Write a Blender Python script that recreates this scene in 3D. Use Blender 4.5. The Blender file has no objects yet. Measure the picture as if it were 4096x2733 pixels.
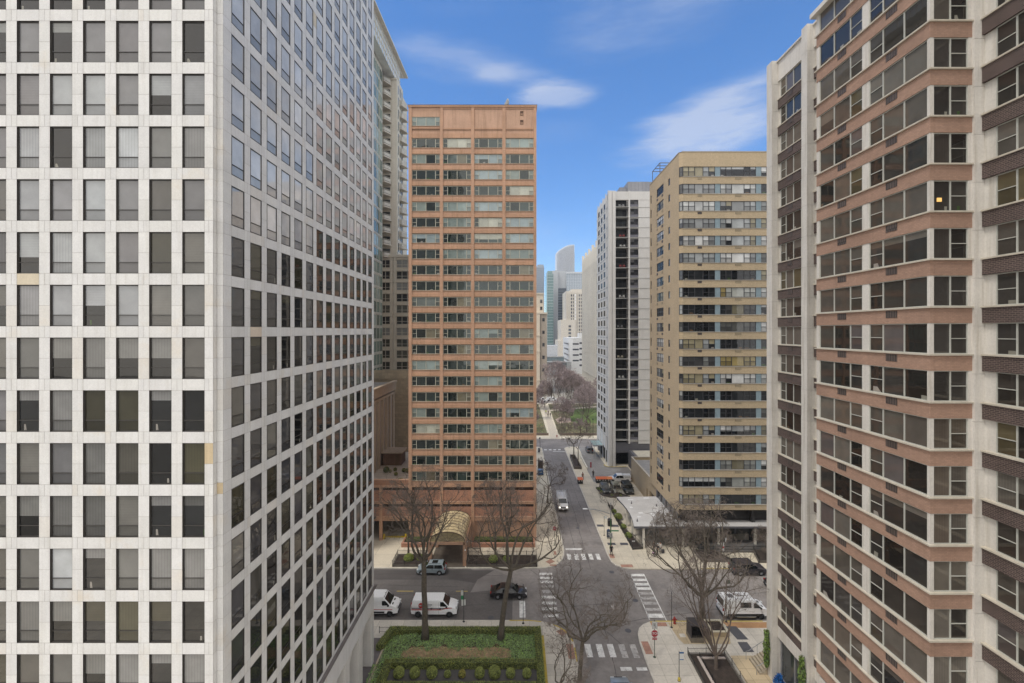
import bpy, bmesh, math, random
from mathutils import Vector, Matrix
random.seed(7)
C = bpy.context.scene.collection
sc = bpy.context.scene
R_ = math.radians
PI = math.pi
OFF = {}

# ------------------------------------------------------------------ mesh builder
class MB:
    def __init__(s):
        s.v = []; s.f = []; s.m = []; s.c = []; s.T = None; s.col = (1, 1, 1, 1); s.mi = 0; s.sm = False; s.s = []
    def P(s, p):
        if s.T is not None:
            p = s.T @ Vector(p)
        s.v.append((p[0], p[1], p[2])); return len(s.v) - 1
    def F(s, ids, col=None, mi=None):
        s.f.append(tuple(ids)); s.m.append(s.mi if mi is None else mi)
        s.c.append(col or s.col); s.s.append(s.sm)
    def quad(s, a, b, c, d, col=None, mi=None):
        s.F([s.P(a), s.P(b), s.P(c), s.P(d)], col, mi)
    def poly(s, pts, col=None, mi=None):
        s.F([s.P(p) for p in pts], col, mi)
    def box(s, x0, x1, y0, y1, z0, z1, col=None, mi=None, top=True, bot=True):
        if x1 < x0: x0, x1 = x1, x0
        if y1 < y0: y0, y1 = y1, y0
        i = [s.P(p) for p in ((x0,y0,z0),(x1,y0,z0),(x1,y1,z0),(x0,y1,z0),(x0,y0,z1),(x1,y0,z1),(x1,y1,z1),(x0,y1,z1))]
        fs = [(0,1,5,4),(1,2,6,5),(2,3,7,6),(3,0,4,7)]
        if top: fs.append((4,5,6,7))
        if bot: fs.append((3,2,1,0))
        for f in fs: s.F([i[k] for k in f], col, mi)
    def prism(s, poly, z0, z1, col=None, mi=None, side_mi=None, bot=True):
        n = len(poly)
        a = sum(poly[i][0]*poly[(i+1)%n][1]-poly[(i+1)%n][0]*poly[i][1] for i in range(n))
        if a < 0: poly = poly[::-1]
        lo = [s.P((p[0],p[1],z0)) for p in poly]; hi = [s.P((p[0],p[1],z1)) for p in poly]
        s.F(hi, col, mi)
        if bot: s.F(lo[::-1], col, mi)
        for i in range(n):
            j = (i+1)%n
            s.F([lo[i],lo[j],hi[j],hi[i]], col, side_mi if side_mi is not None else mi)
    def tube(s, pts, rad, n=6, cap=True, col=None, mi=None):
        prev = None; ref = Vector((0,0,1)); N = len(pts); first = None
        pts = [Vector(p) for p in pts]
        for i, p in enumerate(pts):
            d = (pts[min(i+1,N-1)] - pts[max(i-1,0)])
            if d.length < 1e-9: d = Vector((0,0,1))
            d.normalize()
            if i == 0:
                ref = Vector((1,0,0)) if abs(d.z) > .9 else Vector((0,0,1))
                u = d.cross(ref).normalized()
            else:
                u = (u - d*u.dot(d))
                if u.length < 1e-6: u = d.orthogonal()
                u.normalize()
            w = d.cross(u)
            r = rad[i] if isinstance(rad, (list, tuple)) else rad
            ring = [s.P(p + (u*math.cos(2*PI*k/n) + w*math.sin(2*PI*k/n))*r) for k in range(n)]
            if prev:
                for k in range(n):
                    s.F([prev[k],prev[(k+1)%n],ring[(k+1)%n],ring[k]], col, mi)
            else: first = ring
            prev = ring
        if cap and n > 2:
            s.F(prev, col, mi); s.F(first[::-1], col, mi)
    def cyl(s, x, y, z0, z1, r, n=12, r2=None, col=None, mi=None):
        s.tube([(x,y,z0),(x,y,z1)], [r, r if r2 is None else r2], n, True, col, mi)
    def lathe(s, prof, x=0, y=0, n=16, sx=1, sy=1, col=None, mi=None):
        prev = None
        for r, z in prof:
            ring = [s.P((x+r*sx*math.cos(2*PI*k/n), y+r*sy*math.sin(2*PI*k/n), z)) for k in range(n)]
            if prev:
                for k in range(n): s.F([prev[k],prev[(k+1)%n],ring[(k+1)%n],ring[k]], col, mi)
            else: s.F(ring[::-1], col, mi)
            prev = ring
        s.F(prev, col, mi)
    def sphere(s, c, r, n=8, m=5, sz=1, col=None, mi=None):
        prof = [(max(1e-4, r*math.sin(PI*i/m)), c[2]-r*sz*math.cos(PI*i/m)) for i in range(m+1)]
        s.lathe(prof, c[0], c[1], n, col=col, mi=mi)
    def mesh(s, name, mats, off=(0,0,0)):
        me = bpy.data.meshes.new(name)
        me.from_pydata([(a-off[0],b-off[1],c-off[2]) for a,b,c in s.v], [], s.f)
        for m in mats: me.materials.append(m)
        me.polygons.foreach_set('material_index', s.m)
        me.polygons.foreach_set('use_smooth', s.s)
        ca = me.color_attributes.new('Col', 'FLOAT_COLOR', 'CORNER')
        buf = []
        for f, c in zip(s.f, s.c):
            c = tuple(c) if len(c) == 4 else (c[0],c[1],c[2],1)
            buf.extend(c*len(f))
        ca.data.foreach_set('color', buf)
        me.update()
        return me

def tag(o, label=None, cat=None, group=None, kind=None):
    if label: o['label'] = label
    if cat: o['category'] = cat
    if group: o['group'] = group
    if kind: o['kind'] = kind
    return o
def thing(name, loc=(0,0,0), rz=0, label=None, cat=None, group=None):
    o = bpy.data.objects.new(name, None); C.objects.link(o)
    o.location = loc; o.rotation_euler[2] = rz; o.empty_display_size = .3
    OFF[o.name] = tuple(loc) if rz == 0 else (0,0,0)
    tag(o, label, cat, group); return o
def obj(name, mb, mats, parent=None, local=False, bevel=0, smooth=False, seg=2):
    """link a builder (or mesh) as one object; world coordinates unless local"""
    if not isinstance(mats, (list, tuple)): mats = [mats]
    off = (0,0,0)
    if parent is not None and not local: off = OFF[parent.name]
    me = mb if isinstance(mb, bpy.types.Mesh) else mb.mesh(name, mats, off)
    if smooth: me.polygons.foreach_set('use_smooth', [True]*len(me.polygons))
    o = bpy.data.objects.new(name, me); C.objects.link(o)
    if parent is not None: o.parent = parent
    OFF[o.name] = off
    if bevel:
        b = o.modifiers.new('b', 'BEVEL'); b.width = bevel; b.segments = seg; b.limit_method = 'ANGLE'; b.angle_limit = R_(28)
    return o
def single(name, mb, mats, label, cat, group=None, **k):
    """a thing that is one mesh; origin at its base centre"""
    xs=[p[0] for p in mb.v]; ys=[p[1] for p in mb.v]; zs=[p[2] for p in mb.v]
    c=((min(xs)+max(xs))/2,(min(ys)+max(ys))/2,min(zs))
    me=mb.mesh(name, mats if isinstance(mats,(list,tuple)) else [mats], c)
    o=obj(name, me, mats, **k); o.location=c; tag(o,label,cat,group); return o
def copy_tree(o, parent=None):
    c = o.copy(); C.objects.link(c)
    c.parent = parent
    for ch in [x for x in KIDS.get(o.name, [])]: copy_tree(ch, c)
    return c
KIDS = {}
def register(o):
    for x in list(bpy.data.objects):
        pass
def index_children():
    KIDS.clear()
    for x in bpy.data.objects:
        if x.parent is not None: KIDS.setdefault(x.parent.name, []).append(x)

# ------------------------------------------------------------------ materials
def nd(nt, t, **k):
    n = nt.nodes.new(t)
    for a, b in k.items():
        if a in n.inputs: n.inputs[a].default_value = b
        else: setattr(n, a, b)
    return n
def mixc(nt, a, b, fac, mode='MIX'):
    m = nt.nodes.new('ShaderNodeMix'); m.data_type = 'RGBA'; m.blend_type = mode
    for s, v in ((0, fac), (6, a), (7, b)):
        if hasattr(v, 'is_output') or isinstance(v, bpy.types.NodeSocket): nt.links.new(v, m.inputs[s])
        else: m.inputs[s].default_value = v if s == 0 else (v if len(v) == 4 else (*v, 1))
    return m.outputs[2]
def math_(nt, op, a, b=None, clamp=False):
    m = nt.nodes.new('ShaderNodeMath'); m.operation = op; m.use_clamp = clamp
    for i, v in enumerate((a, b)):
        if v is None: continue
        if isinstance(v, bpy.types.NodeSocket): nt.links.new(v, m.inputs[i])
        else: m.inputs[i].default_value = v
    return m.outputs[0]
def ramp(nt, f, p0, p1, c0=(0,0,0,1), c1=(1,1,1,1)):
    r = nt.nodes.new('ShaderNodeValToRGB'); nt.links.new(f, r.inputs[0])
    r.color_ramp.elements[0].position = p0; r.color_ramp.elements[1].position = p1
    r.color_ramp.elements[0].color = c0; r.color_ramp.elements[1].color = c1
    return r.outputs[0]
def noise(nt, vec, scale, detail=4, rough=.55):
    n = nd(nt, 'ShaderNodeTexNoise'); n.inputs['Scale'].default_value = scale
    n.inputs['Detail'].default_value = detail; n.inputs['Roughness'].default_value = rough
    nt.links.new(vec, n.inputs['Vector']); return n.outputs[0]
MATS = {}
def mat(name, col, rough=.75, metal=0, var=.12, scale=1.5, fine=.06, bump=0, bscale=30, attr=False, brick=None,
        stain=None, streak=0, spec=.5, alpha=1, emit=None, coat=0):
    """one procedural material: colour with two noise scales, optional bricks or joints, streaks and bump"""
    if name in MATS: return MATS[name]
    m = bpy.data.materials.new(name); m.use_nodes = True; nt = m.node_tree
    bs = nt.nodes['Principled BSDF']; L = nt.links
    tc = nt.nodes.new('ShaderNodeTexCoord'); ob = tc.outputs['Object']
    c = (*col, 1) if len(col) == 3 else col
    base = c
    if brick:
        b = nt.nodes.new('ShaderNodeTexBrick')
        sx = nt.nodes.new('ShaderNodeSeparateXYZ'); L.new(ob, sx.inputs[0])
        cx = nt.nodes.new('ShaderNodeCombineXYZ')
        if brick.get('flat'):
            L.new(sx.outputs[0], cx.inputs[0]); L.new(sx.outputs[1], cx.inputs[1])
        else:
            L.new(math_(nt, 'ADD', sx.outputs[0], sx.outputs[1]), cx.inputs[0]); L.new(sx.outputs[2], cx.inputs[1])
        L.new(cx.outputs[0], b.inputs['Vector'])
        b.inputs['Scale'].default_value = 1
        b.inputs['Brick Width'].default_value = brick['w']; b.inputs['Row Height'].default_value = brick['h']
        b.inputs['Mortar Size'].default_value = brick['m']; b.inputs['Mortar Smooth'].default_value = .2
        b.offset = brick.get('off', .5)
        k = brick.get('var', .12)
        b.inputs['Color1'].default_value = (c[0]*(1-k), c[1]*(1-k), c[2]*(1-k), 1)
        b.inputs['Color2'].default_value = (min(1,c[0]*(1+k)), min(1,c[1]*(1+k)), min(1,c[2]*(1+k)), 1)
        mc = brick['mc']; b.inputs['Mortar'].default_value = (*mc, 1)
        base = b.outputs[0]
    if attr:
        at = nt.nodes.new('ShaderNodeAttribute'); at.attribute_name = 'Col'
        base = mixc(nt, at.outputs[0], base, 1.0, 'MULTIPLY')
    n1 = noise(nt, ob, scale, 5)
    v1 = ramp(nt, n1, .3, .7, (1-var,)*3+(1,), (1+var*.6,)*3+(1,))
    base = mixc(nt, base, v1, 1.0, 'MULTIPLY')
    if fine:
        n2 = noise(nt, ob, scale*14, 3)
        v2 = ramp(nt, n2, .3, .7, (1-fine,)*3+(1,), (1+fine,)*3+(1,))
        base = mixc(nt, base, v2, 1.0, 'MULTIPLY')
    if streak:
        mp = nt.nodes.new('ShaderNodeMapping'); mp.inputs['Scale'].default_value = (2.2, 2.2, .12)
        L.new(ob, mp.inputs[0]); n3 = noise(nt, mp.outputs[0], 1.6, 4, .6)
        v3 = ramp(nt, n3, .5, .75, (1,1,1,1), (1-streak, 1-streak*1.1, 1-streak*1.3, 1))
        base = mixc(nt, base, v3, 1.0, 'MULTIPLY')
    if stain:
        n4 = noise(nt, ob, stain[1], 6, .6)
        f = ramp(nt, n4, stain[2], stain[2]+.12)
        base = mixc(nt, base, stain[0], math_(nt, 'MULTIPLY', f, stain[3] if len(stain) > 3 else .6))
    L.new(base, bs.inputs['Base Color'])
    bs.inputs['Roughness'].default_value = rough; bs.inputs['Metallic'].default_value = metal
    bs.inputs['Specular IOR Level'].default_value = spec
    if coat: bs.inputs['Coat Weight'].default_value = coat; bs.inputs['Coat Roughness'].default_value = .06
    if alpha < 1: bs.inputs['Alpha'].default_value = alpha
    if emit:
        bs.inputs['Emission Color'].default_value = (*emit[0], 1); bs.inputs['Emission Strength'].default_value = emit[1]
    if bump:
        bp = nt.nodes.new('ShaderNodeBump'); bp.inputs['Strength'].default_value = bump; bp.inputs['Distance'].default_value = .03
        L.new(noise(nt, ob, bscale, 4), bp.inputs['Height']); L.new(bp.outputs[0], bs.inputs['Normal'])
    MATS[name] = m; return m

def glass(name, tint=(1,.95,.88), ior=1.75, wav=.05, wscale=.7, rough=.02, fold=True, dim=1):
    """window glass over whatever hangs behind it: Col is the blind, curtain, dark room or a painted-in reflection, its alpha chooses slats or folds"""
    m = bpy.data.materials.new(name); m.use_nodes = True; nt = m.node_tree; L = nt.links
    nt.nodes.remove(nt.nodes['Principled BSDF']); out = nt.nodes['Material Output']
    tc = nt.nodes.new('ShaderNodeTexCoord'); ob = tc.outputs['Object']
    ge = nt.nodes.new('ShaderNodeNewGeometry'); pos = ge.outputs['Position']
    at = nt.nodes.new('ShaderNodeAttribute'); at.attribute_name = 'Col'
    base = at.outputs[0]
    n1 = ramp(nt, noise(nt, pos, 1.1, 4), .3, .75, (.86,)*3+(1,), (1.12,)*3+(1,))
    base = mixc(nt, base, n1, 1.0, 'MULTIPLY')
    if fold:
        sx = nt.nodes.new('ShaderNodeSeparateXYZ'); L.new(ob, sx.inputs[0])
        w1 = math_(nt, 'SINE', math_(nt, 'MULTIPLY', sx.outputs[0], 42)); w2 = math_(nt, 'SINE', math_(nt, 'MULTIPLY', sx.outputs[2], 75))
        a = at.outputs['Alpha']
        fv = math_(nt, 'MULTIPLY', w1, math_(nt, 'GREATER_THAN', a, .8)); 
        sv = math_(nt, 'MULTIPLY', w2, math_(nt, 'MULTIPLY', math_(nt, 'GREATER_THAN', a, .4), math_(nt, 'LESS_THAN', a, .6)))
        k = math_(nt, 'ADD', math_(nt, 'MULTIPLY', math_(nt, 'ADD', fv, sv), .07), 1.0)
        vm = nt.nodes.new('ShaderNodeVectorMath'); vm.operation = 'SCALE'
        L.new(base, vm.inputs[0]); L.new(k, vm.inputs['Scale']); base = vm.outputs[0]
    df = nd(nt, 'ShaderNodeBsdfDiffuse'); L.new(base, df.inputs[0])
    gl = nd(nt, 'ShaderNodeBsdfGlossy'); gl.inputs[0].default_value = (*tint, 1); gl.inputs['Roughness'].default_value = rough
    bp = nt.nodes.new('ShaderNodeBump'); bp.inputs['Strength'].default_value = wav; bp.inputs['Distance'].default_value = .06
    L.new(noise(nt, pos, wscale, 2, .4), bp.inputs['Height']); L.new(bp.outputs[0], gl.inputs['Normal'])
    fr = nt.nodes.new('ShaderNodeFresnel'); fr.inputs['IOR'].default_value = ior
    mx = nt.nodes.new('ShaderNodeMixShader'); L.new(fr.outputs[0], mx.inputs[0]); L.new(df.outputs[0], mx.inputs[1]); L.new(gl.outputs[0], mx.inputs[2])
    L.new(mx.outputs[0], out.inputs['Surface']); MATS[name] = m; return m

# ------------------------------------------------------------------ facades and windows
class Fac:
    """a wall plane: u runs along it, d outward, z up. rot 0 faces -Y, 90 faces +X, -90 faces -X"""
    def __init__(s, x, y, deg):
        s.deg = deg; s.o = (x, y); s.M = Matrix.Translation((x, y, 0)) @ Matrix.Rotation(R_(deg), 4, 'Z')
    def p(s, u, d, z): return s.M @ Vector((u, -d, z))
    def box(s, mb, u0, u1, d0, d1, z0, z1, col=None, mi=None):
        old = mb.T; mb.T = s.M; mb.box(u0, u1, -d1, -d0, z0, z1, col, mi); mb.T = old
    def quad(s, mb, u0, u1, d, z0, z1, col=None, mi=None):
        mb.F([mb.P(s.p(u0,d,z0)), mb.P(s.p(u1,d,z0)), mb.P(s.p(u1,d,z1)), mb.P(s.p(u0,d,z1))], col, mi)
    def reveal(s, mb, u0, u1, z0, z1, d0, d1, col=None, mi=None):
        P = lambda u,d,z: mb.P(s.p(u,d,z))
        mb.F([P(u0,d1,z0),P(u0,d0,z0),P(u0,d0,z1),P(u0,d1,z1)][::-1], col, mi)
        mb.F([P(u1,d1,z0),P(u1,d0,z0),P(u1,d0,z1),P(u1,d1,z1)], col, mi)
        mb.F([P(u0,d1,z0),P(u1,d1,z0),P(u1,d0,z0),P(u0,d0,z0)][::-1], col, mi)
        mb.F([P(u0,d1,z1),P(u1,d1,z1),P(u1,d0,z1),P(u0,d0,z1)], col, mi)

def cell_frames(mb, w, h, cells, fw, dep, thick, rail=.27, tf=.7):
    # local: x 0..w, z 0..h, outward -y
    y0, y1 = -thick, .0
    mb.box(0, w, y0, y1, 0, fw); mb.box(0, w, y0, y1, h-fw, h)
    mb.box(0, fw, y0, y1, fw, h-fw); mb.box(w-fw, w, y0, y1, fw, h-fw)
    for i, (a, b, k) in enumerate(cells):
        if i: mb.box(a*w-fw*tf, a*w+fw*tf, y0-.004, y1, fw, h-fw)
        za = None
        if k == 'D': za = h*.5
        if k == 'T': za = h*rail
        if za: mb.box(max(a*w, fw)+.001, min(b*w, w-fw)-.001, y0+.006, y1, za-fw*.42, za+fw*.42)
def pane_mesh(name, w, h, cells, gm, rnd, pal, pdark=.35, rail=.27, dark=(.012,.013,.014), y=.0, full=False):
    mb = MB()
    mode = rnd.random()
    blind = rnd.choice(pal); full = rnd.random()
    alpha = rnd.choice((0,0,.5,1))
    drop0 = 1 if full and (pdark < 0 or rnd.random() < .85) else rnd.choice((.25,.45,.6,1,1,1))
    for (a, b, k) in cells:
        x0, x1 = a*w, b*w
        bl = blind if rnd.random() < .75 else rnd.choice(pal)
        j = rnd.uniform(.85, 1.15)
        bl = (bl[0]*j, bl[1]*j, bl[2]*j, alpha)
        jd = rnd.uniform(.6, 2.4); dk = tuple(q*jd for q in dark)+(0,)
        drop = 0 if mode < pdark else (drop0 if pdark < 0 or rnd.random() < .8 else rnd.choice((.5, 1, 0)))
        zc = h*(1-drop)
        segs = []
        if drop > 0: segs.append((zc, h, bl))
        if zc > 0: segs.append((0, zc, dk))
        if k in 'DT':
            zr = h*(.5 if k == 'D' else rail)
            out = []
            for z0, z1, cc in segs:
                if z0 < zr < z1:
                    low = tuple(q*(.62 if cc is bl else 1) for q in cc[:3])+(cc[3],)
                    out += [(zr, z1, cc), (z0, zr, low)]
                else: out.append((z0, z1, cc))
            segs = out
        for z0, z1, cc in segs:
            mb.quad((x0,y,z0),(x1,y,z0),(x1,y,z1),(x0,y,z1), cc)
        if drop < .6 and rnd.random() < .5:   # something standing on the window sill inside
            q = rnd.uniform(x0, x1-.1*w); hh = rnd.uniform(.08, .22)*h
            cc = rnd.choice(((.25,.24,.2,0),(.05,.09,.03,0),(.3,.28,.25,0),(.12,.08,.05,0)))
            mb.quad((q,y-.003,0.03*h),(min(x1,q+w*rnd.uniform(.06,.16)),y-.003,.03*h),(min(x1,q+w*.08),y-.003,hh),(q,y-.003,hh), cc)
    return mb.mesh(name, [gm])
class WinType:
    def __init__(s, w, h, cells, fw, fmat, gmat, pal, n=8, seed=1, pdark=.35, thick=.05, rail=.27, sill=0, fname='window', dark=(.012,.013,.014), full=False):
        s.w, s.h = w, h
        mb = MB(); cell_frames(mb, w, h, cells, fw, 0, thick, rail)
        if sill: mb.box(-.04, w+.04, -sill, 0, -.06, 0)
        s.fm = mb.mesh('window', [fmat]); rnd = random.Random(seed)
        s.pm = [pane_mesh('pane', w, h, cells, gmat, rnd, pal, pdark, rail, dark, 0.0, full) for _ in range(n)]
        s.rnd = rnd; s.fmb = mb; s.fmat = fmat; s.g = gmat
    def add(s, fac, u, d, z, root, label=None, var=None, name='window'):
        """frame part with a pane sub-part, placed with its lower left corner at (u,d,z)"""
        o = bpy.data.objects.new(name, s.fm); C.objects.link(o); o.parent = root
        p = fac.p(u, d, z); off = OFF[root.name]
        o.location = (p[0]-off[0], p[1]-off[1], p[2]-off[2]); o.rotation_euler[2] = R_(fac.deg)
        if label: o['label'] = label
        q = bpy.data.objects.new('pane', s.rnd.choice(s.pm) if var is None else s.pm[var]); C.objects.link(q); q.parent = o
        q.location = (0, -.012, 0)
        return o
def merge_windows(name, lst, root):
    """the many windows past the first hundred, as one part: lst of (wintype, fac, u, d, z)"""
    v=[];f=[];mi=[];cols=[]; mats=[]
    def put(me, M):
        n=len(v); idx=[]
        for m in me.materials:
            if m not in mats: mats.append(m)
            idx.append(mats.index(m))
        for a in me.vertices: v.append(tuple(M@a.co))
        ca=me.color_attributes['Col'].data
        for p in me.polygons:
            f.append(tuple(n+i for i in p.vertices)); mi.append(idx[p.material_index])
            cols.extend([tuple(ca[l].color) for l in p.loop_indices])
    off=Vector(OFF[root.name])
    for wt,fac,u,d,z in lst:
        M=Matrix.Translation(fac.p(u,d,z)-off)@Matrix.Rotation(R_(fac.deg),4,'Z')
        put(wt.fm, M); put(wt.rnd.choice(wt.pm), M@Matrix.Translation((0,-.012,0)))
    me=bpy.data.meshes.new(name); me.from_pydata(v,[],f)
    for m in mats: me.materials.append(m)
    me.polygons.foreach_set('material_index',mi)
    ca=me.color_attributes.new('Col','FLOAT_COLOR','CORNER'); ca.data.foreach_set('color',[x for c in cols for x in c])
    me.update(); o=obj(name,me,[],root); o['kind']='stuff'; return o

# ------------------------------------------------------------------ shared materials
m_trav = mat('travertine', (.76,.75,.735), .6, attr=True, var=.07, scale=.9, fine=.05, streak=.10, bump=.1, bscale=18, stain=((.60,.50,.36,1), .45, .60, .35))
m_joint = mat('panel joint', (.50,.47,.43), .9)
m_bronze = mat('dark bronze frame', (.05,.045,.04), .45)
m_orange = mat('orange precast', (.54,.325,.212), .8, attr=True, var=.13, scale=.4, fine=.05, streak=.24, bump=.1)
m_goldframe = mat('olive gold window frame', (.47,.46,.37), .5)
m_cream = mat('cream concrete', (.72,.68,.59), .8, var=.08, scale=.5, streak=.08)
m_tan = mat('tan brick', (.52,.405,.255), .85, attr=True, var=.08, scale=.3, fine=.05, brick=dict(w=.21,h=.07,m=.006,mc=(.42,.35,.26),var=.1), streak=.06)
m_darkframe = mat('dark grey frame', (.045,.045,.05), .5)
m_bluepanel = mat('grey blue panel', (.24,.32,.36), .6)
m_white = mat('white painted concrete', (.655,.62,.565), .75, var=.08, scale=.5, streak=.24, stain=((.35,.3,.25,1),.5,.66,.35), bump=.08)
m_wframe = mat('off white window frame', (.50,.50,.45), .5)
m_pinkbrick = mat('salmon brick', (.385,.24,.172), .85, var=.14, scale=.35, fine=.06, brick=dict(w=.22,h=.09,m=.012,mc=(.32,.205,.15),var=.09), streak=.06)
m_brownbrick = mat('brown brick', (.060,.040,.036), .85, var=.15, scale=.5, brick=dict(w=.26,h=.10,m=.016,mc=(.175,.13,.11),var=.3))
m_grille = mat('dark grille', (.07,.055,.05), .6)
m_grey = mat('pale grey concrete', (.66,.65,.63), .8, var=.06, scale=.4, streak=.08)
m_grey2 = mat('grey pier concrete', (.44,.44,.445), .8, var=.06, scale=.4, streak=.08)
m_dgrey = mat('dark grey metal', (.12,.12,.135), .6)
m_black = mat('black paint', (.012,.012,.013), .5, var=.05)
m_steel = mat('galvanised steel', (.4,.4,.4), .4, metal=.7)
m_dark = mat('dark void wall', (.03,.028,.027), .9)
m_roofgrey = mat('roof membrane', (.30,.29,.28), .9, var=.15, scale=.8)
g_near = glass('window glass', wav=.04)
g_orange = glass('wavy window glass', tint=(.95,1,.97), wav=.14, wscale=.9, ior=1.8)
g_right = glass('bronze window glass', tint=(1,.93,.85), ior=1.62, wav=.05)
g_clear = glass('dark window glass', tint=(.95,.97,1), ior=1.6, wav=.05)
g_curtain = glass('curtain wall glass', tint=(.85,1,.98), ior=1.9, wav=.03, fold=False)
g_dull = glass('dull window glass', tint=(.95,.97,1), ior=1.22, wav=.05)
g_car = glass('car glass', tint=(1,1,1), ior=1.6, wav=0, fold=False)
# ================================================================== WHITE TRAVERTINE TOWER (left)
rw = random.Random(3)
W = thing('apartment_tower', (-30, 35, 0), label='white travertine tower with a grid of small dark windows filling the left side', cat='building')
FX, FY, FN = -15.3, 22.83, 23.12
fl = 2.716; Z0 = 51.47
PW_, PH = 1.14, 2.13
front = Fac(0, FY, 0); side = Fac(FX, 0, 90)
wall = MB()
def tint():
    j = rw.uniform(.95, 1.03); r = rw.random()
    if r < .0008: return (.90, .80, .62, 1)
    if r < .05: return (j, j*.975, j*.93, 1)
    return (j, j, j*rw.uniform(.98, 1), 1)
G_ = .007
def panel(fac, u0, u1, z0, z1, c=None):
    fac.quad(wall, u0, u1, -.012, z0, z1, mi=1)
    fac.quad(wall, u0+G_, u1-G_, 0, z0+G_, z1-G_, c or tint())
def wall_grid(fac, lefts, w, ztops, uend, ustart=None, skip_left=False):
    """travertine round each window; lefts = left edges of windows; panels fill to uend"""
    for zt in ztops:
        zb = zt - PH; sb = zt - fl        # sb = top of the window below
        us = list(lefts)
        if ustart is not None: panel(fac, ustart, us[0], zb, (zb+zt)/2); panel(fac, ustart, us[0], (zb+zt)/2, zt); panel(fac, ustart, us[0], sb, zb)
        for i, u in enumerate(us):
            nx = us[i+1] if i+1 < len(us) else uend
            a, b = u, u+w
            fac.reveal(wall, a, b, zb, zt, 0, -.12 if fac is front else -.05, None, 2)
            zm = (zb+zt)/2
            bei = (.86,.70,.46,1); kk = round((Z0-zt)/fl)
            panel(fac, b, nx, zb, zm); panel(fac, b, nx, zm, zt, bei if fac is front and kk == 8 and i == len(us)-1 else None)
            panel(fac, a, b, sb, zb, (.95,.82,.68,1) if fac is side and kk == 5 and i == 1 else None)
            if nx-b > .4:
                m = (b+nx)/2; panel(fac, b, m, sb, zb); panel(fac, m, nx, sb, zb)
            else: panel(fac, b, nx, sb, zb)
ztops = [Z0 - fl*k for k in range(-9, 16)]
flefts = [-25.72 - 1.697*k for k in range(6, 0, -1)] + [-25.72 + 1.703*k for k in range(6)]
slefts = [23.80 + 1.685*k for k in range(14)]
SWD = 1.13
wall_grid(front, flefts, PW_, ztops, -15.62, ustart=-36.6)
wall_grid(side, slefts, SWD, ztops, 47.5, ustart=FN)
ztop = ztops[0]
# the notch at the corner
zb_ = ztops[-1]-fl
n1 = Fac(-15.62, 0, 90); n2 = Fac(0, FN, 0)
for zt in ztops:
    for a, b in ((zt-PH, zt-PH/2), (zt-PH/2, zt), (zt-fl, zt-PH)):
        panel(n1, FY, FN, a, b); panel(n2, -15.62, FX, a, b, (.86,.70,.46,1) if (abs(zt-Z0+fl*8) < .1 and a < zt-PH-.1) else None)
# top band, lower band, solid behind
for fac, u0, u1 in ((front, -36.6, -15.62), (side, FN, 47.5)):
    fac.box(wall, u0, u1, -.3, -.001, ztop, ztop+2.5); fac.box(wall, u0, u1, -.3, -.001, 5.8, zb_ - .001)
wall.box(-36.6, -15.7, FN+.2, 47.45, ztop+1.5, ztop+1.9)
wall.box(-36.6, -15.9, 47.2, 47.5, 5.8, ztop+2.4); wall.box(-36.6, -36.3, FY, 47.2, 0, ztop+2.4)
wall.box(-36.3, -15.6, FY+.3, 47.2, 5.8, 6.0)
obj('wall', wall, [m_trav, m_joint, m_bronze], W)
lg = MB(); lg.box(FX-.2, FX+.22, FN, 47.75, 8.05, 8.3)
obj('ledge', lg, mat('weathered stone ledge', (.17,.15,.145), .8, var=.2), W)
for k in range(8):
    yb = 47.0 - 3.43*k; p = MB()
    y0, y1 = yb-(.55 if k else .2), yb+.5
    p.box(FX-1.5, FX+.003, y0, y1, 0.1, 5.8, (.97,.95,.92,1))
    # splayed haunch at the top of the opening
    p.T = None
    if k:
        a = yb+.5
        p.poly([(FX+.002,a,5.8),(FX+.002,a,5.1),(FX+.002,a+.7,5.8)][::-1], (.97,.95,.92,1)); p.poly([(FX-1.5,a,5.1),(FX-1.5,a+.7,5.8),(FX+.002,a+.7,5.8),(FX+.002,a,5.1)], (.97,.95,.92,1))
    obj('pillar', p, [m_trav], W)
rec = MB(); rec.box(-36, -19.5, 24, 46, .1, 5.8)
obj('lobby_wall', rec, mat('dark lobby glass', (.05,.055,.06), .15), W)
wp_light = [(.33,.33,.335),(.27,.27,.28),(.42,.43,.44),(.50,.52,.53),(.24,.23,.235),(.2,.2,.21)]
wp_dark = [(.14,.135,.12),(.10,.095,.085),(.2,.19,.17),(.07,.07,.075),(.16,.16,.165),(.055,.052,.035)]
wtF = WinType(PW_, PH, [(0,1,'T')], .045, m_bronze, g_near, [(.24,.24,.245),(.20,.195,.2),(.28,.29,.30),(.34,.355,.36),(.19,.185,.19),(.22,.225,.215)], 16, 5, .04, thick=.05, full=True)  # upper-row greys have sky reflection painted into the pane colour
wtFd = WinType(PW_, PH, [(0,1,'T')], .045, m_bronze, g_near, wp_dark, 16, 6, .3, thick=.05)
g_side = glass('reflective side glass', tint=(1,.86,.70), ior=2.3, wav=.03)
wtS = WinType(SWD, PH, [(0,1,'T')], .045, m_bronze, g_side, [(.56,.56,.57),(.48,.48,.49),(.66,.67,.69),(.6,.6,.62)], 12, 15, -1, thick=.05, full=True)  # whitish pane colours stand in for bright sky reflections
wtSd = WinType(SWD, PH, [(0,1,'T')], .045, m_bronze, g_near, wp_dark, 14, 16, .25, thick=.05)
def wq(pal, s, pd, full, dk=(.012,.013,.014)): return WinType(PW_, PH, [(0,1,'T')], .045, m_bronze, g_near, pal, 12, s, pd, thick=.05, full=full, dark=dk)
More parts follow.
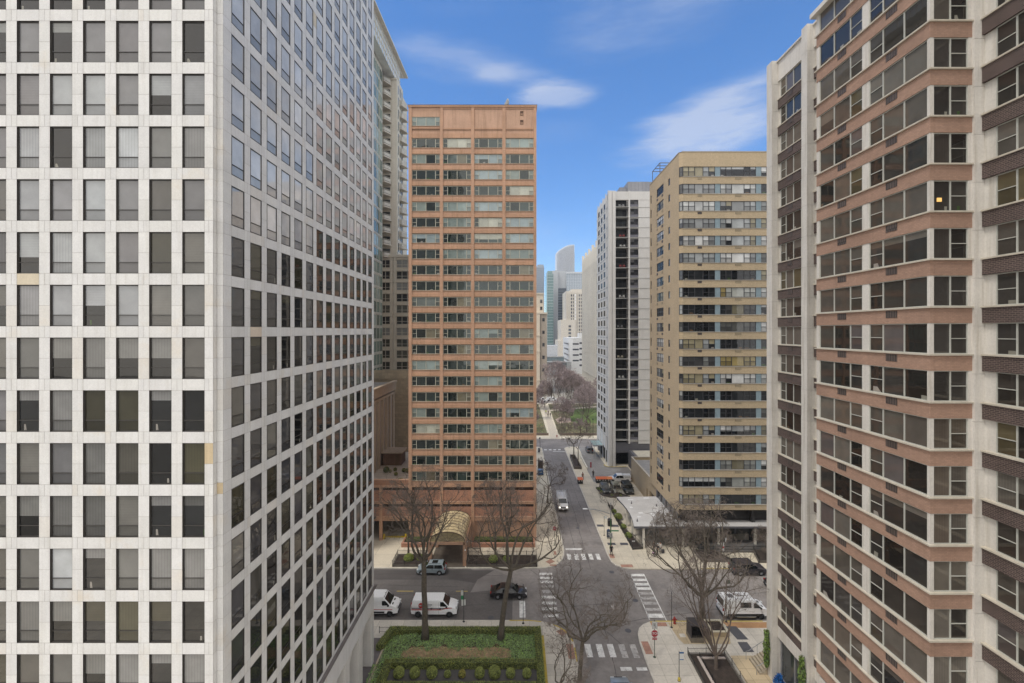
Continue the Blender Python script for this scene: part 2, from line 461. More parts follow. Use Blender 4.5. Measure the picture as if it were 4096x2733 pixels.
WT4 = {'L': wq([(.36,.375,.38),(.42,.44,.45),(.33,.34,.35)], 51, 0, True), 'G': wtF, 'H': wq([(.38,.4,.41),(.3,.3,.31)], 52, 0, False), 'M': wq([(.15,.15,.145),(.19,.19,.18),(.12,.12,.115),(.22,.22,.215),(.17,.165,.15)], 53, .0, True), 'D': wtFd, 'X': wq([(.2,.2,.27)], 54, .6, False), 'O': wq([(.085,.08,.05),(.07,.065,.045),(.10,.095,.08)], 55, .1, True)}
WPAT = ['GGGGGG','GGGGGG','GLLGGG','LGGLMM','LHHGDD','GLLGDD','GLLLMM','MMMMMD','MMDDMD','MDMOOO','MMMMMM','MLMMMM','MMOOOO','DMMMMM','DDDMDD','OMMDDD']
cnt = 0; rest = []
for k, zt in enumerate(ztops):
    vis = 9 <= k
    for iu, u in enumerate(flefts):
        wt = wtF if rw.random() < (.97 if k < 12 else .8 if k < 14 else .45 if k < 17 else .12) else wtFd
        if k >= 8 and iu >= 6 and k-8 < len(WPAT): wt = WT4[WPAT[k-8][iu-6]]
        if -26.5 < u and k >= 8: wt.add(front, u, -.11, zt-PH, W)
        else: rest.append((wt, front, u, -.11, zt-PH))
    for i, u in enumerate(slefts):
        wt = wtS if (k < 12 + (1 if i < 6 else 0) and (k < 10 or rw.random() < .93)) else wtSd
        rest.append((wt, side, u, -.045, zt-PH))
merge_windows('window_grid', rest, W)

# ================================================================== ORANGE TOWER (centre)
OY = 75.0; ofl = 2.686
O = thing('apartment_tower', (-7.5, 80, 0), label='orange precast apartment tower standing in the centre of the photo', cat='building')
of = Fac(0, OY, 0)
pil = [(-18.3,-17.75),(-13.0,-12.48),(-7.72,-7.2),(-2.42,-1.9),(2.85,3.33)]
TOP = 73.7
core = MB(); core.box(-18.25, 3.28, OY+.35, OY+17, 0, 73.3, (.9,.9,.9,1)); obj('wall', core, [m_orange], O)
for a, b in pil:
    p = MB()
    z = 0
    while z < TOP-.3:
        z2 = min(z+ofl, TOP-.3); j = rw.uniform(.94, 1.04); of.box(p, a, b, -.4, .02, z+.008, z2-.008, (j,j,j,1)); z = z2
    of.box(p, a+.01, b-.01, -.4, 0, 0, TOP-.31, (.55,.5,.45,1))
    obj('pilaster', p, [m_orange], O)
cop = MB(); cop.box(-18.4, 3.43, OY-.1, OY+17, TOP-.3, TOP-.02, (.95,.95,.95,1)); cop.box(-18.43, 3.46, OY-.13, OY+17.05, TOP-.02, TOP+.05, (.3,.3,.3,1))
obj('coping', cop, [m_orange], O)
rowt = [68.12 - ofl*k for k in range(22)]
sp = MB()
def spand(u0, u1, zt, zb):   # zb = top of the window below, zt = bottom of the window above
    h = zt - zb; j = rw.uniform(.96, 1.04); j2 = rw.uniform(.93, 1.02)
    T = lambda a,b,c: (a*j,b*j,c*j,1)
    of.box(sp, u0, u1, -.4, -.12, zb+h*.55, zt-.1, T(1.02,1.04,1.07))
    of.box(sp, u0, u1, -.4, -.05, zt-.1, zt, (.62,.62,.6,1))
    of.box(sp, u0, u1, -.4, -.06, zb+.09, zb+h*.55, (j2,j2*.98,j2*.95,1))
    of.box(sp, u0, u1, -.4, -.2, zb, zb+.09, (.35,.33,.3,1))
    for q in (.33,.66):
        of.box(sp, u0+(u1-u0)*q-.008, u0+(u1-u0)*q+.008, -.4, -.057, zb+.09, zb+h*.55, (.6,.55,.5,1))
op = [(.36,.42,.39),(.44,.50,.47),(.28,.34,.32),(.22,.27,.25),(.46,.46,.38),(.33,.40,.41)]
opd = [(.16,.18,.165),(.1,.12,.11),(.24,.28,.25),(.2,.3,.32),(.17,.15,.10)]
cells4 = [(0,.16,'D'),(.16,.5,'F'),(.5,.84,'F'),(.84,1,'D')]
ww = 4.74
wtO = WinType(ww, 1.55, cells4, .07, m_goldframe, g_orange, op, 14, 21, .25, thick=.06, dark=(.02,.028,.026))
wtOd = WinType(ww, 1.55, cells4, .07, m_goldframe, g_orange, opd, 16, 22, .6, thick=.06, dark=(.014,.02,.018))
for bi in range(4):
    u0 = pil[bi][1]; u1 = pil[bi+1][0]; W_ = u1-u0
    for k, zt in enumerate(rowt):
        wt = wtO if rw.random() < ((.92 if bi > 1 else .6) if k < 8 else .26) else wtOd
        x = wt.add(of, u0+(W_-ww)/2, -.22, zt-1.55, O)
        spand(u0, u1, zt-1.55, zt-ofl if k < 21 else 9.05)
    # above the first row
    spand(u0, u1, 69.62, 68.12)
    if bi == 0:
        wtO.add(of, u0+(W_-ww)/2, -.22, 70.25, O); spand(u0, u1, 70.25, 69.68)
        of.box(sp, u0, u1, -.4, -.12, 71.8, TOP-.3, (1.02,1.05,1.08,1))
    else:
        of.box(sp, u0, u1, -.4, -.1, 69.9, TOP-.65, (1.02,1.06,1.12,1)); of.box(sp, u0, u1, -.4, -.04, 69.66, 69.9, (.95,.93,.9,1))
        of.box(sp, u0, u1, -.4, -.04, TOP-.6, TOP-.3, (.95,.93,.9,1)); of.box(sp, u0, u1, -.4, -.2, TOP-.66, TOP-.6, (.3,.3,.3,1))
# podium storeys of the tower front
def podium_bands(fac, mb, u0, u1, brick):
    fac.box(mb, u0, u1, -.4, -.3, 8.55, 9.05, (.08,.07,.06,1))
    for zb, zt in ((6.75,8.55),(4.2,5.75)): fac.box(brick, u0, u1, -.4, -.14, zb, zt)
    for zb, zt in ((6.62,6.75),(4.05,4.2)): fac.box(mb, u0, u1, -.4, -.06, zb, zt, (1.05,1.12,1.2,1))
    fac.box(mb, u0, u1, -.4, -.1, 6.25, 6.62, (.95,.93,.9,1)); fac.box(mb, u0, u1, -.4, -.3, 5.75, 6.25, (.07,.06,.06,1))
    fac.box(mb, u0, u1, -.4, -.1, 3.4, 4.05, (.93,.9,.88,1))
m_obrick = mat('orange brick', (.45,.225,.145), .85, var=.12, scale=.5, brick=dict(w=.2,h=.07,m=.007,mc=(.33,.2,.14),var=.15))
bk = MB()
for bi in range(4): podium_bands(of, sp, pil[bi][1], pil[bi+1][0], bk)
for bi in (0, 3): of.box(bk, pil[bi][1], pil[bi+1][0], -1.3, -1.1, 0, 3.4)
of.box(bk, pil[1][1], pil[2][0], -1.3, -1.1, 0, 3.4)
obj('spandrel_bands', sp, [m_orange], O); obj('brick_panels', bk, m_obrick, O)
dk = MB(); of.box(dk, pil[2][1], pil[3][0], -.9, -.7, 0, 3.4); obj('lobby_window', dk, g_clear, O)
for (x, zz) in ((-.05+.62, 72.0), (.57, 69.95+.55)):
    v = MB(); of.box(v, x, x+.55, -.3, -.06, zz, zz+.75, (.2,.18,.17,1)); of.box(v, x+.05, x+.5, -.2, -.055, zz+.05, zz+.35, (.6,.6,.58,1)); obj('roof_vent', v, [m_orange], O)
# rooftop dish, vent cap and antennas
dsh = MB(); dsh.sm = True
ds = [(.02,0),(.5,.07),(.85,.25),(1.0,.45),(1.0,.5),(.8,.32),(.02,.06)]
dsh.T = Matrix.Translation((-1.45, OY+1.6, TOP+.75)) @ Matrix.Rotation(R_(-75), 4, 'Y') @ Matrix.Rotation(R_(20), 4, 'X'); dsh.lathe(ds, n=20); dsh.T = None
dsh.cyl(-1.35, OY+1.6, TOP, TOP+.8, .07, 8); dsh.tube([(-1.35,OY+1.6,TOP+.8),(-2.2,OY+1.4,TOP+1.1)], .03, 6)
single('satellite_dish', dsh, mat('dish grey', (.45,.45,.43), .5, var=.2), 'grey satellite dish on the roof of the orange tower', 'dish')
vc = MB(); vc.lathe([(.35,TOP),(.35,TOP+.25),(.62,TOP+.3),(.66,TOP+.45),(.45,TOP+.6),(.05,TOP+.65)], .1, OY+1.5, 16)
single('roof_fan', vc, m_dgrey, 'low round dark fan cap on the roof of the orange tower beside the dish', 'roof fan')
an = MB(); an.cyl(-11.3, OY+1, TOP, TOP+.55, .03, 6); an.box(-11.5,-11.1,OY+.97,OY+1.03,TOP+.4,TOP+.45); an.cyl(-17.6, OY+1, TOP, TOP+.9, .03, 6); an.tube([(-17.6,OY+1,TOP+.85),(-11.3,OY+1,TOP+.5)], .012, 4)
single('roof_aerial', an, m_steel, 'thin wire aerial strung along the orange tower roof edge', 'aerial')

# garage podium with roof terrace, left of the orange tower
PG = thing('garage_podium', (-24, 82, 0), label='orange brick parking podium with a roof terrace left of the orange tower', cat='building')
pf = Fac(0, OY, 0); a = MB(); b = MB()
edges = [(-33.2,-32.7),(-28.3,-27.8),(-23.25,-22.75),(-18.32,-18.31)]
for i, (p0, p1) in enumerate(edges[:-1]):
    pf.box(a, p0, p1, -.4, .02, 0, 9.3); podium_bands(pf, a, p1, edges[i+1][0], b)
pf.box(a, -33.2, -18.31, -.4, -.02, 9.05, 9.45); pf.box(a, -33.2, -18.31, -.45, -.1, 9.45, 10.3, (.72,.62,.58,1)); pf.box(a, -33.2, -18.31, -.5, -.05, 10.3, 10.4, (1.1,1.15,1.2,1))
a.box(-33.2, -32.9, OY+.4, 95, 0, 9.5); a.box(-33.2,-18.5, 94.8, 95, 0, 9.5)
obj('frame', a, [m_orange], PG); obj('brick_panels', b, m_obrick, PG)
d_ = MB(); d_.box(-32.9, -18.5, OY+.42, 94.8, 9.5, 9.75); obj('terrace_deck', d_, mat('terrace boards', (.48,.43,.37), .85, var=.15, brick=dict(w=3,h=.14,m=.012,mc=(.2,.17,.14),flat=1)), PG)
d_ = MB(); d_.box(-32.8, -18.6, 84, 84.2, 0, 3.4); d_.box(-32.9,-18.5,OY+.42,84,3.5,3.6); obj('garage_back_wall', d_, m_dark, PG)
yl = MB(); yl.box(-22.6, -19.2, 76.1, 76.5, .13, .26); obj('yellow_kerb', yl, mat('yellow paint', (.65,.48,.03), .7), PG)
# terrace shed, rocks, shrubs
sh = thing('garden_shed', (-24.2, 86.5, 9.75), label='small flat-roofed brown wooden shed on the roof terrace', cat='shed')
q = MB(); q.box(-26.0,-22.2,85.2,88.5,9.75,12.1); obj('wall', q, mat('brown shed boards', (.17,.10,.065), .85, var=.15, brick=dict(w=.15,h=4,m=.01,mc=(.08,.05,.03))), sh)
q = MB(); q.box(-26.4,-21.8,84.7,89,12.1,12.28); obj('roof', q, mat('tan shed roof', (.36,.29,.22), .85, var=.2), sh)
q = MB(); q.box(-23.3,-22.6,85.14,85.2,9.75,11.7); obj('door', q, mat('shed door', (.13,.085,.05), .8), sh)

# barrel-vault entrance canopy
AW = thing('entrance_canopy', (-10.2, 70, 0), label='translucent gold barrel-vault canopy over the orange tower entrance', cat='canopy')
y0, y1, xl, xr, zs, rise = 66.9, 74.9, -13.1, -7.85, 3.75, 1.45
def arch(t): # t 0..1
    an_ = PI*(1-t); return ((xl+xr)/2 + (xr-xl)/2*math.cos(an_), zs + rise*math.sin(an_)**.9)
vt = MB(); NA = 16; NY = 8
m_vault = mat('gold translucent plastic', (.64,.53,.32), .45, attr=True, var=.10, scale=.6, stain=((.85,.78,.55,1), .5, .55, .6))
m_bronze2 = mat('bronze canopy rib', (.12,.08,.05), .5)
for j in range(NY):
    for i in range(NA):
        a0, a1 = arch(i/NA), arch((i+1)/NA); ya, yb = y0+(y1-y0)*j/NY, y0+(y1-y0)*(j+1)/NY
        t = rw.uniform(.88, 1.1)
        vt.quad((a0[0],ya,a0[1]),(a1[0],ya,a1[1]),(a1[0],yb,a1[1]),(a0[0],yb,a0[1]), (t,t,t,1))
obj('vault', vt, [m_vault], AW)
rb = MB()
for j in range(NY+1):
    y = y0+(y1-y0)*j/NY; r = .035 if j not in (0, NY) else .07
    rb.tube([(arch(i/NA)[0], y, arch(i/NA)[1]+.02) for i in range(NA+1)], r, 5)
for i in range(2, NA, 3): rb.tube([(arch(i/NA)[0], y0, arch(i/NA)[1]+.02), (arch(i/NA)[0], y1, arch(i/NA)[1]+.02)], .018, 4)
obj('ribs', rb, m_bronze2, AW)
gb = MB(); cx = (xl+xr)/2
for i in range(NA):
    a0, a1 = arch(i/NA), arch((i+1)/NA); gb.poly([(cx,y0+.03,zs),(a0[0],y0+.03,a0[1]),(a1[0],y0+.03,a1[1])][::-1], (.55,.55,.5,1))
obj('end_panel', gb, [m_vault], AW)
gr = MB()
for i in range(2, NA-1, 2):
    a0 = arch(i/NA); gr.tube([(cx,y0,zs),(a0[0],y0,a0[1])], .022, 4)
for s_ in (.4,.7): gr.tube([(cx+(arch(i/NA)[0]-cx)*s_, y0, zs+(arch(i/NA)[1]-zs)*s_) for i in range(NA+1)], .018, 4)
obj('fan_ribs', gr, m_bronze2, AW)
bm_ = MB()
for u in (xl, xr): bm_.box(u-.22, u+.22, y0-.1, y1, zs-.42, zs, (.8,.8,.8,1))
bm_.box(xl, xr, y0-.1, y0+.25, zs-.42, zs-.002, (.8,.8,.8,1)); obj('beam', bm_, [m_orange], AW)
for u, yy in ((xl,y0+.25),(xr,y0+.25),(xl,y1-2),(xr,y1-2)):
    p = MB(); p.box(u-.28, u+.28, yy-.3, yy+.3, .13, zs-.42, (.85,.85,.85,1)); obj('post', p, [m_orange], AW)
for u in (xr,):
    for yy in (y0-.1, 69.5):
        p = MB(); p.sphere((u+.1, yy-.1, 2.6), .11, 8, 6); obj('lamp', p, mat('white globe', (.85,.85,.8), .3), AW)

# ================================================================== TALL CREAM TOWER behind (left of the orange one)
T = thing('apartment_tower', (-40, 110, 0), label='tall cream tower with stacked balconies behind the orange tower on its left', cat='building')
g_tw = glass('pale green tower glass', tint=(.85,1,.95), ior=1.9, wav=.02, fold=False)
q = MB()
q.box(-60,-31.45, 80, 103.5, 0, 96.9); q.box(-60,-33.2, 103.5, 118, 0, 96.5)
q.box(-60,-29.2, 108.2, 113.3, 0, 96.8)
q.box(-60,-29.4, 113.3, 119, 0, 96.0)
q.box(-36, -20, 106.8, 116, 0, 53.6)
obj('wall', q, m_cream, T)
q = MB(); q.box(-62,-28.7, 78, 117.2, 102.25, 102.6); q.box(-61,-29.6,79,116,101.6,102.25)
obj('roof', q, mat('roof slab cream', (.66,.63,.57), .8), T)
q = MB(); q.box(-60,-29.7, 79, 113, 97.2, 101.6, (.75,.78,.8,0)); obj('crown_glass', q, g_tw, T)  # whitish colour painted in for the bright reflection on the crown
q = MB()
for i in range(24):
    y = 79+i*1.42; q.box(-29.7, -29.58, y, y+.08, 97.2, 101.6)
for z in (98.6, 100.1): q.box(-29.7,-29.6,79,113,z,z+.08)
q.box(-60,-29.15, 107.7, 113.6, 96.6, 97.1)
obj('crown_mullions', q, m_cream, T)
tf = 2.98
gw = MB(); fr_ = MB()
gs = Fac(-31.45, 0, 90)
for k in range(32):
    z = 96.0 - tf*(k+1)
    if z < 2: break
    for i in range(11):
        u = 80+i*2.15; c = rw.choice(((.16,.24,.21,0),(.28,.36,.33,0),(.08,.12,.11,0),(.4,.47,.44,0)))
        gs.box(gw, u+.08, u+2.05, 0, .03, z+.45, z+2.8, c)
    gs.box(fr_, 80, 103.5, 0, .08, z, z+.4)
for i in range(12):
    u = 80+i*2.15; gs.box(fr_, u-.05, u+.06, 0, .1, 2, 96)
    if i < 11: gs.box(fr_, u+1.05, u+1.1, 0, .07, 2, 96)
obj('glass_wall', gw, g_tw, T); obj('mullions', fr_, mat('cream mullion', (.55,.54,.48), .6), T)
pr = MB(); ss = Fac(-29.2, 0, 90)
pr.box(-30.35,-29.15,107.9,108.3,53,96.6)
for k in range(15):
    z = 96.0-tf*(k+1); ss.box(pr, 108.3, 113.3, 0, .12, z, z+.7)
for u in (108.3,109.9,111.5,113.1): ss.box(pr, u, u+.28, 0, .14, 53, 96.6)
obj('stone_pier', pr, m_cream, T)
pg = MB()
for k in range(15):
    z = 96.0-tf*(k+1)
    for u in (108.6,110.2,111.8): ss.box(pg, u, u+1.3, 0, .04, z+.7, z+tf, rw.choice(((.08,.09,.08,0),(.25,.27,.25,0),(.4,.42,.4,0))))
obj('window_column', pg, g_clear, T)
m_rail = mat('cream railing', (.62,.6,.54), .6); m_under = mat('balcony slab', (.60,.56,.49), .8)
def balcony(x0, x1, yw, dp, z):
    s = MB(); xm = x0+(x1-x0)*.62
    s.prism([(x0,yw),(x0,yw-dp),(xm,yw-dp),(x1,yw-dp*.35),(x1,yw)], z, z+.28)
    o = obj('balcony', s, m_under, T); r = MB(); pts = [(x0,yw-dp),(xm,yw-dp),(x1,yw-dp*.35)]
    for (a, b) in zip(pts, pts[1:]):
        r.tube([(*a,z+1.35),(*b,z+1.35)], .035, 4); r.tube([(*a,z+.42),(*b,z+.42)], .025, 4)
        r.poly([(a[0],a[1]+.01,z+.4),(b[0],b[1]+.01,z+.4),(b[0],b[1]+.01,z+1.1),(a[0],a[1]+.01,z+1.1)])
        n = 8
        for i in range(n+1):
            t = i/n; x = a[0]+(b[0]-a[0])*t; y = a[1]+(b[1]-a[1])*t; r.tube([(x,y,z+.28),(x,y,z+1.35)], .05 if i in (0,n) else .03, 4)
    obj('railing', r, m_rail, o)
for k in range(15):
    z = 94.9-tf*k
    if z > 52: balcony(-33.1, -30.45, 107.9, 2.6, z)
for k in range(15):
    z = 91.5-2.95*k
    if z > 45: balcony(-29.9, -27.7, 113.0, 3.0, z)
dr = MB(); ff = Fac(0, 108.15, 0)
q2 = MB(); q2.box(-33.2,-30.35,108.0,108.2,52,96.6); obj('recess_wall', q2, m_cream, T)
dr = MB(); f3 = Fac(0, 107.99, 0)
for k in range(15): f3.box(dr, -32.9, -30.8, 0, .03, 95.2-tf*(k), 97.3-tf*(k), rw.choice(((.03,.035,.035,0),(.08,.09,.09,0))))
obj('balcony_doors', dr, g_clear, T)
# lower frame block of the same tower, seen beside the orange one
lf = Fac(0, 106.8, 0)
lb = MB()
for k in range(18):
    zt = 52.6-2.72*k
    if zt < 25: break
    for (u, w_) in ((-32.6,2.1),(-28.9,5.2)):
        c = rw.choice(((.03,.03,.03,0),(.07,.07,.06,0),(.3,.31,.3,0),(.12,.12,.1,0)))
        lf.box(lb, u, u+w_, -.05, .02, zt-1.75, zt, c)
obj('lower_windows', lb, g_clear, T)
lb = MB()
for k in range(18):
    zt = 52.6-2.72*k
    if zt < 25: break
    for (u, w_, n) in ((-32.6,2.1,1),(-28.9,5.2,2)):
        lf.box(lb, u-.1, u+w_+.1, 0, .1, zt-1.85, zt-1.75); lf.box(lb, u, u+w_, 0, .06, zt-1.15, zt-1.08)
        for i in range(2*n+1):
            x = u+w_*i/(2*n); lf.box(lb, x-.05, x+.05, 0, .08, zt-1.75, zt)
    lf.box(lb, -33.2, -22, 0, .22, zt+.15, zt+.45)
for x in (-33.2,-30.3,-29.5,-23.5): lf.box(lb, x, x+.42, 0, .3, 20, 53.6)
lf.box(lb, -33.3,-20,0,.35,53.3,53.9)
obj('stone_frame', lb, m_cream, T)
# theatre-like blank wall block and planted cream block
BW = thing('low_building', (-30, 88, 0), label='low taupe building with blank pilastered side wall beside the roof terrace', cat='building')
m_taupe = mat('taupe concrete', (.37,.33,.295), .85, var=.1, scale=.4, streak=.1)
q = MB(); q.box(-48,-26.0, 70, 93.5, 0, 24.6); obj('wall', q, m_taupe, BW)
q = MB(); bf = Fac(-26.0, 0, 90)
bf.box(q, 70, 93.8, 0, .5, 23.3, 24.9); bf.box(q, 70, 93.8, 0, .75, 24.9, 25.2); bf.box(q, 70, 93.7, 0, .3, 22.4, 22.9)
for y in range(0, 10): bf.box(q, 70.5+2.45*y, 71.4+2.45*y, 0, .28, 9.7, 22.4)
obj('cornice', q, mat('tan cornice', (.42,.34,.25), .85, var=.1), BW)
q = MB(); q.box(-48,-26.2,70,93.4,24.6,24.75); obj('roof', q, m_roofgrey, BW)
CB = thing('terrace_block', (-28, 99, 0), label='cream walled block with a planted roof edge between taupe building and orange tower', cat='building')
q = MB(); q.box(-34,-23.0, 97, 106.5, 0, 25.8); q.box(-34,-22.8,96.8,97.1,25.0,27.0); q.box(-23.2,-22.9,97.1,106,25,27.0); obj('wall', q, mat('sand stone wall', (.52,.45,.33), .85, brick=dict(w=1.2,h=.6,m=.02,mc=(.4,.35,.27))), CB)
def wallholes(fac, mb, u0, u1, z0, z1, rects, d=0, rd=.15, col=None, mi=None):
    us = sorted({u0, u1, *[r[0] for r in rects], *[r[1] for r in rects]}); zs = sorted({z0, z1, *[r[2] for r in rects], *[r[3] for r in rects]})
    us = [u for u in us if u0 <= u <= u1]; zs = [z for z in zs if z0 <= z <= z1]
    for i in range(len(us)-1):
        cu = (us[i]+us[i+1])/2; col_r = [r for r in rects if r[0] < cu < r[1]]
        run = None
        for j in range(len(zs)-1):
            cz = (zs[j]+zs[j+1])/2
            hole = any(r[2] < cz < r[3] for r in col_r)
            if not hole and run is None: run = zs[j]
            if hole and run is not None: fac.quad(mb, us[i], us[i+1], d, run, zs[j], col, mi); run = None
        if run is not None: fac.quad(mb, us[i], us[i+1], d, run, zs[-1], col, mi)
    for r in rects: fac.reveal(mb, r[0], r[1], r[2], r[3], d, d-rd, col, mi)
class FarWin:
    """small far windows: frame and pane in one mesh, a few variants"""
    def __init__(s, w, h, fmat, gmat, pal, cells=1, rails=0, n=5, fw=.07, seed=4):
        r = random.Random(seed); s.ms = []; s.r = r
        for _ in range(n):
            mb = MB()
            for i in range(cells):
                a, b = w*i/cells, w*(i+1)/cells
                for j in range(rails+1):
                    mb.quad((a,0,h*j/(rails+1)),(b,0,h*j/(rails+1)),(b,0,h*(j+1)/(rails+1)),(a,0,h*(j+1)/(rails+1)), (*r.choice(pal),0), 1)
                if i: mb.box(a-fw*.4, a+fw*.4, -.05, 0, 0, h, mi=0)
            for j in range(1, rails+1): mb.box(0, w, -.04, 0, h*j/(rails+1)-fw*.3, h*j/(rails+1)+fw*.3, mi=0)
            mb.box(0,w,-.06,0,0,fw,mi=0); mb.box(0,w,-.06,0,h-fw,h,mi=0); mb.box(0,fw,-.06,0,fw,h-fw,mi=0); mb.box(w-fw,w,-.06,0,fw,h-fw,mi=0)
            s.ms.append(mb.mesh('window', [fmat, gmat]))
    def add(s, fac, u, d, z, root, name='window'):
        o = bpy.data.objects.new(name, s.r.choice(s.ms)); C.objects.link(o); o.parent = root
        p = fac.p(u, d, z); off = OFF[root.name]; o.location = (p[0]-off[0], p[1]-off[1], p[2]-off[2]); o.rotation_euler[2] = R_(fac.deg); return o

# ================================================================== TAN BRICK BUILDING (right centre)
BY = 73.0; bfl = 2.84
B = thing('apartment_block', (40, 82, 0), label='tan brick apartment block with grey blue panels between ribbon windows', cat='building')
bf_ = Fac(0, BY, 0); bl_ = Fac(26.85, 90, -90)
brow = [62.6 - bfl*k for k in range(20)]
bw = MB(); BX1 = 60
groups = [(27.36, 5.28), (33.51, 5.88), (40.22, 5.88), (46.93, 5.88), (53.64, 5.88)]
for k in range(21):
    zb = brow[k-1]-1.61 if k else 65.0
    zt2 = brow[k] if k < 20 else 6.1
    j = rw.uniform(.97, 1.03)
    if k == 0: bf_.box(bw, 27.3, BX1, -.4, 0, brow[0], 65.0, (1,1,1,1))
    else: bf_.box(bw, 27.3, BX1, -.4, 0, zt2, zb, (j,j,j,1))
    # chamfered corner
    za, zc = zt2, zb
    bw.poly([(26.85,73.45,za),(27.3,73.0,za),(27.3,73.0,zc),(26.85,73.45,zc)], (j,j,j,1))
rects = []
for zt in brow:
    if zt < 5: continue
    rects += [(90-85.2, 90-81.2, zt-1.61, zt), (90-78.7, 90-77.75, zt-1.45, zt-.2), (.9, 1.6, zt-1.61, zt)]
wallholes(bl_, bw, .4, 90-73.45, 5.2, 65.0, rects, 0, .14, (1,1,1,1))
bw.box(27.7, BX1, BY+.4, 89.3, 6.1, 64.7, (1,1,1,1)); bw.box(27.05, BX1, 74.2, 89.55, 64.2, 64.3); bw.box(27.0,BX1,89.4,89.6,5.2,65)
obj('wall', bw, [m_tan], B)
cp = MB(); cp.box(27.2, BX1, BY-.06, BY+.3, 65.0, 65.12); cp.box(26.78,27.1,73.5,89.65,65.0,65.12); cp.poly([(26.78,73.4,65.06),(27.25,72.94,65.06),(27.4,73.3,65.06),(27.1,73.6,65.06)])
for k in range(20):
    z = brow[k]-1.61; cp.box(27.3, BX1, BY-.07, BY+.2, z-.07, z+.01); cp.poly([(26.8,73.4,z+.01),(27.27,72.93,z+.01),(27.4,73.2,z+.01),(27.0,73.6,z+.01)])
obj('sills', cp, mat('grey limestone', (.46,.43,.38), .8), B)
bp_l = [(.52,.53,.52),(.62,.63,.61),(.40,.42,.42),(.3,.31,.31),(.7,.7,.68),(.35,.31,.2)]
bp_d = [(.12,.12,.11),(.3,.31,.29),(.45,.46,.42),(.07,.07,.07),(.33,.26,.11),(.2,.18,.12)]
c_b1 = [(0,.18,'D'),(.18,.37,'D'),(.37,.63,'F'),(.63,.81,'D'),(.81,1,'D')]
c_b2 = [(0,.16,'D'),(.16,.32,'D'),(.32,.67,'F'),(.67,.84,'D'),(.84,1,'D')]
def wB(w, cells, s, pal, pd): return WinType(w, 1.61, cells, .07, m_darkframe, g_clear, pal, 14, s, pd, thick=.06)
B1, B1d = wB(5.28, c_b1, 31, bp_l, .12), wB(5.28, c_b1, 32, bp_d, .4)
B2, B2d = wB(5.88, c_b2, 33, bp_l, .12), wB(5.88, c_b2, 34, bp_d, .45)
Bs = WinType(4.0, 1.61, [(0,.25,'D'),(.25,.5,'D'),(.5,.75,'D'),(.75,1,'D')], .08, m_darkframe, g_dull, bp_l, 8, 35, .3, thick=.06)
Bs2 = FarWin(.95, 1.25, m_darkframe, g_clear, [(.05,.05,.05),(.2,.2,.19),(.02,.02,.02)], 1, 1)
Bs3 = FarWin(.7, 1.61, m_darkframe, g_clear, [(.05,.05,.05),(.2,.2,.19)], 1, 1)
Bc = FarWin(.62, 1.61, m_darkframe, g_clear, [(.1,.1,.1),(.35,.36,.35),(.02,.02,.02)], 1, 1)
cf = Fac(26.85, 73.45, -45)
acs = []
for k, zt in enumerate(brow):
    z = zt-1.61; lite = k < 4 or rw.random() < .8
    (B1 if lite else B1d).add(bf_, groups[0][0], -.14, z, B)
    for gi in range(1, 5):
        wt = B2 if (rw.random() < (.9 if k < 3 else .5 if gi == 1 else .7)) else B2d
        (wt).add(bf_, groups[gi][0], -.14, z, B)
    for x in (32.66, 39.41, 46.12, 52.83):
        bpn = MB(); bf_.box(bpn, x, x+.83, -.35, -.07, z, zt); obj('panel', bpn, m_bluepanel, B)
    Bs.add(bl_, 90-85.2, -.13, z, B); Bs2.add(bl_, 90-78.7, -.12, zt-1.45, B); Bs3.add(bl_, .9, -.12, z, B); Bc.add(cf, .01, -.06, z, B)
    for (x, w_) in ((29.75,.7),(35.9,1.05),(42.6,1.05),(49.3,1.05)):
        if (k < 16 or x > 30) and x < 49: acs.append((bf_, x, x+w_, z-.52, z-.16, 1 if (x < 30 and 1 < k) else 0))
    for u in (90-85.1, 90-82.2): acs.append((bl_, u, u+.75, z-.62, z-.2, rw.choice((0,1))))
GM = [mat('tan painted grille', (.36,.29,.19), .7, brick=dict(w=2,h=.09,m=.02,mc=(.22,.18,.12))), m_grille]
for fac_, a, b, c, d, i_ in acs[:96]: ac = MB(); fac_.box(ac, a, b, -.05, .035, c, d); obj('vent_grille', ac, GM[i_], B)
# roof trellis
tr = MB()
for (x, y) in ((27.3,89.2),(27.3,84.6),(30.2,84.6),(30.2,89.2)): tr.tube([(x,y,64.3),(x,y,67.6)], .07, 4)
for a, b in (((27.3,89.2),(27.3,84.6)),((27.3,84.6),(30.2,84.6)),((30.2,84.6),(30.2,89.2)),((27.3,89.2),(30.2,89.2)),((27.3,87.6),(30.2,87.6)),((27.3,86.1),(30.2,86.1))): tr.tube([(*a,67.6),(*b,67.6)], .08, 4)
single('roof_pergola', tr, m_dgrey, 'dark metal pergola frame on the roof of the tan brick building', 'pergola')
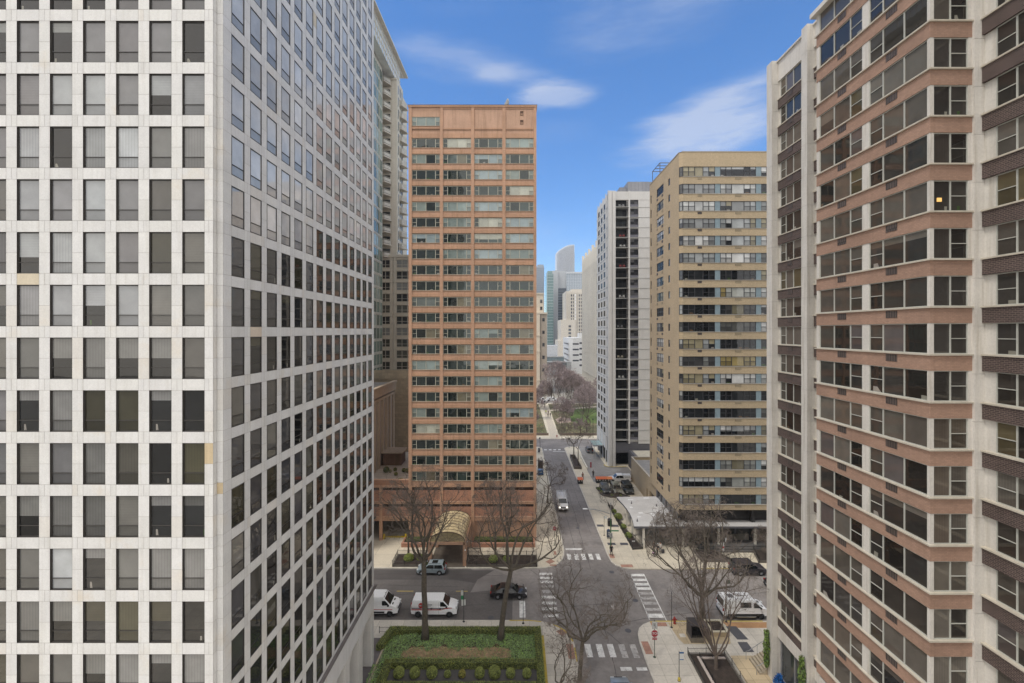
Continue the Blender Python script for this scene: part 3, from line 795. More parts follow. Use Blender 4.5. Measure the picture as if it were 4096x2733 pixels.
# ground floors
lo = MB()
lo.box(27.4, BX1, 74.6, 88, 3.6, 6.1); lo.box(27.1,27.4,75,85,3.6,5.2)
for x in (28, 33.5, 39, 44.5, 50): lo.box(x, x+.5, 73.6, 74.6, 0.1, 6.1)
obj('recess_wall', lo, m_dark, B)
lo = MB(); lo.box(26.95, BX1, 77.5, 77.7, .1, 3.5, (.06,.06,.055,0)); lo.box(26.87,26.95,74,85,.1,5.2,(.05,.05,.05,0)); obj('lobby_glass', lo, g_clear, B)
for y in (75.2, 77.5, 79.8, 82.4, 84.6): lo = MB(); lo.box(26.72, 26.9, y, y+.45, 0.1, 5.2); obj('lobby_mullion', lo, m_dgrey, B)
for x in (30, 34, 38, 42, 46): lo = MB(); lo.box(x, x+.25, 77.35, 77.5, .1, 3.4); obj('lobby_mullion', lo, m_dgrey, B)
ED = MB(); ED.box(29.5, 60, 70.9, 74, .13, .34); ED.box(29.9, 60, 71.4, 74, .34, .52); ED.box(30.3, 60, 71.9, 74, .52, .68)
single('entrance_steps', ED, mat('dark stone step', (.11,.105,.10), .8), 'broad dark stone steps below the canopy of the tan brick building', 'steps')

# curved canopy
CN = thing('entrance_canopy', (30, 74, 0), label='pale flat-roofed canopy with a concave curved edge beside the tan brick building', cat='canopy')
cpoly = [(19.05,72.1),(60,72.1),(60,74.55),(26.84,74.55),(26.84,85.2),(19.1,84.9),(19.25,83.2),(19.5,81.4),(19.66,79.4),(19.68,77.4),(19.55,75.4),(19.3,73.6)]
q = MB(); q.prism(cpoly, 3.46, 3.78, mi=1, side_mi=1); q.prism(cpoly, 3.782, 3.80, mi=0, side_mi=0, bot=False)
obj('roof', q, [mat('white roof coating', (.50,.49,.475), .7, var=.16, scale=.25, stain=((.30,.26,.23,1), .35, .56, .6)), m_dgrey], CN)
q = MB()
for (x, y, a_, b_) in ((21.2,77.1,.9,.6),(23.2,76.2,.8,1.2),(20.6,75.6,.7,.5),(22.5,74.2,1.5,.4),(24.6,77.6,1.1,.9),(25.2,76.4,.7,.7),(20.3,79.6,.6,.6),(24.8,73.6,1.3,.5),(20.9,83.3,1.1,.5),(24,83.9,1.2,.7),(27.5,73.0,1.3,.4)): q.prism([(x,y),(x+a_,y+.1),(x+a_-.1,y+b_),(x+.1,y+b_+.05)], 3.802, 3.806)
obj('roof_patches', q, mat('fresh white patch', (.68,.68,.68), .7), CN)
q = MB()
for (x, y) in ((20.1,74.0),(21.1,81.6),(25.3,80.4),(23.3,73.5)): q.cyl(x, y, 3.8, 4.0, .12, 8); q.cyl(x,y,4.0,4.25,.06,6)
obj('roof_vents', q, m_dgrey, CN)
for (x, y) in ((20.7,72.45),(19.95,76.6),(20.0,80.5),(27.2,72.6),(33.0,72.6),(39,72.6)):
    p = MB(); p.box(x-.16, x+.16, y-.16, y+.16, .13, 3.46); obj('post', p, m_cream, CN)

# annex wall of the parking garage
AX = thing('garage_annex', (31, 97, 0), label='low windowless tan brick garage annex behind the parked cars', cat='building')
q = MB(); al = Fac(27.2, 107, -90)
wallholes(al, q, 1.5, 22, 0, 5.6, [(14.0,15.0,0.01,2.6),(16.0,19.4,0.01,2.9)], 0, .6, (.97,.97,.97,1))
q.box(27.2,36,105.3,105.5,0,5.6,(1,1,1,1)); q.box(27.25,36,85.2,85.4,0,3.7)
obj('wall', q, [m_tan], AX)
q = MB(); q.box(27.5,36,85.5,105.3,4.9,5.0); q.box(28,36,86,105,0,4.9); obj('roof', q, m_roofgrey, AX)
q = MB(); q.box(27.15,27.5,85.2,105.55,5.6,5.7); q.box(27.5,36,105.2,105.55,5.6,5.7); obj('coping', q, mat('pale coping', (.5,.45,.37), .8), AX)
q = MB(); q.box(28.0,28.05,87,94,0,3); obj('garage_door', q, m_dark, AX)

# ================================================================== GREY BALCONY TOWER
GY = 116.5; gfl = 2.66
G = thing('apartment_tower', (30, 124, 0), label='pale grey tower with a dark column of stacked balconies behind the tan building', cat='building')
gf = Fac(0, GY, 0); gl_ = Fac(24.15, 134, -90)
gz = [68.1 - gfl*k for k in range(24)]
q = MB()
for (a, b) in ((24.15,24.9),(25.02,25.9)): gf.box(q, a, b, -2.0, .45 if a < 25 else .3, 0, 72.3)
gf.box(q, 29.3, 29.72, -2, .15, 6, 72.3); gf.box(q, 31.95, 44, -.4, 0, 6, 71.6); gf.box(q, 25.9, 29.3, -.6, 0, 70.0, 72.2); gf.box(q, 29.72, 44, -.3, .05, 70.0, 72.2)
q.box(25.9, 44, GY+2.0, 133, 0, 71.6); q.box(29.7,44,GY+.3,GY+2.1,6,71)
grs = []
gcol = [(134-131.4, 2.75), (134-127.3, 2.75), (134-123.3, 2.7), (134-119.1, 1.7)]
for z in gz:
    for u, w_ in gcol: grs.append((u, u+w_, z+.75, z+2.3))
wallholes(gl_, q, .3, 17.3, 3.6, 72.0, grs, 0, .07)
q.box(24.3,26,GY+2,133.7,71.3,71.5); q.box(24.2,44,133.4,133.7,0,72)
for u in (2.0, 5.55, 9.65, 13.65, 16.7): gl_.box(q, u, u+.6, 0, .14, 0, 72.6)
obj('wall', q, m_grey, G)
q = MB()
for z in gz:
    gl_.box(q, .3, 17, 0, .07, z+.2, z+.5)
obj('floor_bands', q, m_grey2, G)
sl = MB(); wl = MB(); rl = MB(); iw = MB()
m_balc = mat('pale slab edge', (.5,.5,.48), .7)
Gb = FarWin(3.3, 2.2, m_black, g_dull, [(.010,.010,.012),(.015,.015,.015),(.04,.04,.04),(.012,.012,.015)], 3, 0, 6, .06)
Gw = FarWin(2.05, 1.5, m_black, g_dull, [(.02,.02,.023),(.04,.04,.045),(.11,.11,.115),(.015,.015,.015)], 2, 1, 8, .07)
Gs = FarWin(2.7, 1.55, m_black, g_dull, [(.02,.02,.02),(.04,.04,.04),(.09,.09,.095)], 2, 0, 6, .1)
balc_items = [(.35,.05,.04),(.4,.4,.38),(.12,.1,.07),(.05,.06,.12),(.55,.55,.52)]
for k, z in enumerate(gz):
    s = MB(); gf.box(s, 25.75, 29.35, -1.95, .25, z-.05, z+.06); b = obj('balcony', s, m_balc, G)
    r = MB(); yr = GY-.2
    r.tube([(25.9,yr,z+1.1),(29.25,yr,z+1.1)], .03, 4); 
    for i in range(23):
        x = 25.92+i*.15; r.tube([(x,yr,z+.1),(x,yr,z+1.1)], .016, 3)
    obj('railing', r, m_black, b)
    Gb.add(gf, 25.95, -1.9, z+.1, G, 'balcony_door')
    Gw.add(gf, 29.8, -.1, z+.75, G)
    iw = MB(); gf.box(iw, 29.78, 31.9, -.12, -.04, z+.12, z+.72); obj('spandrel_panel', iw, mat('slate panel', (.15,.15,.18), .6), G)
    gf.box(sl, 29.72, 44, -.1, .07, z-.06, z+.05)
    for u, w_ in gcol[:3]: Gs.add(gl_, u+.02, -.05, z+.75, G)
obj('slab_edges', sl, m_balc, G)
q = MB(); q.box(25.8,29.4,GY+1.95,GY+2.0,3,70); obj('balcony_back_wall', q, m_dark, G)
# little furniture seen on the balconies: real tables and chairs
def balc_set(x, y, z, col):
    f = MB()
    for (cx, w_) in ((0,.5),(1.0,.45)):
        f.box(x+cx, x+cx+w_, y, y+.45, z+.4, z+.45, col); f.box(x+cx, x+cx+w_, y+.42, y+.47, z+.45, z+.85, col)
        for a in (.02, w_-.06):
            for b in (.02, .4): f.box(x+cx+a, x+cx+a+.04, y+b, y+b+.04, z, z+.4, col)
    f.cyl(x+.75, y+.2, z, z+.5, .03, 6, col=col); f.cyl(x+.75, y+.2, z+.5, z+.53, .2, 10, col=col)
    return f
m_attr = mat('painted goods', (1,1,1), .6, attr=True, var=.05)
desc = {0:'pale', 3:'red', 4:'white', 6:'red', 9:'white', 12:'grey', 15:'cream', 17:'white'}
ords = {0:'top',3:'fourth from top',4:'fifth from top',6:'seventh from top',9:'tenth from top',12:'thirteenth from top',15:'sixteenth from top',17:'eighteenth from top'}
pc = {'pale':(.5,.5,.5),'red':(.45,.05,.05),'white':(.75,.75,.72),'grey':(.3,.3,.3),'cream':(.6,.55,.42)}
for k, c in desc.items():
    f = balc_set(26.6+rw.uniform(-.3,.6), GY+.25, gz[k]+.065, (*pc[c],1))
    single('balcony_chairs', f, [m_attr], f'{c} chairs and table on the {ords[k]} balcony of the grey tower', 'garden furniture', 'furniture on the grey tower balconies')
q = MB(); q.box(30.5, 38, 122, 131, 71.6, 76.6); q.box(28.5,30.5,123,131,71.6,75.4); obj('roof_penthouse', q, mat('grey metal cladding', (.26,.265,.29), .6, brick=dict(w=1,h=30,m=.04,mc=(.18,.18,.2))), G)
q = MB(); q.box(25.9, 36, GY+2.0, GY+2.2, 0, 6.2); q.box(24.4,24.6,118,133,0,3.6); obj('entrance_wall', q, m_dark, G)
q = MB(); q.box(25.9, 36, GY+.1, GY+.3, 3.6, 6.3); q.box(29.3,30.0,106,GY,0,4.0); q.box(29.5,36,105.6,GY,4.0,4.3); obj('garage_lintel', q, m_dgrey, G)
q = MB(); q.box(30.2,36,107,115.8,4.3,4.36); obj('annex_roof', q, mat('pale gravel roof', (.5,.47,.4), .9), G)
gc = thing('glass_canopy', (22.7,126,0), label='small flat glass canopy on posts at the grey tower side entrance', cat='canopy')
q = MB(); q.box(21.2,24.1,123,128.6,3.8,3.86,(.3,.4,.4,0)); obj('glass_roof', q, g_curtain, gc)
q = MB()
for x in (21.2,22.6,24.0): q.box(x-.05,x+.05,123,128.6,3.72,3.9)
for y in (123,125.8,128.6): q.box(21.2,24.1,y-.05,y+.05,3.72,3.9)
obj('frame', q, m_steel, gc)
for y in (123.3,128.3): q = MB(); q.cyl(21.5,y,.13,3.75,.08,8); obj('post', q, m_steel, gc)

# ================================================================== BROWN AND WHITE TOWER (right)
Rb = thing('apartment_tower', (34, 35, 0), label='brown and salmon brick tower with white piers and a projecting bay, filling the right side', cat='building')
rf = 2.75; RX = 26.5; BXX = 23.84; BYF = 25.6
RT = [47.85 + rf*k for k in range(4, -16, -1)]     # spandrel tops
far = Fac(RX, 46, -90); bay = Fac(BXX, 46, -90); bfr = Fac(0, BYF, 0); nearw = Fac(26.75, 46, -90)
u_ = lambda y: 46-y
wh = MB(); pk = MB(); ggs = []; sk = MB()
# piers
for (ya, yb, xp) in ((45.9,44.95,25.85),(40.3,39.5,25.85)):
    z = 0
    while z < 62.9:
        z2 = min(z+rf, 62.9); j = rw.uniform(.96,1.02)
        wh.box(xp, 27.2, yb+.002, ya, z+.012, z2-.012); z = z2
    wh.box(xp+.015, 27.1, yb+.02, ya-.01, 0, 62.85, mi=1)
z = 8.3
for z in [8.3+rf*i for i in range(20)]: wh.box(26.28, 27.4, 25.45, 26.3, z+.012, z+rf-.012)
wh.box(26.3, 27.4, 25.47, 26.3, 0, 63, mi=1)
wh.box(26.45, 27.0, 26.3, 45.5, 60.75, 62.7); wh.box(26.3,27.4,25.4,46,62.7,62.85)
wh.box(26.4, 27.0, 40.3, 45, 4.6, 5.72); wh.box(26.4,27.0,35.3,39.5,4.6,5.72)
# bay corner posts and the pier between its windows
bay.box(wh, u_(35.3), u_(35.0), -.3, -.02, 8.3, 60.5); bay.box(wh, u_(30.65), u_(30.07), -.3, -.03, 8.3, 60.5)
wh.box(BXX+.02, 24.08, BYF+.02, 25.8, 8.3, 60.5); bfr.box(wh, 26.08, 26.3, -.3, -.02, 8.3, 60.5)
wh.box(BXX-.35, 27, BYF-.35, 35.6, 60.5, 60.85)
wh.box(BXX+.05, 27, BYF+.05, 35.25, 8.12, 8.3)
# jambs of the recessed strips
far.box(wh, u_(45.0), u_(44.65), -.3, -.1, 5.7, 60.8); far.box(wh, u_(41.36), u_(40.3), -.3, -.1, 5.7, 60.8)
far.box(wh, u_(39.5), u_(39.15), -.3, -.1, 5.7, 60.8); far.box(wh, u_(37.25), u_(35.3), -.3, -.1, 5.7, 60.8)
nearw.box(wh, u_(25.45), u_(24.82), -.3, -.1, 0, 60.8); nearw.box(wh, u_(20.4), u_(19.7), -.3, -.1, 0, 60.8); nearw.box(wh, u_(15.3), u_(10), -.3, -.1, 0, 60.8)
obj('white_piers', wh, [m_white, m_joint], Rb)
for k, zt in enumerate(RT):
    top = .88
    if zt > 8.5:
        bay.box(pk, u_(35.3), u_(BYF), -.25, 0, zt-top, zt-.0); bfr.box(pk, BXX+.26, 26.28, -.25, -.0015, zt-top+.0015, zt-.0015)
        bay.box(sk, u_(35.42), u_(BYF-.1), -.2, .1, zt, zt+.09); bfr.box(sk, BXX+.202, 26.28, -.2, .1, zt+.001, zt+.088)
    [ (lambda m_: (fa.box(m_, a, b, -.25, dd, zt-top, zt), obj('brown_spandrel', m_, m_brownbrick, Rb)))(MB()) for fa, a, b, dd in ((far, u_(44.95), u_(40.3), .06), (far, u_(39.5), u_(35.35), .06), (nearw, u_(25.44), u_(8), .08)) ]; far.box(sk, u_(44.94), u_(40.3), -.25, .13, zt, zt+.09)
    far.box(sk, u_(39.5), u_(35.36), -.25, .13, zt, zt+.09)
    nearw.box(sk, u_(25.44), u_(8), -.25, .16, zt, zt+.09)
    for (ya, w_) in ((32.95,.85),(28.65,.85)):
        if zt > 8.5: ggs.append((bay, u_(ya), w_, .025, zt))
    ggs.append((far, u_(43.3), .75, .085, zt))
    for ya in (22.0, 17.0): ggs.append((nearw, u_(ya), .8, .1, zt))
obj('salmon_spandrels', pk, m_pinkbrick, Rb); obj('sills', sk, mat('cream sill', (.56,.51,.42), .7, streak=.1), Rb)
GGM = mat('slatted dark grille', (.10,.075,.065), .6, brick=dict(w=.19,h=3,m=.03,mc=(.03,.025,.02)))
for fa, a, w__, dd, zt in ggs: q = MB(); fa.box(q, a, a+w__, -.1, dd, zt-.5, zt-.06); obj('air_grille', q, GGM, Rb)
rp = [(.10,.088,.075),(.13,.115,.095),(.075,.066,.056),(.15,.135,.115),(.12,.098,.078),(.05,.043,.037),(.115,.095,.055),(.11,.095,.092),(.135,.122,.105),(.09,.078,.066)]
WH = 1.78
def wR(w, c, s, pd=.22, n=20): return WinType(w, WH, c, .05, m_wframe, g_right, rp, n, s, pd, thick=.06, dark=(.022,.020,.018))
R1 = wR(4.33, [(0,.365,'F'),(.365,.74,'F'),(.74,1,'D')], 41); R2 = wR(4.27, [(0,.26,'D'),(.26,.63,'F'),(.63,1,'F')], 42)
R3 = wR(2.0, [(0,.5,'F'),(.5,1,'D')], 43); R4 = wR(3.25, [(0,.27,'D'),(.27,.63,'F'),(.63,1,'F')], 44); R5 = wR(1.85, [(0,1,'D')], 45)
R6 = wR(4.4, [(0,.235,'D'),(.235,.62,'F'),(.62,1,'F')], 46)
for k, zt in enumerate(RT):
    z = zt+.09
    if z+WH > 61: continue
    if zt > 8.5:
        R1.add(bay, u_(35.0), -.12, z, Rb); R2.add(bay, u_(30.07), -.12, z, Rb); R3.add(bfr, 24.08, -.12, z, Rb)
    R4.add(far, u_(44.65), -.12, z, Rb); R5.add(far, u_(39.13), -.12, z, Rb); R6.add(nearw, u_(24.82), -.12, z, Rb)
    if 2 < k < 16: R6.add(nearw, u_(19.7), -.12, z, Rb)
# a warm lamp behind two of the windows
wl_ = MB(); 
for (fx, fy, fz) in ((24.45, 25.62, 43.1),):
    wl_.box(fx-.12, fx+.13, fy+.04, fy+.1, fz-.1, fz+.12)
obj('ceiling_lamp', wl_, mat('warm lamp globe', (.9,.6,.2), .5, emit=((1,.55,.16), .55)), Rb)
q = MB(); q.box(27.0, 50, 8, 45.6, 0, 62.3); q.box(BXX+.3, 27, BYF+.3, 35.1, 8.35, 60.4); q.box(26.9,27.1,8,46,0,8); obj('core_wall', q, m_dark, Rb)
# ground floor shopfront
q = MB(); far.box(q, u_(44.95), u_(40.3), -.35, -.3, .5, 4.6, (.05,.055,.055,0)); far.box(q, u_(39.5), u_(26), -.35, -.3, .5, 4.6, (.045,.05,.05,0)); obj('shop_glass', q, g_clear, Rb)
q = MB()
for y in (44.9, 42.7, 40.35, 39.3, 36.9, 34.5): far.box(q, u_(y), u_(y)+.12, -.3, -.18, .5, 4.6)
far.box(q, u_(44.95), u_(40.3), -.4, .1, .13, .5); far.box(q, u_(39.5), u_(26), -.4, .1, .13, .5)
obj('shop_mullions', q, mat('aluminium mullion', (.35,.35,.36), .4, metal=.3), Rb)
# ================================================================== FAR BUILDINGS down the street
def K_(px, Y): return (px-2067)*Y/1775
# cream apartment house on the left of the park
K = thing('apartment_house', (10, 255, 0), label='cream apartment house with a setback top left of the park', cat='building')
m_k1 = mat('cream stucco', (.66,.58,.47), .85, var=.08, scale=.2, streak=.15); m_k2 = mat('sand brick side', (.40,.34,.28), .85, var=.1, scale=.2, streak=.2)
m_k3 = mat('deep cream stucco', (.62,.55,.45), .85, var=.08, scale=.2)
q = MB(); q.box(-6,12.9,247,270,0,45); q.box(-6,15.2,251,268,45,56.5); obj('wall', q, m_k1, K)
q = MB(); q.box(13.2,16.9,248,268,0,45.2); obj('side_wing', q, m_k2, K)
q = MB(); q.box(-6,15.5,250.6,268,56.5,57.2); q.box(-6,17.2,247.4,268.5,45.2,46.0); q.box(-6,13.1,246.7,247,33,33.6); q.box(-6,13.1,246.7,247,24,24.5); q.box(-6,13.1,246.7,247,8,8.6)
obj('cornice', q, m_k3, K)
kf = Fac(0,247,0); kw = FarWin(1.3,1.9,m_dgrey,g_clear,[(.03,.03,.03),(.08,.08,.08)],1,1)
kf2 = Fac(0,247.98,0); kf3 = Fac(0,250.98,0)
for z in [3+3.6*i for i in range(11)]: kw.add(kf, 9.3, .01, z, K)
for z in [6+7*i for i in range(6)]: kw.add(kf2, 14.3, .01, z, K)
for z in (47.5, 51.5):
    for x in (9.5,13.2): kw.add(kf3, x, .01, z, K)
# distant tower at the left
q = MB(); q.box(31,43.2,700,730,0,138); q.box(33,42.5,702,728,138,141)
for i in range(40): q.box(30.6,43.8,699.4,700,6+3.3*i,6.6+3.3*i)
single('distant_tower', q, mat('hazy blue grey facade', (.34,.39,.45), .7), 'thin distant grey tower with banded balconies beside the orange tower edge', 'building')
# green glass tower
q = thing('glass_tower', (43,575,0), label='slim green glass tower behind the cream apartment house', cat='building')
m = MB(); m.box(38,46.3,560,590,0,108,(.10,.19,.18,0)); m.box(39,45,562,588,108,112,(.2,.3,.3,0)); obj('glass_wall', m, g_curtain, q)
m = MB()
for i in range(30): m.box(37.9,46.35,559.9,560,2+3.6*i,2.5+3.6*i)
for i in range(6): m.box(38+1.6*i,38.15+1.6*i,559.8,560,0,108)
m.box(37.7,38.6,559.5,560.5,0,110); obj('mullions', m, mat('pale blue mullion', (.42,.5,.52), .6), q)
# hospital-like block, grey wings and pale glass
H = thing('glass_tower', (68,610,0), label='grey and pale glass tower with dark glass centre at the end of the street', cat='building')
g_blue = glass('pale blue curtain glass', tint=(.95,1,1.05), ior=2.1, wav=.01, fold=False)
m = MB(); m.box(48,55.5,596,640,0,117); m.box(55.5,67,600,640,94,117); m.box(42,50,585,595,0,66); obj('wall', m, mat('pale grey panel', (.52,.54,.56), .7), H)
m = MB(); m.box(55.5,66.8,600,640,0,94,(.05,.07,.09,0)); obj('dark_glass', m, g_clear, H)
m = MB(); m.box(67,92,598,640,0,113,(.38,.44,.5,0)); obj('pale_glass', m, g_blue, H)
m = MB()
for i in range(26): m.box(55.6,66.7,599.7,600,3+3.6*i,3.8+3.6*i)
obj('floor_bands', m, mat('slate band', (.2,.22,.25), .6), H)
m = MB()
for i in range(11): m.box(67.3+2.3*i,67.7+2.3*i,597.6,598,0,114)
for i in range(30): m.box(67,92,597.85,598,3.8*i,3.8*i+.25)
m.box(67,92,597,641,113,115.5); obj('fins', m, mat('white fin', (.62,.65,.68), .6), H)
# far curved crown tower
J = thing('crown_tower', (98,905,0), label='tall hazy tower with curved slanted striped crown above the other far buildings', cat='building')
m = MB(); N = 22; x0, x1 = K_(2226,900), K_(2299.5,900); pts=[]
def topz(t): return 35.5 + (1325 - (1012-34*math.sin(t*PI/2)**.8))*900/1775
for i in range(N):
    t0, t1 = i/N, (i+1)/N
    xa, xb = x0+(x1-x0)*t0, x0+(x1-x0)*t1
    ya = 900 - 6*math.sin(PI*t0); z = (topz(t0)+topz(t1))/2
    m.box(xa, xb-.9, ya, 930, 0, z)
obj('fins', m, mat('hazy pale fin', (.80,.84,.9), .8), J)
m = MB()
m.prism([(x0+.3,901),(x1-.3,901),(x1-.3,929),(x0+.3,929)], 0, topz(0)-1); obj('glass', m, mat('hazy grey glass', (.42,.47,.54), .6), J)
m = MB(); m.box(x0+1,x0+14,890,898,0,120); obj('podium', m, mat('pale stone far', (.5,.5,.49), .8), J)
# art deco stepped tower
D = thing('deco_tower', (62,525,0), label='cream stepped art deco tower with vertical piers at the end of the street', cat='building')
m_dc = mat('pale limestone', (.66,.61,.53), .8, var=.05, scale=.1)
Yd = 516; m = MB()
steps = [(2232,2262,1361),(2243,2282,1279),(2264,2331,1165),(2286,2310,1156)]
for i,(a,b,py) in enumerate(steps):
    m.box(K_(a,Yd)+ (0), K_(b,Yd)+6, Yd-3+i*1.6, Yd+40, 0, 35.5+(1325-py)*Yd/1775)
for a in (2264,2272,2280,2289,2296,2304,2313,2321,2329): m.box(K_(a,Yd), K_(a,Yd)+.9, Yd-.6, Yd+2, 0, 35.5+(1325-1170)*Yd/1775)
obj('wall', m, m_dc, D)
dw = FarWin(3.0,2.4,m_dgrey,g_clear,[(.03,.03,.04),(.07,.08,.1)],1,0)
df_ = Fac(0,Yd+.15,0); df1 = Fac(0,Yd-1.42,0); df0 = Fac(0,Yd-3.02,0)
for z in [12+4.0*i for i in range(17)]:
    for px in (2280,2290,2312,2321): dw.add(df_, K_(px,Yd), .02, z, D)
    if z < 44: dw.add(df1, K_(2274,Yd-1.4), .02, z, D)
    if z < 20: dw.add(df0, K_(2254,Yd-3), .02, z, D)
m = MB()
for z in [12+4.0*i for i in range(17)]: m.box(K_(2297.5,Yd),K_(2303,Yd),Yd-.3,Yd+.2,z-.6,z+2.9)
obj('window_column', m, g_clear, D)
# white low building with ribbon windows
E_ = thing('white_building', (54,385,0), label='low white building with horizontal ribbon windows and a rounded corner beyond the park', cat='building')
m_ew = mat('white stucco far', (.68,.68,.67), .8, var=.05, scale=.1)
m = MB(); m.prism([(42.8,385),(43.0,372),(44.2,369.5),(46.5,368),(58,368),(58,410),(42.8,410)], 0, 30); obj('wall', m, m_ew, E_)
m = MB()
for i in range(5):
    z = 6+4.6*i; m.box(52.0,57.8,367.9,368,z+.6,z+2.0,(.04,.04,.05,0)); m.box(46.4,51.4,367.93,368,z,z+1.2,(.04,.04,.05,0)) if i>0 else None
    m.box(42.7,42.85,370,400,z,z+1.3,(.05,.05,.06,0))
obj('window_strip', m, g_clear, E_)
m = MB(); m.box(52,56,372,380,30,34); obj('roof_box', m, m_ew, E_)
# skybridge
S = thing('skybridge', (32,350,0), label='dark glazed bridge across the street in front of the far buildings', cat='bridge')
m = MB(); m.box(23.5,43,350,356,7.2,10.8,(.12,.15,.16,0)); m.box(23.5,38,357,360,11,14.5,(.2,.25,.27,0)); obj('glass', m, g_curtain, S)
m = MB(); m.box(23,43.2,349.6,356.4,10.8,11.4); m.box(23,43.2,349.6,356.4,6.4,7.2); m.box(23,38,356.6,360.4,14.5,15.2); m.box(39.5,43,349.5,356.5,0,11)
for i in range(8): m.box(24+2.2*i,24.2+2.2*i,349.8,350,7.2,10.8)
obj('deck', m, mat('bridge grey', (.33,.34,.34), .7), S)
m = MB(); m.box(20,33,362,372,0,24); single('pale_annex', m, mat('pale annex wall', (.6,.62,.65), .8), 'small white annex under the skybridge by the cream house', 'building')
# pleated concrete building
F_ = thing('pleated_building', (50,275,0), label='cream concrete building with tall vertical fins behind the grey tower', cat='building')
ff_ = Fac(45, 305, -90); m = MB(); gl = MB()
m.box(46.2, 75, 248, 304, 0, 80)
n = 13
for i in range(n):
    u = i*4.35; zt = 84 if i % 3 else 87
    ff_.box(m, u, u+1.25, -1.2, .22, 9, zt); ff_.box(m, u+1.1, u+4.35, -1.2, -.02, 76, 82)
    ff_.box(m, u+2.55, u+3.05, -1.2, .12, 9, 83)
    ff_.box(gl, u+1.1, u+4.35, -1.2, -.1, 9, 76, (.07,.075,.07,0))
    ff_.box(m, u+.2, u+.9, -1.2, .2, 0, 9)
for z in [9+3.5*i for i in range(20)]: ff_.box(m, 0, n*4.35, -1.2, -.085, z, z+.7)
obj('wall', m, mat('pleated cream concrete', (.68,.64,.56), .85, var=.06, scale=.1), F_); obj('window_strip', gl, g_dull, F_)
# distant low skyline fillers either side, real blocks far away
for i, (x, y, w_, h_, lb) in enumerate(((-140,420,60,60,'broad grey distant block far left beyond the cream tower'),(120,330,50,70,'plain distant block behind the pleated building'),(190,260,60,55,'plain far block behind the brown and white tower'))):
    q = MB(); q.box(x,x+w_,y,y+40,0,h_)
    for j in range(int(h_/3.6)): q.box(x-.3,x+w_+.3,y-.3,y,2+3.6*j,2.9+3.6*j)
    single('distant_block', q, m_grey2, lb, 'building')
# ================================================================== GROUND
rg = random.Random(11)
def struct(name, mb, mats): o = obj(name, mb, mats); o['kind'] = 'structure'; return o
m_asph = mat('asphalt', (.26,.237,.222), .9, var=.30, scale=.12, fine=.12, stain=((.17,.155,.147,1), .3, .54, .8), bump=.3, bscale=60)
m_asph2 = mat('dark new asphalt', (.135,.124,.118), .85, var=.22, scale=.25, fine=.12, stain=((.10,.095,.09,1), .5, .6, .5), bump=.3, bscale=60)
m_walk = mat('sidewalk concrete', (.60,.555,.48), .9, var=.13, scale=.35, fine=.07, brick=dict(w=1.52,h=1.52,m=.018,mc=(.33,.30,.25),off=0,flat=1,var=.07), stain=((.44,.39,.32,1),.6,.6,.35))
m_walk2 = mat('yellowish concrete', (.64,.575,.455), .9, var=.12, scale=.35, fine=.07, brick=dict(w=1.83,h=1.83,m=.018,mc=(.40,.35,.27),off=0,flat=1,var=.06), stain=((.45,.40,.32,1),.5,.6,.35))
m_kerb = mat('kerb concrete', (.60,.56,.49), .9, var=.2, scale=1.5)
m_paint = mat('worn white road paint', (.78,.77,.74), .8, var=.25, scale=1.2, fine=.2, stain=((.26,.24,.225,1), 2.6, .56, .9))
m_paint2 = mat('very worn road paint', (.48,.46,.44), .8, var=.3, scale=1.2, fine=.25, stain=((.25,.23,.215,1), 2.0, .50, .95))
m_yel = mat('worn yellow paint', (.56,.42,.06), .8, var=.25, scale=1.5, fine=.15, stain=((.3,.27,.2,1), 1.5, .58, .8))
m_ygl = mat('yellow lane paint', (.55,.42,.12), .8, var=.1)
m_ramp = mat('red brown ramp tile', (.40,.22,.16), .85, var=.15, scale=2, brick=dict(w=.6,h=.6,m=.02,mc=(.28,.16,.12),off=0,flat=1))
m_soil = mat('mulch soil', (.050,.036,.028), .95, var=.4, scale=2.5, fine=.4, bump=.8, bscale=25)
m_tanpave = mat('tan pavers', (.50,.40,.26), .9, var=.12, scale=.6, brick=dict(w=1.5,h=1.5,m=.02,mc=(.26,.21,.14),off=0,flat=1,var=.1))
m_vault = mat('dark steel vault cover', (.09,.09,.10), .6, var=.15)
q = MB(); q.box(-1500,1500,-300,2600,-1,-.01); struct('ground', q, mat('far ground', (.2,.19,.17), .95, var=.3, scale=.01))
def sheet(name, poly, z, m):
    q = MB(); q.poly([(x,y,z) for x,y in poly]); return struct(name, q, m)
rect = lambda x0,x1,y0,y1: [(x0,y0),(x1,y0),(x1,y1),(x0,y1)]
sheet('road', rect(-120,160,-30,300), 0, m_asph)
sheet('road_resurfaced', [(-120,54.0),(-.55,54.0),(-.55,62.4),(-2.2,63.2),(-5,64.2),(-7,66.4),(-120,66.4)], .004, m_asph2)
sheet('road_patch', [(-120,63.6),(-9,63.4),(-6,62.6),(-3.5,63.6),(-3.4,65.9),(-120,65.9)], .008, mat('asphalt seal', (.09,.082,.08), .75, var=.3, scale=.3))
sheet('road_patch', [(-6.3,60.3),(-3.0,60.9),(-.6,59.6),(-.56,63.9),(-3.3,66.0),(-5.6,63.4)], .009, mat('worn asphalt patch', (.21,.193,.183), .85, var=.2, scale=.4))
m_crack = mat('tar seam', (.05,.048,.047), .7)
q = MB(); 
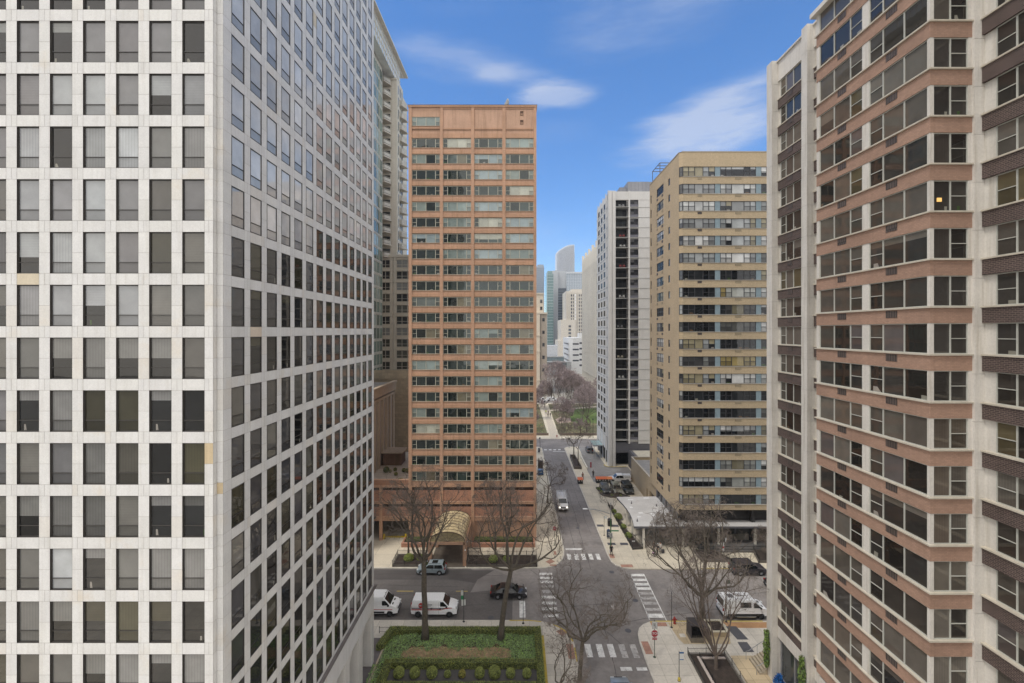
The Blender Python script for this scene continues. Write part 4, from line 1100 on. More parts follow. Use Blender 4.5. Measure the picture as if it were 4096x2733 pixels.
def seam(a, b, w=.05, n=14, amp=.12):
    pts=[(a[0]+(b[0]-a[0])*i/n+rg.uniform(-amp,amp), a[1]+(b[1]-a[1])*i/n+rg.uniform(-amp,amp)) for i in range(n+1)]
    for p0,p1 in zip(pts,pts[1:]):
        d=Vector((p1[0]-p0[0],p1[1]-p0[1])); 
        if d.length<.01: continue
        nn=Vector((-d.y,d.x)).normalized()*w*rg.uniform(.3,.7)
        q.poly([(p0[0]-nn.x,p0[1]-nn.y,.014),(p1[0]-nn.x,p1[1]-nn.y,.014),(p1[0]+nn.x,p1[1]+nn.y,.014),(p0[0]+nn.x,p0[1]+nn.y,.014)])
for a,b in (((-30,59.8),(-1,60.1)),((-24,62.3),(-8,61.6)),((-16,56.5),(-4,57.6)),((11,66),(11.4,100)),((9.4,70),(9.9,128)),((12.9,78),(12.8,118)),((5,57),(15,58.2)),((6,63.5),(16,62.8)),((10.2,44),(10.6,55)),((20,60.1),(60,60.3)),((12,54),(30,57.5)),((2,66),(12,50)),((-22,64.9),(-2,64.5))): seam(a,b)
struct('road_seams', q, m_crack)
for p in (rect(8.2,10.4,88,100), rect(11.5,14.1,78,86), rect(9.5,12,108,121), rect(16,24,56.2,58.2), rect(7,9.3,53,57)):
    sheet('road_patch', p, .0065+.0003*p[0][0], mat('mid asphalt patch', (.235,.213,.20), .9, var=.2, scale=.5))
# raised pavements
def arc(cx, cy, r, a0, a1, n=8): return [(cx+r*math.cos(R_(a0+(a1-a0)*i/n)), cy+r*math.sin(R_(a0+(a1-a0)*i/n))) for i in range(n+1)]
SW = [(-90,-30),(6.54,-30),(6.54,49.6)] + [(6.48,50.6),(6.2,51.6),(5.7,52.5),(5.0,53.2),(4.0,53.8),(2.7,54.2),(1.5,54.35)] + [(-90,54.35)]
SE = [(110,-30),(110,54.2),(17.2,54.2),(16.2,54.05),(15.3,53.6),(14.6,52.9),(14.2,52),(14.0,50.8),(13.85,48),(13.75,-30)]
NW = [(-90,66.3),(3.9,66.3),(5.2,66.7),(6.2,67.4),(7.0,68.6),(7.5,70.2),(7.7,72),(7.7,133.6),(7.5,134.8),(6.8,135.7),(5.6,136.2),(-90,136.2)]
NE = [(110,66.1),(17,66.1),(15.9,66.4),(15.0,67.1),(14.5,68.2),(14.35,70),(14.35,133.6),(14.6,134.8),(15.3,135.6),(16.4,136),(110,136)]
for poly, m in ((SW,m_walk),(SE,m_walk),(NW,m_walk2),(NE,m_walk2)):
    q = MB(); q.prism(poly, -.02, .13); struct('sidewalk', q, m)
FARP = [(-120,146),(160,146),(160,218),(-120,218)]
q = MB(); q.prism(FARP, -.02, .13); struct('sidewalk', q, m_walk2)
q = MB(); q.prism([(-120,232),(300,232),(300,700),(-120,700)], -.02, .13); struct('sidewalk', q, mat('far pavement', (.33,.31,.27), .9, var=.2, scale=.1))
def kerb(pts, w=.17, z=.137, name='kerb', m=m_kerb, off=.0):
    q = MB(); n = len(pts)
    for i in range(n-1):
        a, b = Vector(pts[i]), Vector(pts[i+1]); 
        def nrm(k):
            t = Vector((0,0))
            if k > 0: t += (Vector(pts[k])-Vector(pts[k-1])).normalized()
            if k < n-1: t += (Vector(pts[k+1])-Vector(pts[k])).normalized()
            t.normalize(); return Vector((-t.y, t.x))
        n0, n1 = nrm(i), nrm(i+1); o = -.012 if w > 0 else .012
        A0, B0 = a+n0*o, b+n1*o; A1, B1 = a+n0*w, b+n1*w
        q.poly([(A0.x,A0.y,z),(B0.x,B0.y,z),(B1.x,B1.y,z),(A1.x,A1.y,z)]); q.poly([(A0.x,A0.y,0),(B0.x,B0.y,0),(B0.x,B0.y,z),(A0.x,A0.y,z)])
    return struct(name, q, m)
kerb([p for p in SW[1:-1]]); kerb([(1.5,54.35),(-60,54.35)])
kerb(SE[1:]); kerb(NW[:-1]); kerb(NE[1:-1], w=-.17)
kerb([(-60,146),(120,146)], w=.2)
# yellow kerb paint
kerb([(3.0,54.12),(1.5,54.35),(-.9,54.35)][::1], w=.16, z=.142, name='kerb_paint', m=m_yel, off=0)
kerb([(6.54,47.5),(6.54,49.6)], w=.16, z=.142, name='kerb_paint', m=m_yel); kerb([(6.54,40),(6.54,45.6)], w=.16, z=.142, name='kerb_paint', m=m_yel)
kerb([(6.48,50.6),(6.2,51.6),(5.7,52.5),(5.0,53.2),(4.4,53.6)], w=.17, z=.142, name='kerb_paint', m=m_yel)
kerb([(30,54.2),(19.2,54.2),(17.2,54.2),(16.2,54.05)], w=.17, z=.142, name='kerb_paint', m=m_yel)
sheet('kerb_paint', rect(27.5,34,66.1,66.28), .143, m_yel)
sheet('kerb_paint', rect(2.84,3.14,44.5,51.6), .139, m_yel)
kerb([(28.6,115.7),(23.9,115.6),(23.3,116.3),(23.2,117.5)], w=.25, z=.25, name='kerb_paint', m=m_yel)
# crosswalks and stop lines
def bars(polys, m, z=.018): 
    q = MB()
    for p in polys: q.poly([(x,y,z) for x,y in p])
    struct('crosswalk_marking', q, m)
ys = [64.9,63.85,62.85,61.65,60.5,59.25,57.95,56.75,55.35]
bars([rect(3.3+rg.uniform(-.03,.03),5.2+rg.uniform(-.03,.03),y-.31,y+.29) for i,y in enumerate(ys) if i not in (3,4)], m_paint)
bars([rect(3.3,5.2,ys[i]-.3,ys[i]+.3) for i in (3,4)], m_paint2)
def cwx(y): return 16.55-(64.8-y)*.02
ys = [64.6,63.35,62.25,61.2]; bars([rect(cwx(y),cwx(y)+1.95,y-.33,y+.3) for y in ys], m_paint)
bars([rect(cwx(y),cwx(y)+1.95,y-.3,y+.3) for y in (60.1,59.0,57.9,56.6)], m_paint2); bars([rect(16.35,18.25,54.95,55.75)], m_paint)
bars([[(16.55,64.9),(16.65,64.9),(16.4,54.6),(16.28,54.6)],[(18.5,64.9),(18.62,64.9),(18.42,54.4),(18.3,54.4)]], m_paint)
bars([rect(x,x+.62,68.9,70.75) for x in (7.95,9.1,10.2,11.35,12.5)], m_paint)
bars([rect(x,x+.68,48.3,50.35) for x in (7.65,8.95,10.2)], m_paint); bars([rect(x,x+.66,48.2,50.3) for x in (11.5,12.75)], m_paint2)
bars([rect(7.95,10.7,72.0,72.55), rect(.35,1.1,55.0,58.4), rect(10.9,12.1,46.35,46.9), rect(12.6,13.7,46.4,46.85)], m_paint)
bars([rect(x,x+.8,132.4,133.4) for x in (8.2,9.6,11.0,12.4)]+[rect(10.6,14.2,130.6,131.0)], m_paint)
bars([rect(7.9,13.5,134.6,134.75)], m_paint2)
bars([rect(12.2,12.55,56.4,57.6)], m_paint2)
bars([rect(-16.4,-14.1,60.52,60.66), rect(-8.3,-6.7,60.5,60.64)], m_ygl)
q=MB()
for i in range(9): q.poly([(x,y,.018) for x,y in rect(23+i*1.1,23.3+i*1.1,60.2,60.26)])
struct('lane_marking', q, m_paint2)
def manhole(x, y, r=.38, z=.02):
    q = MB(); q.lathe([(r,z),(r*.98,z+.004)],x,y,18); q.lathe([(r*.8,z+.005),(r*.79,z+.007)],x,y,16); struct('manhole_cover', q, m_vault)
for x,y in ((14.0,65.4),(13.2,52.6),(15.6,58.5),(-3.2,55.0),(11,80)): manhole(x,y,.38 if y<66 else .3)
# ramps, vault covers, paved areas
for poly in (rect(15.7,17.5,66.5,67.3), [(5.0,67.4),(5.9,68.2),(5.2,68.9),(4.4,68.1)], rect(5.9,6.3,70.2,71.4), rect(14.6,15.35,69.2,70.4), [(5.3,51.5),(6.1,52.2),(5.4,52.8),(4.6,52.3)], rect(5.6,6.35,47.9,50.2), rect(14.15,14.95,48.6,50.6), rect(16.2,18.1,53.2,53.9), rect(5.0,6.0,66.9,67.3)):
    sheet('ramp_tile', poly, .1385, m_ramp)
for poly in (rect(13.9+.7,15.8,80.3,81.2), rect(17.0,18.5,80.2,81.1), rect(15.1,16.4,73.4,74.2), rect(17.2,18.5,73.4,74.2), [(25.0,53.2),(26.3,53.2),(26.6,50.9),(25.3,50.9)], [(25.1,50.5),(26.2,50.5),(26.2,48.9),(25.0,48.9)], rect(3.6,5.4,121,121.5), rect(3.6,5.2,110.4,110.8), rect(3.4,4.8,131.4,131.8)):
    sheet('vault_cover', poly, .139, m_vault)
sheet('paved_strip', [(18.3,53.9),(24.9,53.9),(24.5,50.9),(24.2,50.2),(18.9,50.2),(18.6,51.0)], .136, m_tanpave)
sheet('paved_strip', [(23.3,48.4),(26.6,48.4),(26.6,40),(22.8,40)], .136, m_tanpave)
sheet('paved_strip', [(25.0,53.95),(36,53.95),(36,52.9),(25.3,52.9)], .1365, mat('orange clay strip', (.42,.24,.12), .95, var=.2, scale=1.0))
sheet('paved_strip', rect(18.95,19.6,51.3,51.9), .1395, m_kerb)
m_drive = mat('driveway asphalt', (.27,.255,.24), .9, var=.12, scale=.2, stain=((.38,.365,.345,1), .35, .5, .5))
sheet('driveway', [(18.1,104.2),(28.9,104.2),(28.9,115.6),(23.4,116.2),(23.2,135.9),(18.6,135.9),(18.8,131),(17.9,112)], .1345, m_drive)
sheet('driveway', rect(-33,-18.95,66.4,76), .1345, mat('cream driveway concrete', (.64,.575,.455), .9, var=.1, scale=.3, brick=dict(w=3.2,h=3.2,m=.02,mc=(.3,.27,.22),off=0,flat=1,var=.05)))
sheet('entrance_paving', rect(-13.2,-7.8,66.5,75), .1345, mat('dark entrance paving', (.15,.125,.10), .85, var=.15, brick=dict(w=1.8,h=1.8,m=.02,mc=(.09,.08,.07),off=0,flat=1)))
sheet('colonnade_paving', rect(-36,-14.9,24,51.2), .1345, mat('dark stone paving', (.13,.115,.115), .8, var=.2))
q=MB(); q.box(-14.95,-14.75,40,49.2,.13,.3); struct('garden_kerb', q, mat('tan kerb', (.36,.30,.22), .85))
# far park
m_lawn = mat('lawn grass', (.10,.15,.035), .95, var=.25, scale=.15, fine=.2)
m_turf = mat('rough winter turf', (.16,.14,.075), .95, var=.4, scale=.12, fine=.3, stain=((.07,.10,.03,1), .1, .5, .7))
sheet('park_turf', rect(-60,10.6,152,216), .15, m_turf); sheet('park_turf', [(14.4,152),(120,152),(120,216),(15.2,216)], .15, m_turf)
sheet('lawn', [(22.5,171),(60,171),(60,206),(25,206),(21.5,180)], .155, m_lawn)
sheet('park_path', [(11.2,146.5),(14.2,146.5),(13.9,216),(12.3,216)], .152, mat('park path', (.52,.46,.37), .9, var=.1))
sheet('park_path', [(14,196),(40,208),(40,211),(14,199)], .156, mat('park path', (.52,.46,.37), .9)); 
sheet('park_bed', [(16,170),(21,172),(22,180),(18,183),(15.5,178)], .158, mat('pinkish gravel bed', (.42,.32,.27), .95, var=.3, scale=.4))
q = MB(); q.box(-40,10.8,150.6,151.1,.13,.9); q.box(14.8,70,150.6,151.1,.13,.9)
single('park_wall', q, mat('low park wall brown', (.2,.155,.12), .9, var=.2), 'low brown wall along the park edge at the end of the street', 'wall')
# canopy-side beds
def bed(poly, name_label, cat='planting bed', h=.32):
    t = thing('planting_bed', (sum(p[0] for p in poly)/len(poly), sum(p[1] for p in poly)/len(poly), .13), label=name_label, cat=cat)
    q = MB(); q.prism(poly, .13, .13+h*.75); obj('soil', q, m_soil, t)
    q = MB(); n = len(poly)
    for i in range(n):
        a, b = Vector(poly[i]), Vector(poly[(i+1)%n]); d = (b-a).normalized(); nn = Vector((-d.y,d.x))*.08
        q.prism([(a-nn-d*.08)[:], (b-nn+d*.08)[:], (b+nn+d*.08)[:], (a+nn-d*.08)[:]], .13, .13+h+.002*i)
    obj('edging', q, mat('dark bed edging', (.12,.105,.09), .85, var=.2), t); return t
def fence(pts, z0, h, label, gap=.13, closed=False, post=1.6, cat='fence', mt=None):
    t = thing('low_fence', (pts[0][0],pts[0][1],z0), label=label, cat=cat); mt = mt or m_black
    r = MB(); pk_ = MB(); po = []
    for a, b in zip(pts, pts[1:]):
        a, b = Vector((*a,0)), Vector((*b,0)); L = (b-a).length; n = max(1, int(L/gap))
        for z in (z0+.1, z0+h-.06): r.tube([a+Vector((0,0,z)), b+Vector((0,0,z))], .02, 4)
        for i in range(n+1): p = a+(b-a)*i/n; pk_.tube([(p.x,p.y,z0+.05),(p.x,p.y,z0+h)], .011, 3, cap=False)
        m_ = max(1, round(L/post))
        for i in range(m_+1): p = a+(b-a)*i/m_; po.append(MB()); po[-1].tube([(p.x,p.y,z0-.1),(p.x,p.y,z0+h+.08)], .035, 4)
    obj('rails', r, mt, t); obj('pickets', pk_, mt, t); [obj('post', p_, mt, t) for p_ in po]; return t
bed([(18.6,89.6),(18.75,80.8),(18.85,71.9),(20.35,72.1),(19.35,79),(19.15,86),(19.2,89.6)], 'long narrow planted bed beside the curved edge of the pale canopy')
fence([(18.45,89.7),(18.55,81),(18.72,71.75),(20.45,71.95),(19.75,76)], .25, .75, 'black picket fence round the long bed beside the pale canopy')
bed([(18.75,40),(18.75,48.35),(22.6,48.35),(22.6,40)], 'square dark soil bed with a pale inner kerb at the bottom right', h=.25)
q = MB(); q.box(19.45,19.75,40,47.9,.30,.42); q.box(19.75,22.4,47.6,47.9,.30,.42); single('inner_kerb', q, mat('pale pink kerb', (.55,.47,.42), .85, var=.15), 'pale raised kerb strip inside the square soil bed', 'kerb')
fence([(18.7,40),(18.7,48.45)], .2, .55, 'black picket fence on the street side of the square soil bed'); fence([(18.7,48.5),(22.7,48.5),(22.75,40)], .3, .6, 'black picket fence along the far and building sides of the square soil bed')
fence([(19.7,40),(19.7,47.75),(22.4,47.75)], .42, .45, 'inner black picket fence on the pale kerb of the square soil bed')
bed([(-18.6,66.65),(-13.3,66.65),(-13.3,69.8),(-18.6,69.8)], 'fenced dark bed left of the gold canopy')
fence([(-13.3,66.6),(-18.65,66.6),(-18.75,69.9),(-13.3,69.9)], .25, .8, 'black picket fence round the bed left of the gold canopy')
bed([(-7.5,66.65),(3.0,66.65),(3.0,69.5),(-7.5,69.5)], 'long fenced dark bed right of the gold canopy')
fence([(-7.55,69.6),(-7.55,66.6),(3.05,66.6),(3.05,69.6),(-7.55,69.62)], .25, .8, 'black picket fence round the bed right of the gold canopy')
bed([(28.4,68.1),(33.2,68.0),(31.6,71.2),(28.4,71.2)], 'dark tree bed below the canopy steps, left of two')
fence([(28.3,71.3),(31.6,71.3),(33.3,68)], .25, .8, 'black picket fence behind the left tree bed below the steps')
bed([(37,67.8),(42,67.8),(42,71.2),(38,71.2)], 'dark tree bed below the canopy steps, right of two')
fence([(42,71.3),(38,71.3),(37,67.7)], .25, .8, 'black picket fence behind the right tree bed below the steps')
bed([(14.8,114),(16.6,113.8),(16.3,124.8),(15.0,124.8)], 'brick tree planter between the street and the far driveway', h=.7)
bed([(17.9,99.9),(18.4,95.5),(19.9,94.4),(24,94.4),(18.9,99.7)], 'curved shrub bed in front of the parked cars')
fence([(-16.1,52.0),(-13.8,52.0)], .2, .65, 'short black railing beside the white tower behind the hedge')
# brick planters by the orange tower
for (x0,x1,lb) in ((-18.9,-13.5,'left'),(-7.4,3.0,'right')):
    t = thing('brick_planter', ((x0+x1)/2,73.5,.13), label=f'low orange brick planter with green hedge against the tower, {lb} of the canopy', cat='planter')
    q = MB(); q.box(x0,x1,72.6,72.85,.13,.75); q.box(x0,x0+.25,72.85,75,.13,.75); q.box(x1-.25,x1,72.85,75,.13,.75); obj('wall', q, m_obrick, t)
    q = MB(); q.box(x0-.03,x1+.03,72.55,72.9,.75,.84); obj('coping', q, mat('salmon coping', (.5,.27,.19), .8), t)
    q = MB(); q.box(x0+.25,x1-.25,72.85,74.9,.13,.6); obj('soil', q, m_soil, t)
t = thing('raised_planter', (23.6,52.3,.13), label='low tan concrete planter with cream rim between dark cabinet and parked van', cat='planter')
q = MB(); q.box(22.6,24.6,51.4,51.6,.13,.62); q.box(22.6,22.8,51.6,53.4,.13,.62); q.box(24.4,24.6,51.6,53.4,.13,.62); q.box(22.6,24.6,53.4,53.6,.13,.62); obj('wall', q, m_tanpave, t)
q = MB(); q.box(22.55,24.65,51.35,51.62,.62,.7); q.box(22.55,22.82,51.62,53.38,.62,.7); q.box(24.38,24.65,51.62,53.38,.62,.7); q.box(22.55,24.65,53.38,53.65,.62,.7); obj('rim', q, mat('cream rim', (.6,.55,.42), .8), t)
q = MB(); q.box(22.8,24.4,51.6,53.4,.13,.55); obj('soil', q, m_soil, t)

# ================================================================== VEGETATION
m_leaf = mat('hedge leaf', (.20,.235,.065), .6, attr=True, var=.25, scale=1.2, fine=.1)
m_ivy = mat('ivy leaf', (.19,.245,.11), .5, attr=True, var=.2, scale=1.2)
m_hcore = mat('hedge core', (.05,.065,.02), .9)
def leaves(mb, pts_fn, n, s0, s1, cols, up=.3):
    for _ in range(n):
        p, nn = pts_fn(); s = rg.uniform(s0, s1)
        a = Vector((rg.gauss(0,1),rg.gauss(0,1),rg.gauss(0,1))).normalized(); nn = (Vector(nn)*.9+a*.8+Vector((0,0,up))).normalized()
        u = nn.orthogonal().normalized(); u = Matrix.Rotation(rg.uniform(0,6.3),3,nn) @ u; v = nn.cross(u)
        c = rg.choice(cols); j = rg.uniform(.6,1.4); p = Vector(p)
        mb.F([mb.P(p+u*s), mb.P(p+v*s*.55), mb.P(p-u*s), mb.P(p-v*s*.55)], (c[0]*j,c[1]*j,c[2]*j,1))
GC = [(1,1,1),(1.25,1.15,1),(.7,.8,.8),(1.5,1.35,.9)]
def hedge(x0,x1,y0,y1,z1,label,skew=0, dens=260, z0=.13):
    t = thing('hedge', ((x0+x1)/2,(y0+y1)/2,z0), label=label, cat='hedge', group='clipped garden hedges')
    q = MB(); e=.05; q.prism([(x0+e,y0+e),(x1-e,y0+e),(x1-e+skew,y1-e),(x0+e+skew,y1-e)], z0, z1-e); obj('core', q, m_hcore, t)
    m = MB(); A = [(x1-x0)*(y1-y0),(x1-x0)*(z1-z0),(x1-x0)*(z1-z0),(y1-y0)*(z1-z0),(y1-y0)*(z1-z0)]; tot=sum(A)
    def f():
        r = rg.uniform(0,tot); k=0
        while r > A[k]: r -= A[k]; k+=1
        u,v = rg.random(), rg.random(); b = rg.uniform(-.05,.03) + .04*math.sin(u*(x1-x0)*2.1)
        if k==0: p=(x0+u*(x1-x0), y0+v*(y1-y0), z1+b); nn=(0,0,1)
        elif k==1: p=(x0+u*(x1-x0), y0-b*.6, z0+v*(z1-z0)); nn=(0,-1,0)
        elif k==2: p=(x0+u*(x1-x0), y1+b*.6, z0+v*(z1-z0)); nn=(0,1,0)
        elif k==3: p=(x0-b*.6, y0+u*(y1-y0), z0+v*(z1-z0)); nn=(-1,0,0)
        else: p=(x1+b*.6, y0+u*(y1-y0), z0+v*(z1-z0)); nn=(1,0,0)
        s = skew*(p[1]-y0)/(y1-y0) if y1>y0 else 0
        return (p[0]+s,p[1],p[2]), nn
    leaves(m, f, int(tot*dens), .03, .065, GC); obj('leaves', m, m_leaf, t); return t
hedge(-14.6,2.1,51.6,52.3,.78,'clipped hedge along the back of the garden, behind two trees')
hedge(2.1,2.8,41,52.3,.78,'clipped hedge along the street side of the garden')
hedge(-15.6,-14.8,49.1,52.2,.85,'thick clipped hedge piece beside the white tower pillar', skew=.7)
hedge(-13.2,2.1,46.4,47.05,.85,'clipped hedge crossing the middle of the garden')
hedge(-13.9,-13.2,41,47.0,.85,'clipped hedge at the left of the round bushes')
hedge(-13.2,2.1,43.3,44.1,.75,'clipped hedge at the bottom edge of the garden')
def shrub(x,y,z,r,label,group,h=1.0,col=None,n=None,mt=None,cat='shrub',name='round_shrub'):
    t = thing(name, (x,y,z), label=label, cat=cat, group=group); m = MB(); m.sphere((x,y,z+r*h*.75), r*.88, 10, 7, h); obj('core', m, m_hcore, t); q = MB()
    def f():
        a = Vector((rg.gauss(0,1),rg.gauss(0,1),rg.gauss(0,.9))).normalized(); 
        if a.z < -.7: a.z = abs(a.z)
        k = r*rg.uniform(.88,1.04); return (x+a.x*k, y+a.y*k, max(z+.03, z+r*h*.75+a.z*k*h)), a
    leaves(q, f, n or int(2600*r*r*2.2), .025, .055, col or GC); obj('leaves', q, mt or m_leaf, t); return t
desc_b = ['leftmost of the row','second from the left','third from the left','small fourth from the left','small browner fifth from the left','sixth from the left','largest, seventh from the left','eighth from the left','ninth, beside the street hedge']
for i,(px,rr) in enumerate(((170,.56),(267,.54),(372,.56),(467,.36),(556,.38),(664,.52),(756,.62),(853,.48),(953,.46))):
    x = (1480+px/1.518-2067)*45.1/1775
    shrub(x, 45.45, .13, rr, f'round clipped bush in the garden, {desc_b[i]}', 'round clipped bushes at the bottom of the garden', col=[(1.4,1.4,1.2),(1.7,1.6,1.3),(1.1,1.1,1)] if i not in (4,) else [(1.8,1.3,.9),(1.4,1.2,.9)])
sheet('dead_leaf_litter', [(-12.7,48.3),(-11,47.75),(-6,47.9),(-2,47.8),(-.6,48.2),(-.5,49.1),(-1.6,49.7),(-5,49.6),(-9,49.8),(-11.8,49.6),(-12.6,49.0)], .15, mat('dead leaf litter', (.42,.29,.18), .95, var=.35, scale=2.2, fine=.4))
# ivy ground cover with a brown dead patch: nobody could count it
sheet('garden_soil', rect(-14.6,2.8,41,52.3), .14, m_soil)
sheet('garden_gravel', rect(-13.2,2.1,44.1,46.4), .146, mat('dark grey gravel', (.10,.095,.09), .95, var=.2, scale=1, fine=.2))
def in_dead(x,y):
    e = .35*math.sin(x*2.1)+.25*math.sin(x*5.3+1); return -12.6 < x < -.6 and 47.85+e*.4 < y < 49.5+e
gcv = MB(); n=0
while n < 22000:
    x = rg.uniform(-14.7,2.1); y = rg.uniform(47.05,51.6) if rg.random() < .9 else rg.uniform(41,49)
    if y < 47.05 and x > -13.9: x = rg.uniform(-15.2,-13.9) 
    if x < -14.75+ .0 and y > 49: continue
    dead = in_dead(x,y); n += 1
    if rg.random() < .13: dead = not dead if in_dead(x,y+.5) or in_dead(x,y-.5) else dead
    z = .15+rg.random()**1.5*(.22 if not dead else .16) + .08*math.sin(x*1.7)*math.sin(y*2.3)
    c = rg.choice([(1.0,1.15,1.0),(1.4,1.5,1.3),(.7,.85,.7),(1.6,1.9,1.0)]) if not dead else rg.choice([(2.9,1.6,1.7),(2.2,1.15,1.3),(3.4,2.0,2.5),(1.7,.9,1.0)])
    s = rg.uniform(.05,.10) if not dead else rg.uniform(.03,.09)
    nn = Vector((rg.gauss(0,.6),rg.gauss(0,.6)-.2,1)).normalized() if not dead else Vector((rg.gauss(0,1),rg.gauss(0,1),.3)).normalized()
    u = Matrix.Rotation(rg.uniform(0,6.3),3,nn) @ nn.orthogonal().normalized(); v = nn.cross(u); p = Vector((x,y,max(z,.15)))
    k = .6 if not dead else .18
    j = rg.uniform(.7,1.3); gcv.F([gcv.P(p+u*s), gcv.P(p+v*s*k), gcv.P(p-u*s), gcv.P(p-v*s*k)], (c[0]*j,c[1]*j,c[2]*j,1))
o = obj('ground_cover', gcv, m_ivy); tag(o, 'low ivy ground cover with a dead brown patch inside the hedges', 'ground cover', kind='stuff')
G3 = 'low shrubs in the beds'
for (x,y,r,lb,c_) in ((-16.6,68.2,.75,'leafy shrub in the left bed by the gold canopy',None),(-14.8,68.4,.6,'smaller leafy shrub in the left bed by the gold canopy',None),(-3.6,67.9,.7,'low green shrub in the long fenced bed',None),(-1.6,68.1,.55,'low green shrub right of the tree in the long fenced bed',None),
    (18.9,86.2,.5,'shrub at the far end of the long canopy bed',None),(19.1,83.4,.75,'broad green shrub in the far half of the long canopy bed',None),(19.1,79.4,.55,'green shrub in the middle of the long canopy bed',None),(19.15,75.9,.6,'green shrub in the near half of the long canopy bed',None),
    (18.2,98.6,.4,'round bush at the far tip of the curved bed by the parked cars',None),(18.6,96.6,.45,'broad bush beside the black convertible in the curved bed',None),(20.4,94.9,.35,'loose bush in front of the black convertible',None),(22.2,94.7,.3,'small bush in front of the gold parked suv',None)):
    shrub(x,y,.25,r,lb,G3,h=.8,col=[(1.2,1.3,1),(1.6,1.6,1),(.8,.8,.7)])
for (x0,x1,lb) in ((-18.3,-14,'loose green hedge in the left brick planter'),(-7,2.6,'loose green hedge in the right brick planter')): hedge(x0,x1,73.2,74.4,1.15,lb,z0=.6,dens=90)
for i in range(7):
    shrub(-23.8+i*.75+rg.uniform(-.2,.2), 77.5+rg.uniform(0,5), 9.75, rg.uniform(.3,.65), f'potted shrub on the roof terrace, {["first","second","third","fourth","fifth","sixth","seventh"][i]} from the left', 'terrace shrubs', col=[(1.2,1,.8),(2,1.3,1.4),(1,1.1,1)], n=300) if i < 6 else None
shrub(-19.9,75.9,9.75,.6,'wide green shrub at the front right of the roof terrace','terrace shrubs',h=.6,n=700)

m_bark = mat('grey brown bark', (.12,.10,.075), .95, var=.3, scale=4, fine=.2, bump=.6, bscale=14)
m_bark2 = mat('brown bark', (.13,.10,.08), .95, var=.25, scale=4, fine=.2, bump=.5, bscale=14)
m_twig = mat('twig bark', (.19,.155,.13), .95, var=.2)
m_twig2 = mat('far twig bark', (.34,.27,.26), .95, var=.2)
class Tree:
    def __init__(s, seed, env, twist=.25, up=.06, lv=5, kids=(0,6,6,6,6), tw=.011, gap=.3):
        s.r = random.Random(seed); s.env = env; s.mb = MB(); s.tk = MB(); s.tw = twist; s.up = up; s.lv = lv; s.kids = kids; s.twr = tw; s.gap = gap
    def rv(s): return Vector((s.r.gauss(0,1),s.r.gauss(0,1),s.r.gauss(0,1)))
    def limb(s, p, d, L, r0, lvl):
        n = max(2, [9,8,6,4,3,2][min(lvl,5)]); pts=[p.copy()]; rad=[r0]; dirs=[d.copy()]; st = L/n
        r1 = max(s.twr*.7, r0*.28)
        for i in range(n):
            d = (d + s.rv()*s.tw*(1 if lvl < 4 else .8) + Vector((0,0,s.up))).normalized()
            q = p + d*st
            ex = s.env(q)
            if ex > 1: d = (d + (Vector(s.c)-q).normalized()*.45).normalized(); q = p + d*st*.8
            p = q; pts.append(p.copy()); rad.append(max(s.twr*.75, r0+(r1-r0)*(i+1)/n)); dirs.append(d.copy())
        tgt = s.tk if lvl == 0 else s.mb
        tgt.tube(pts, rad, 7 if lvl==0 else (6 if lvl==1 else (4 if lvl==2 else 3)), cap=False, mi=0 if lvl < 3 else 1)
        if lvl >= s.lv: return
        k = s.kids[lvl]
        for j in range(k):
            t = s.gap + (1-s.gap)*(j+s.r.random())/k; f = t*n; i = min(int(f), n-1); b = pts[i].lerp(pts[i+1], f-i); dd = dirs[min(i+1,n)]
            ax = dd.cross(s.rv()); ax = ax.normalized() if ax.length > 1e-4 else Vector((1,0,0))
            ang = R_(s.r.uniform(28,62)); nd_ = Matrix.Rotation(ang,3,ax) @ dd
            s.limb(b, nd_, L*s.r.uniform(.38,.62)*(1.1-.4*t), max(s.twr, min(rad[i]*.72, r0*s.r.uniform(.32,.48))), lvl+1)
def tree(name_label, x, y, fork, top, rx, tr, limbs, seed, lean=(0,0), twist=.25, up=.05, kids=(0,6,6,5,5), lv=5, bark=None, twig=None, group=None, zb=.13, spread=.75, cat='tree', low=None, tw=.011, name='bare_tree', cx=0, cy=0):
    zl = fork*.95 if low is None else low; c = Vector((x+lean[0]+cx, y+lean[1]+cy, (zl+top)/2)); rz = (top-zl)/2*1.02
    env = lambda q: ((q.x-c.x)/rx)**2+((q.y-c.y)/rx)**2+((q.z-c.z)/rz)**2
    T_ = Tree(seed, env, twist, up, lv, kids, tw); T_.c = c; r = T_.r
    root = thing(name, (x,y,zb), label=name_label, cat=cat, group=group)
    n = 8; pts=[Vector((x+lean[0]*(i/n)**1.5+r.uniform(-.05,.05)*tr*2*(0<i<n), y+lean[1]*(i/n)+r.uniform(-.05,.05)*tr*2*(0<i<n), zb+(fork-zb)*i/n)) for i in range(n+1)]
    rad=[tr*(1.35 if i==0 else 1.08 if i==1 else 1-.25*i/n) for i in range(n+1)]
    T_.tk.tube(pts, rad, 12); f = pts[-1]
    for i, (az, el, Lf) in enumerate(limbs):
        d = Vector((math.cos(R_(az))*math.cos(R_(el)), math.sin(R_(az))*math.cos(R_(el)), math.sin(R_(el))))
        L = Lf*(top-fork)
        T_.limb(f-Vector((0,0,tr*r.uniform(.2,1.2))), d, L, tr*r.uniform(.36,.5), 1)
    obj('trunk', T_.tk, bark or m_bark, root, smooth=True); obj('crown', T_.mb, [bark or m_bark, twig or m_twig], root); return root
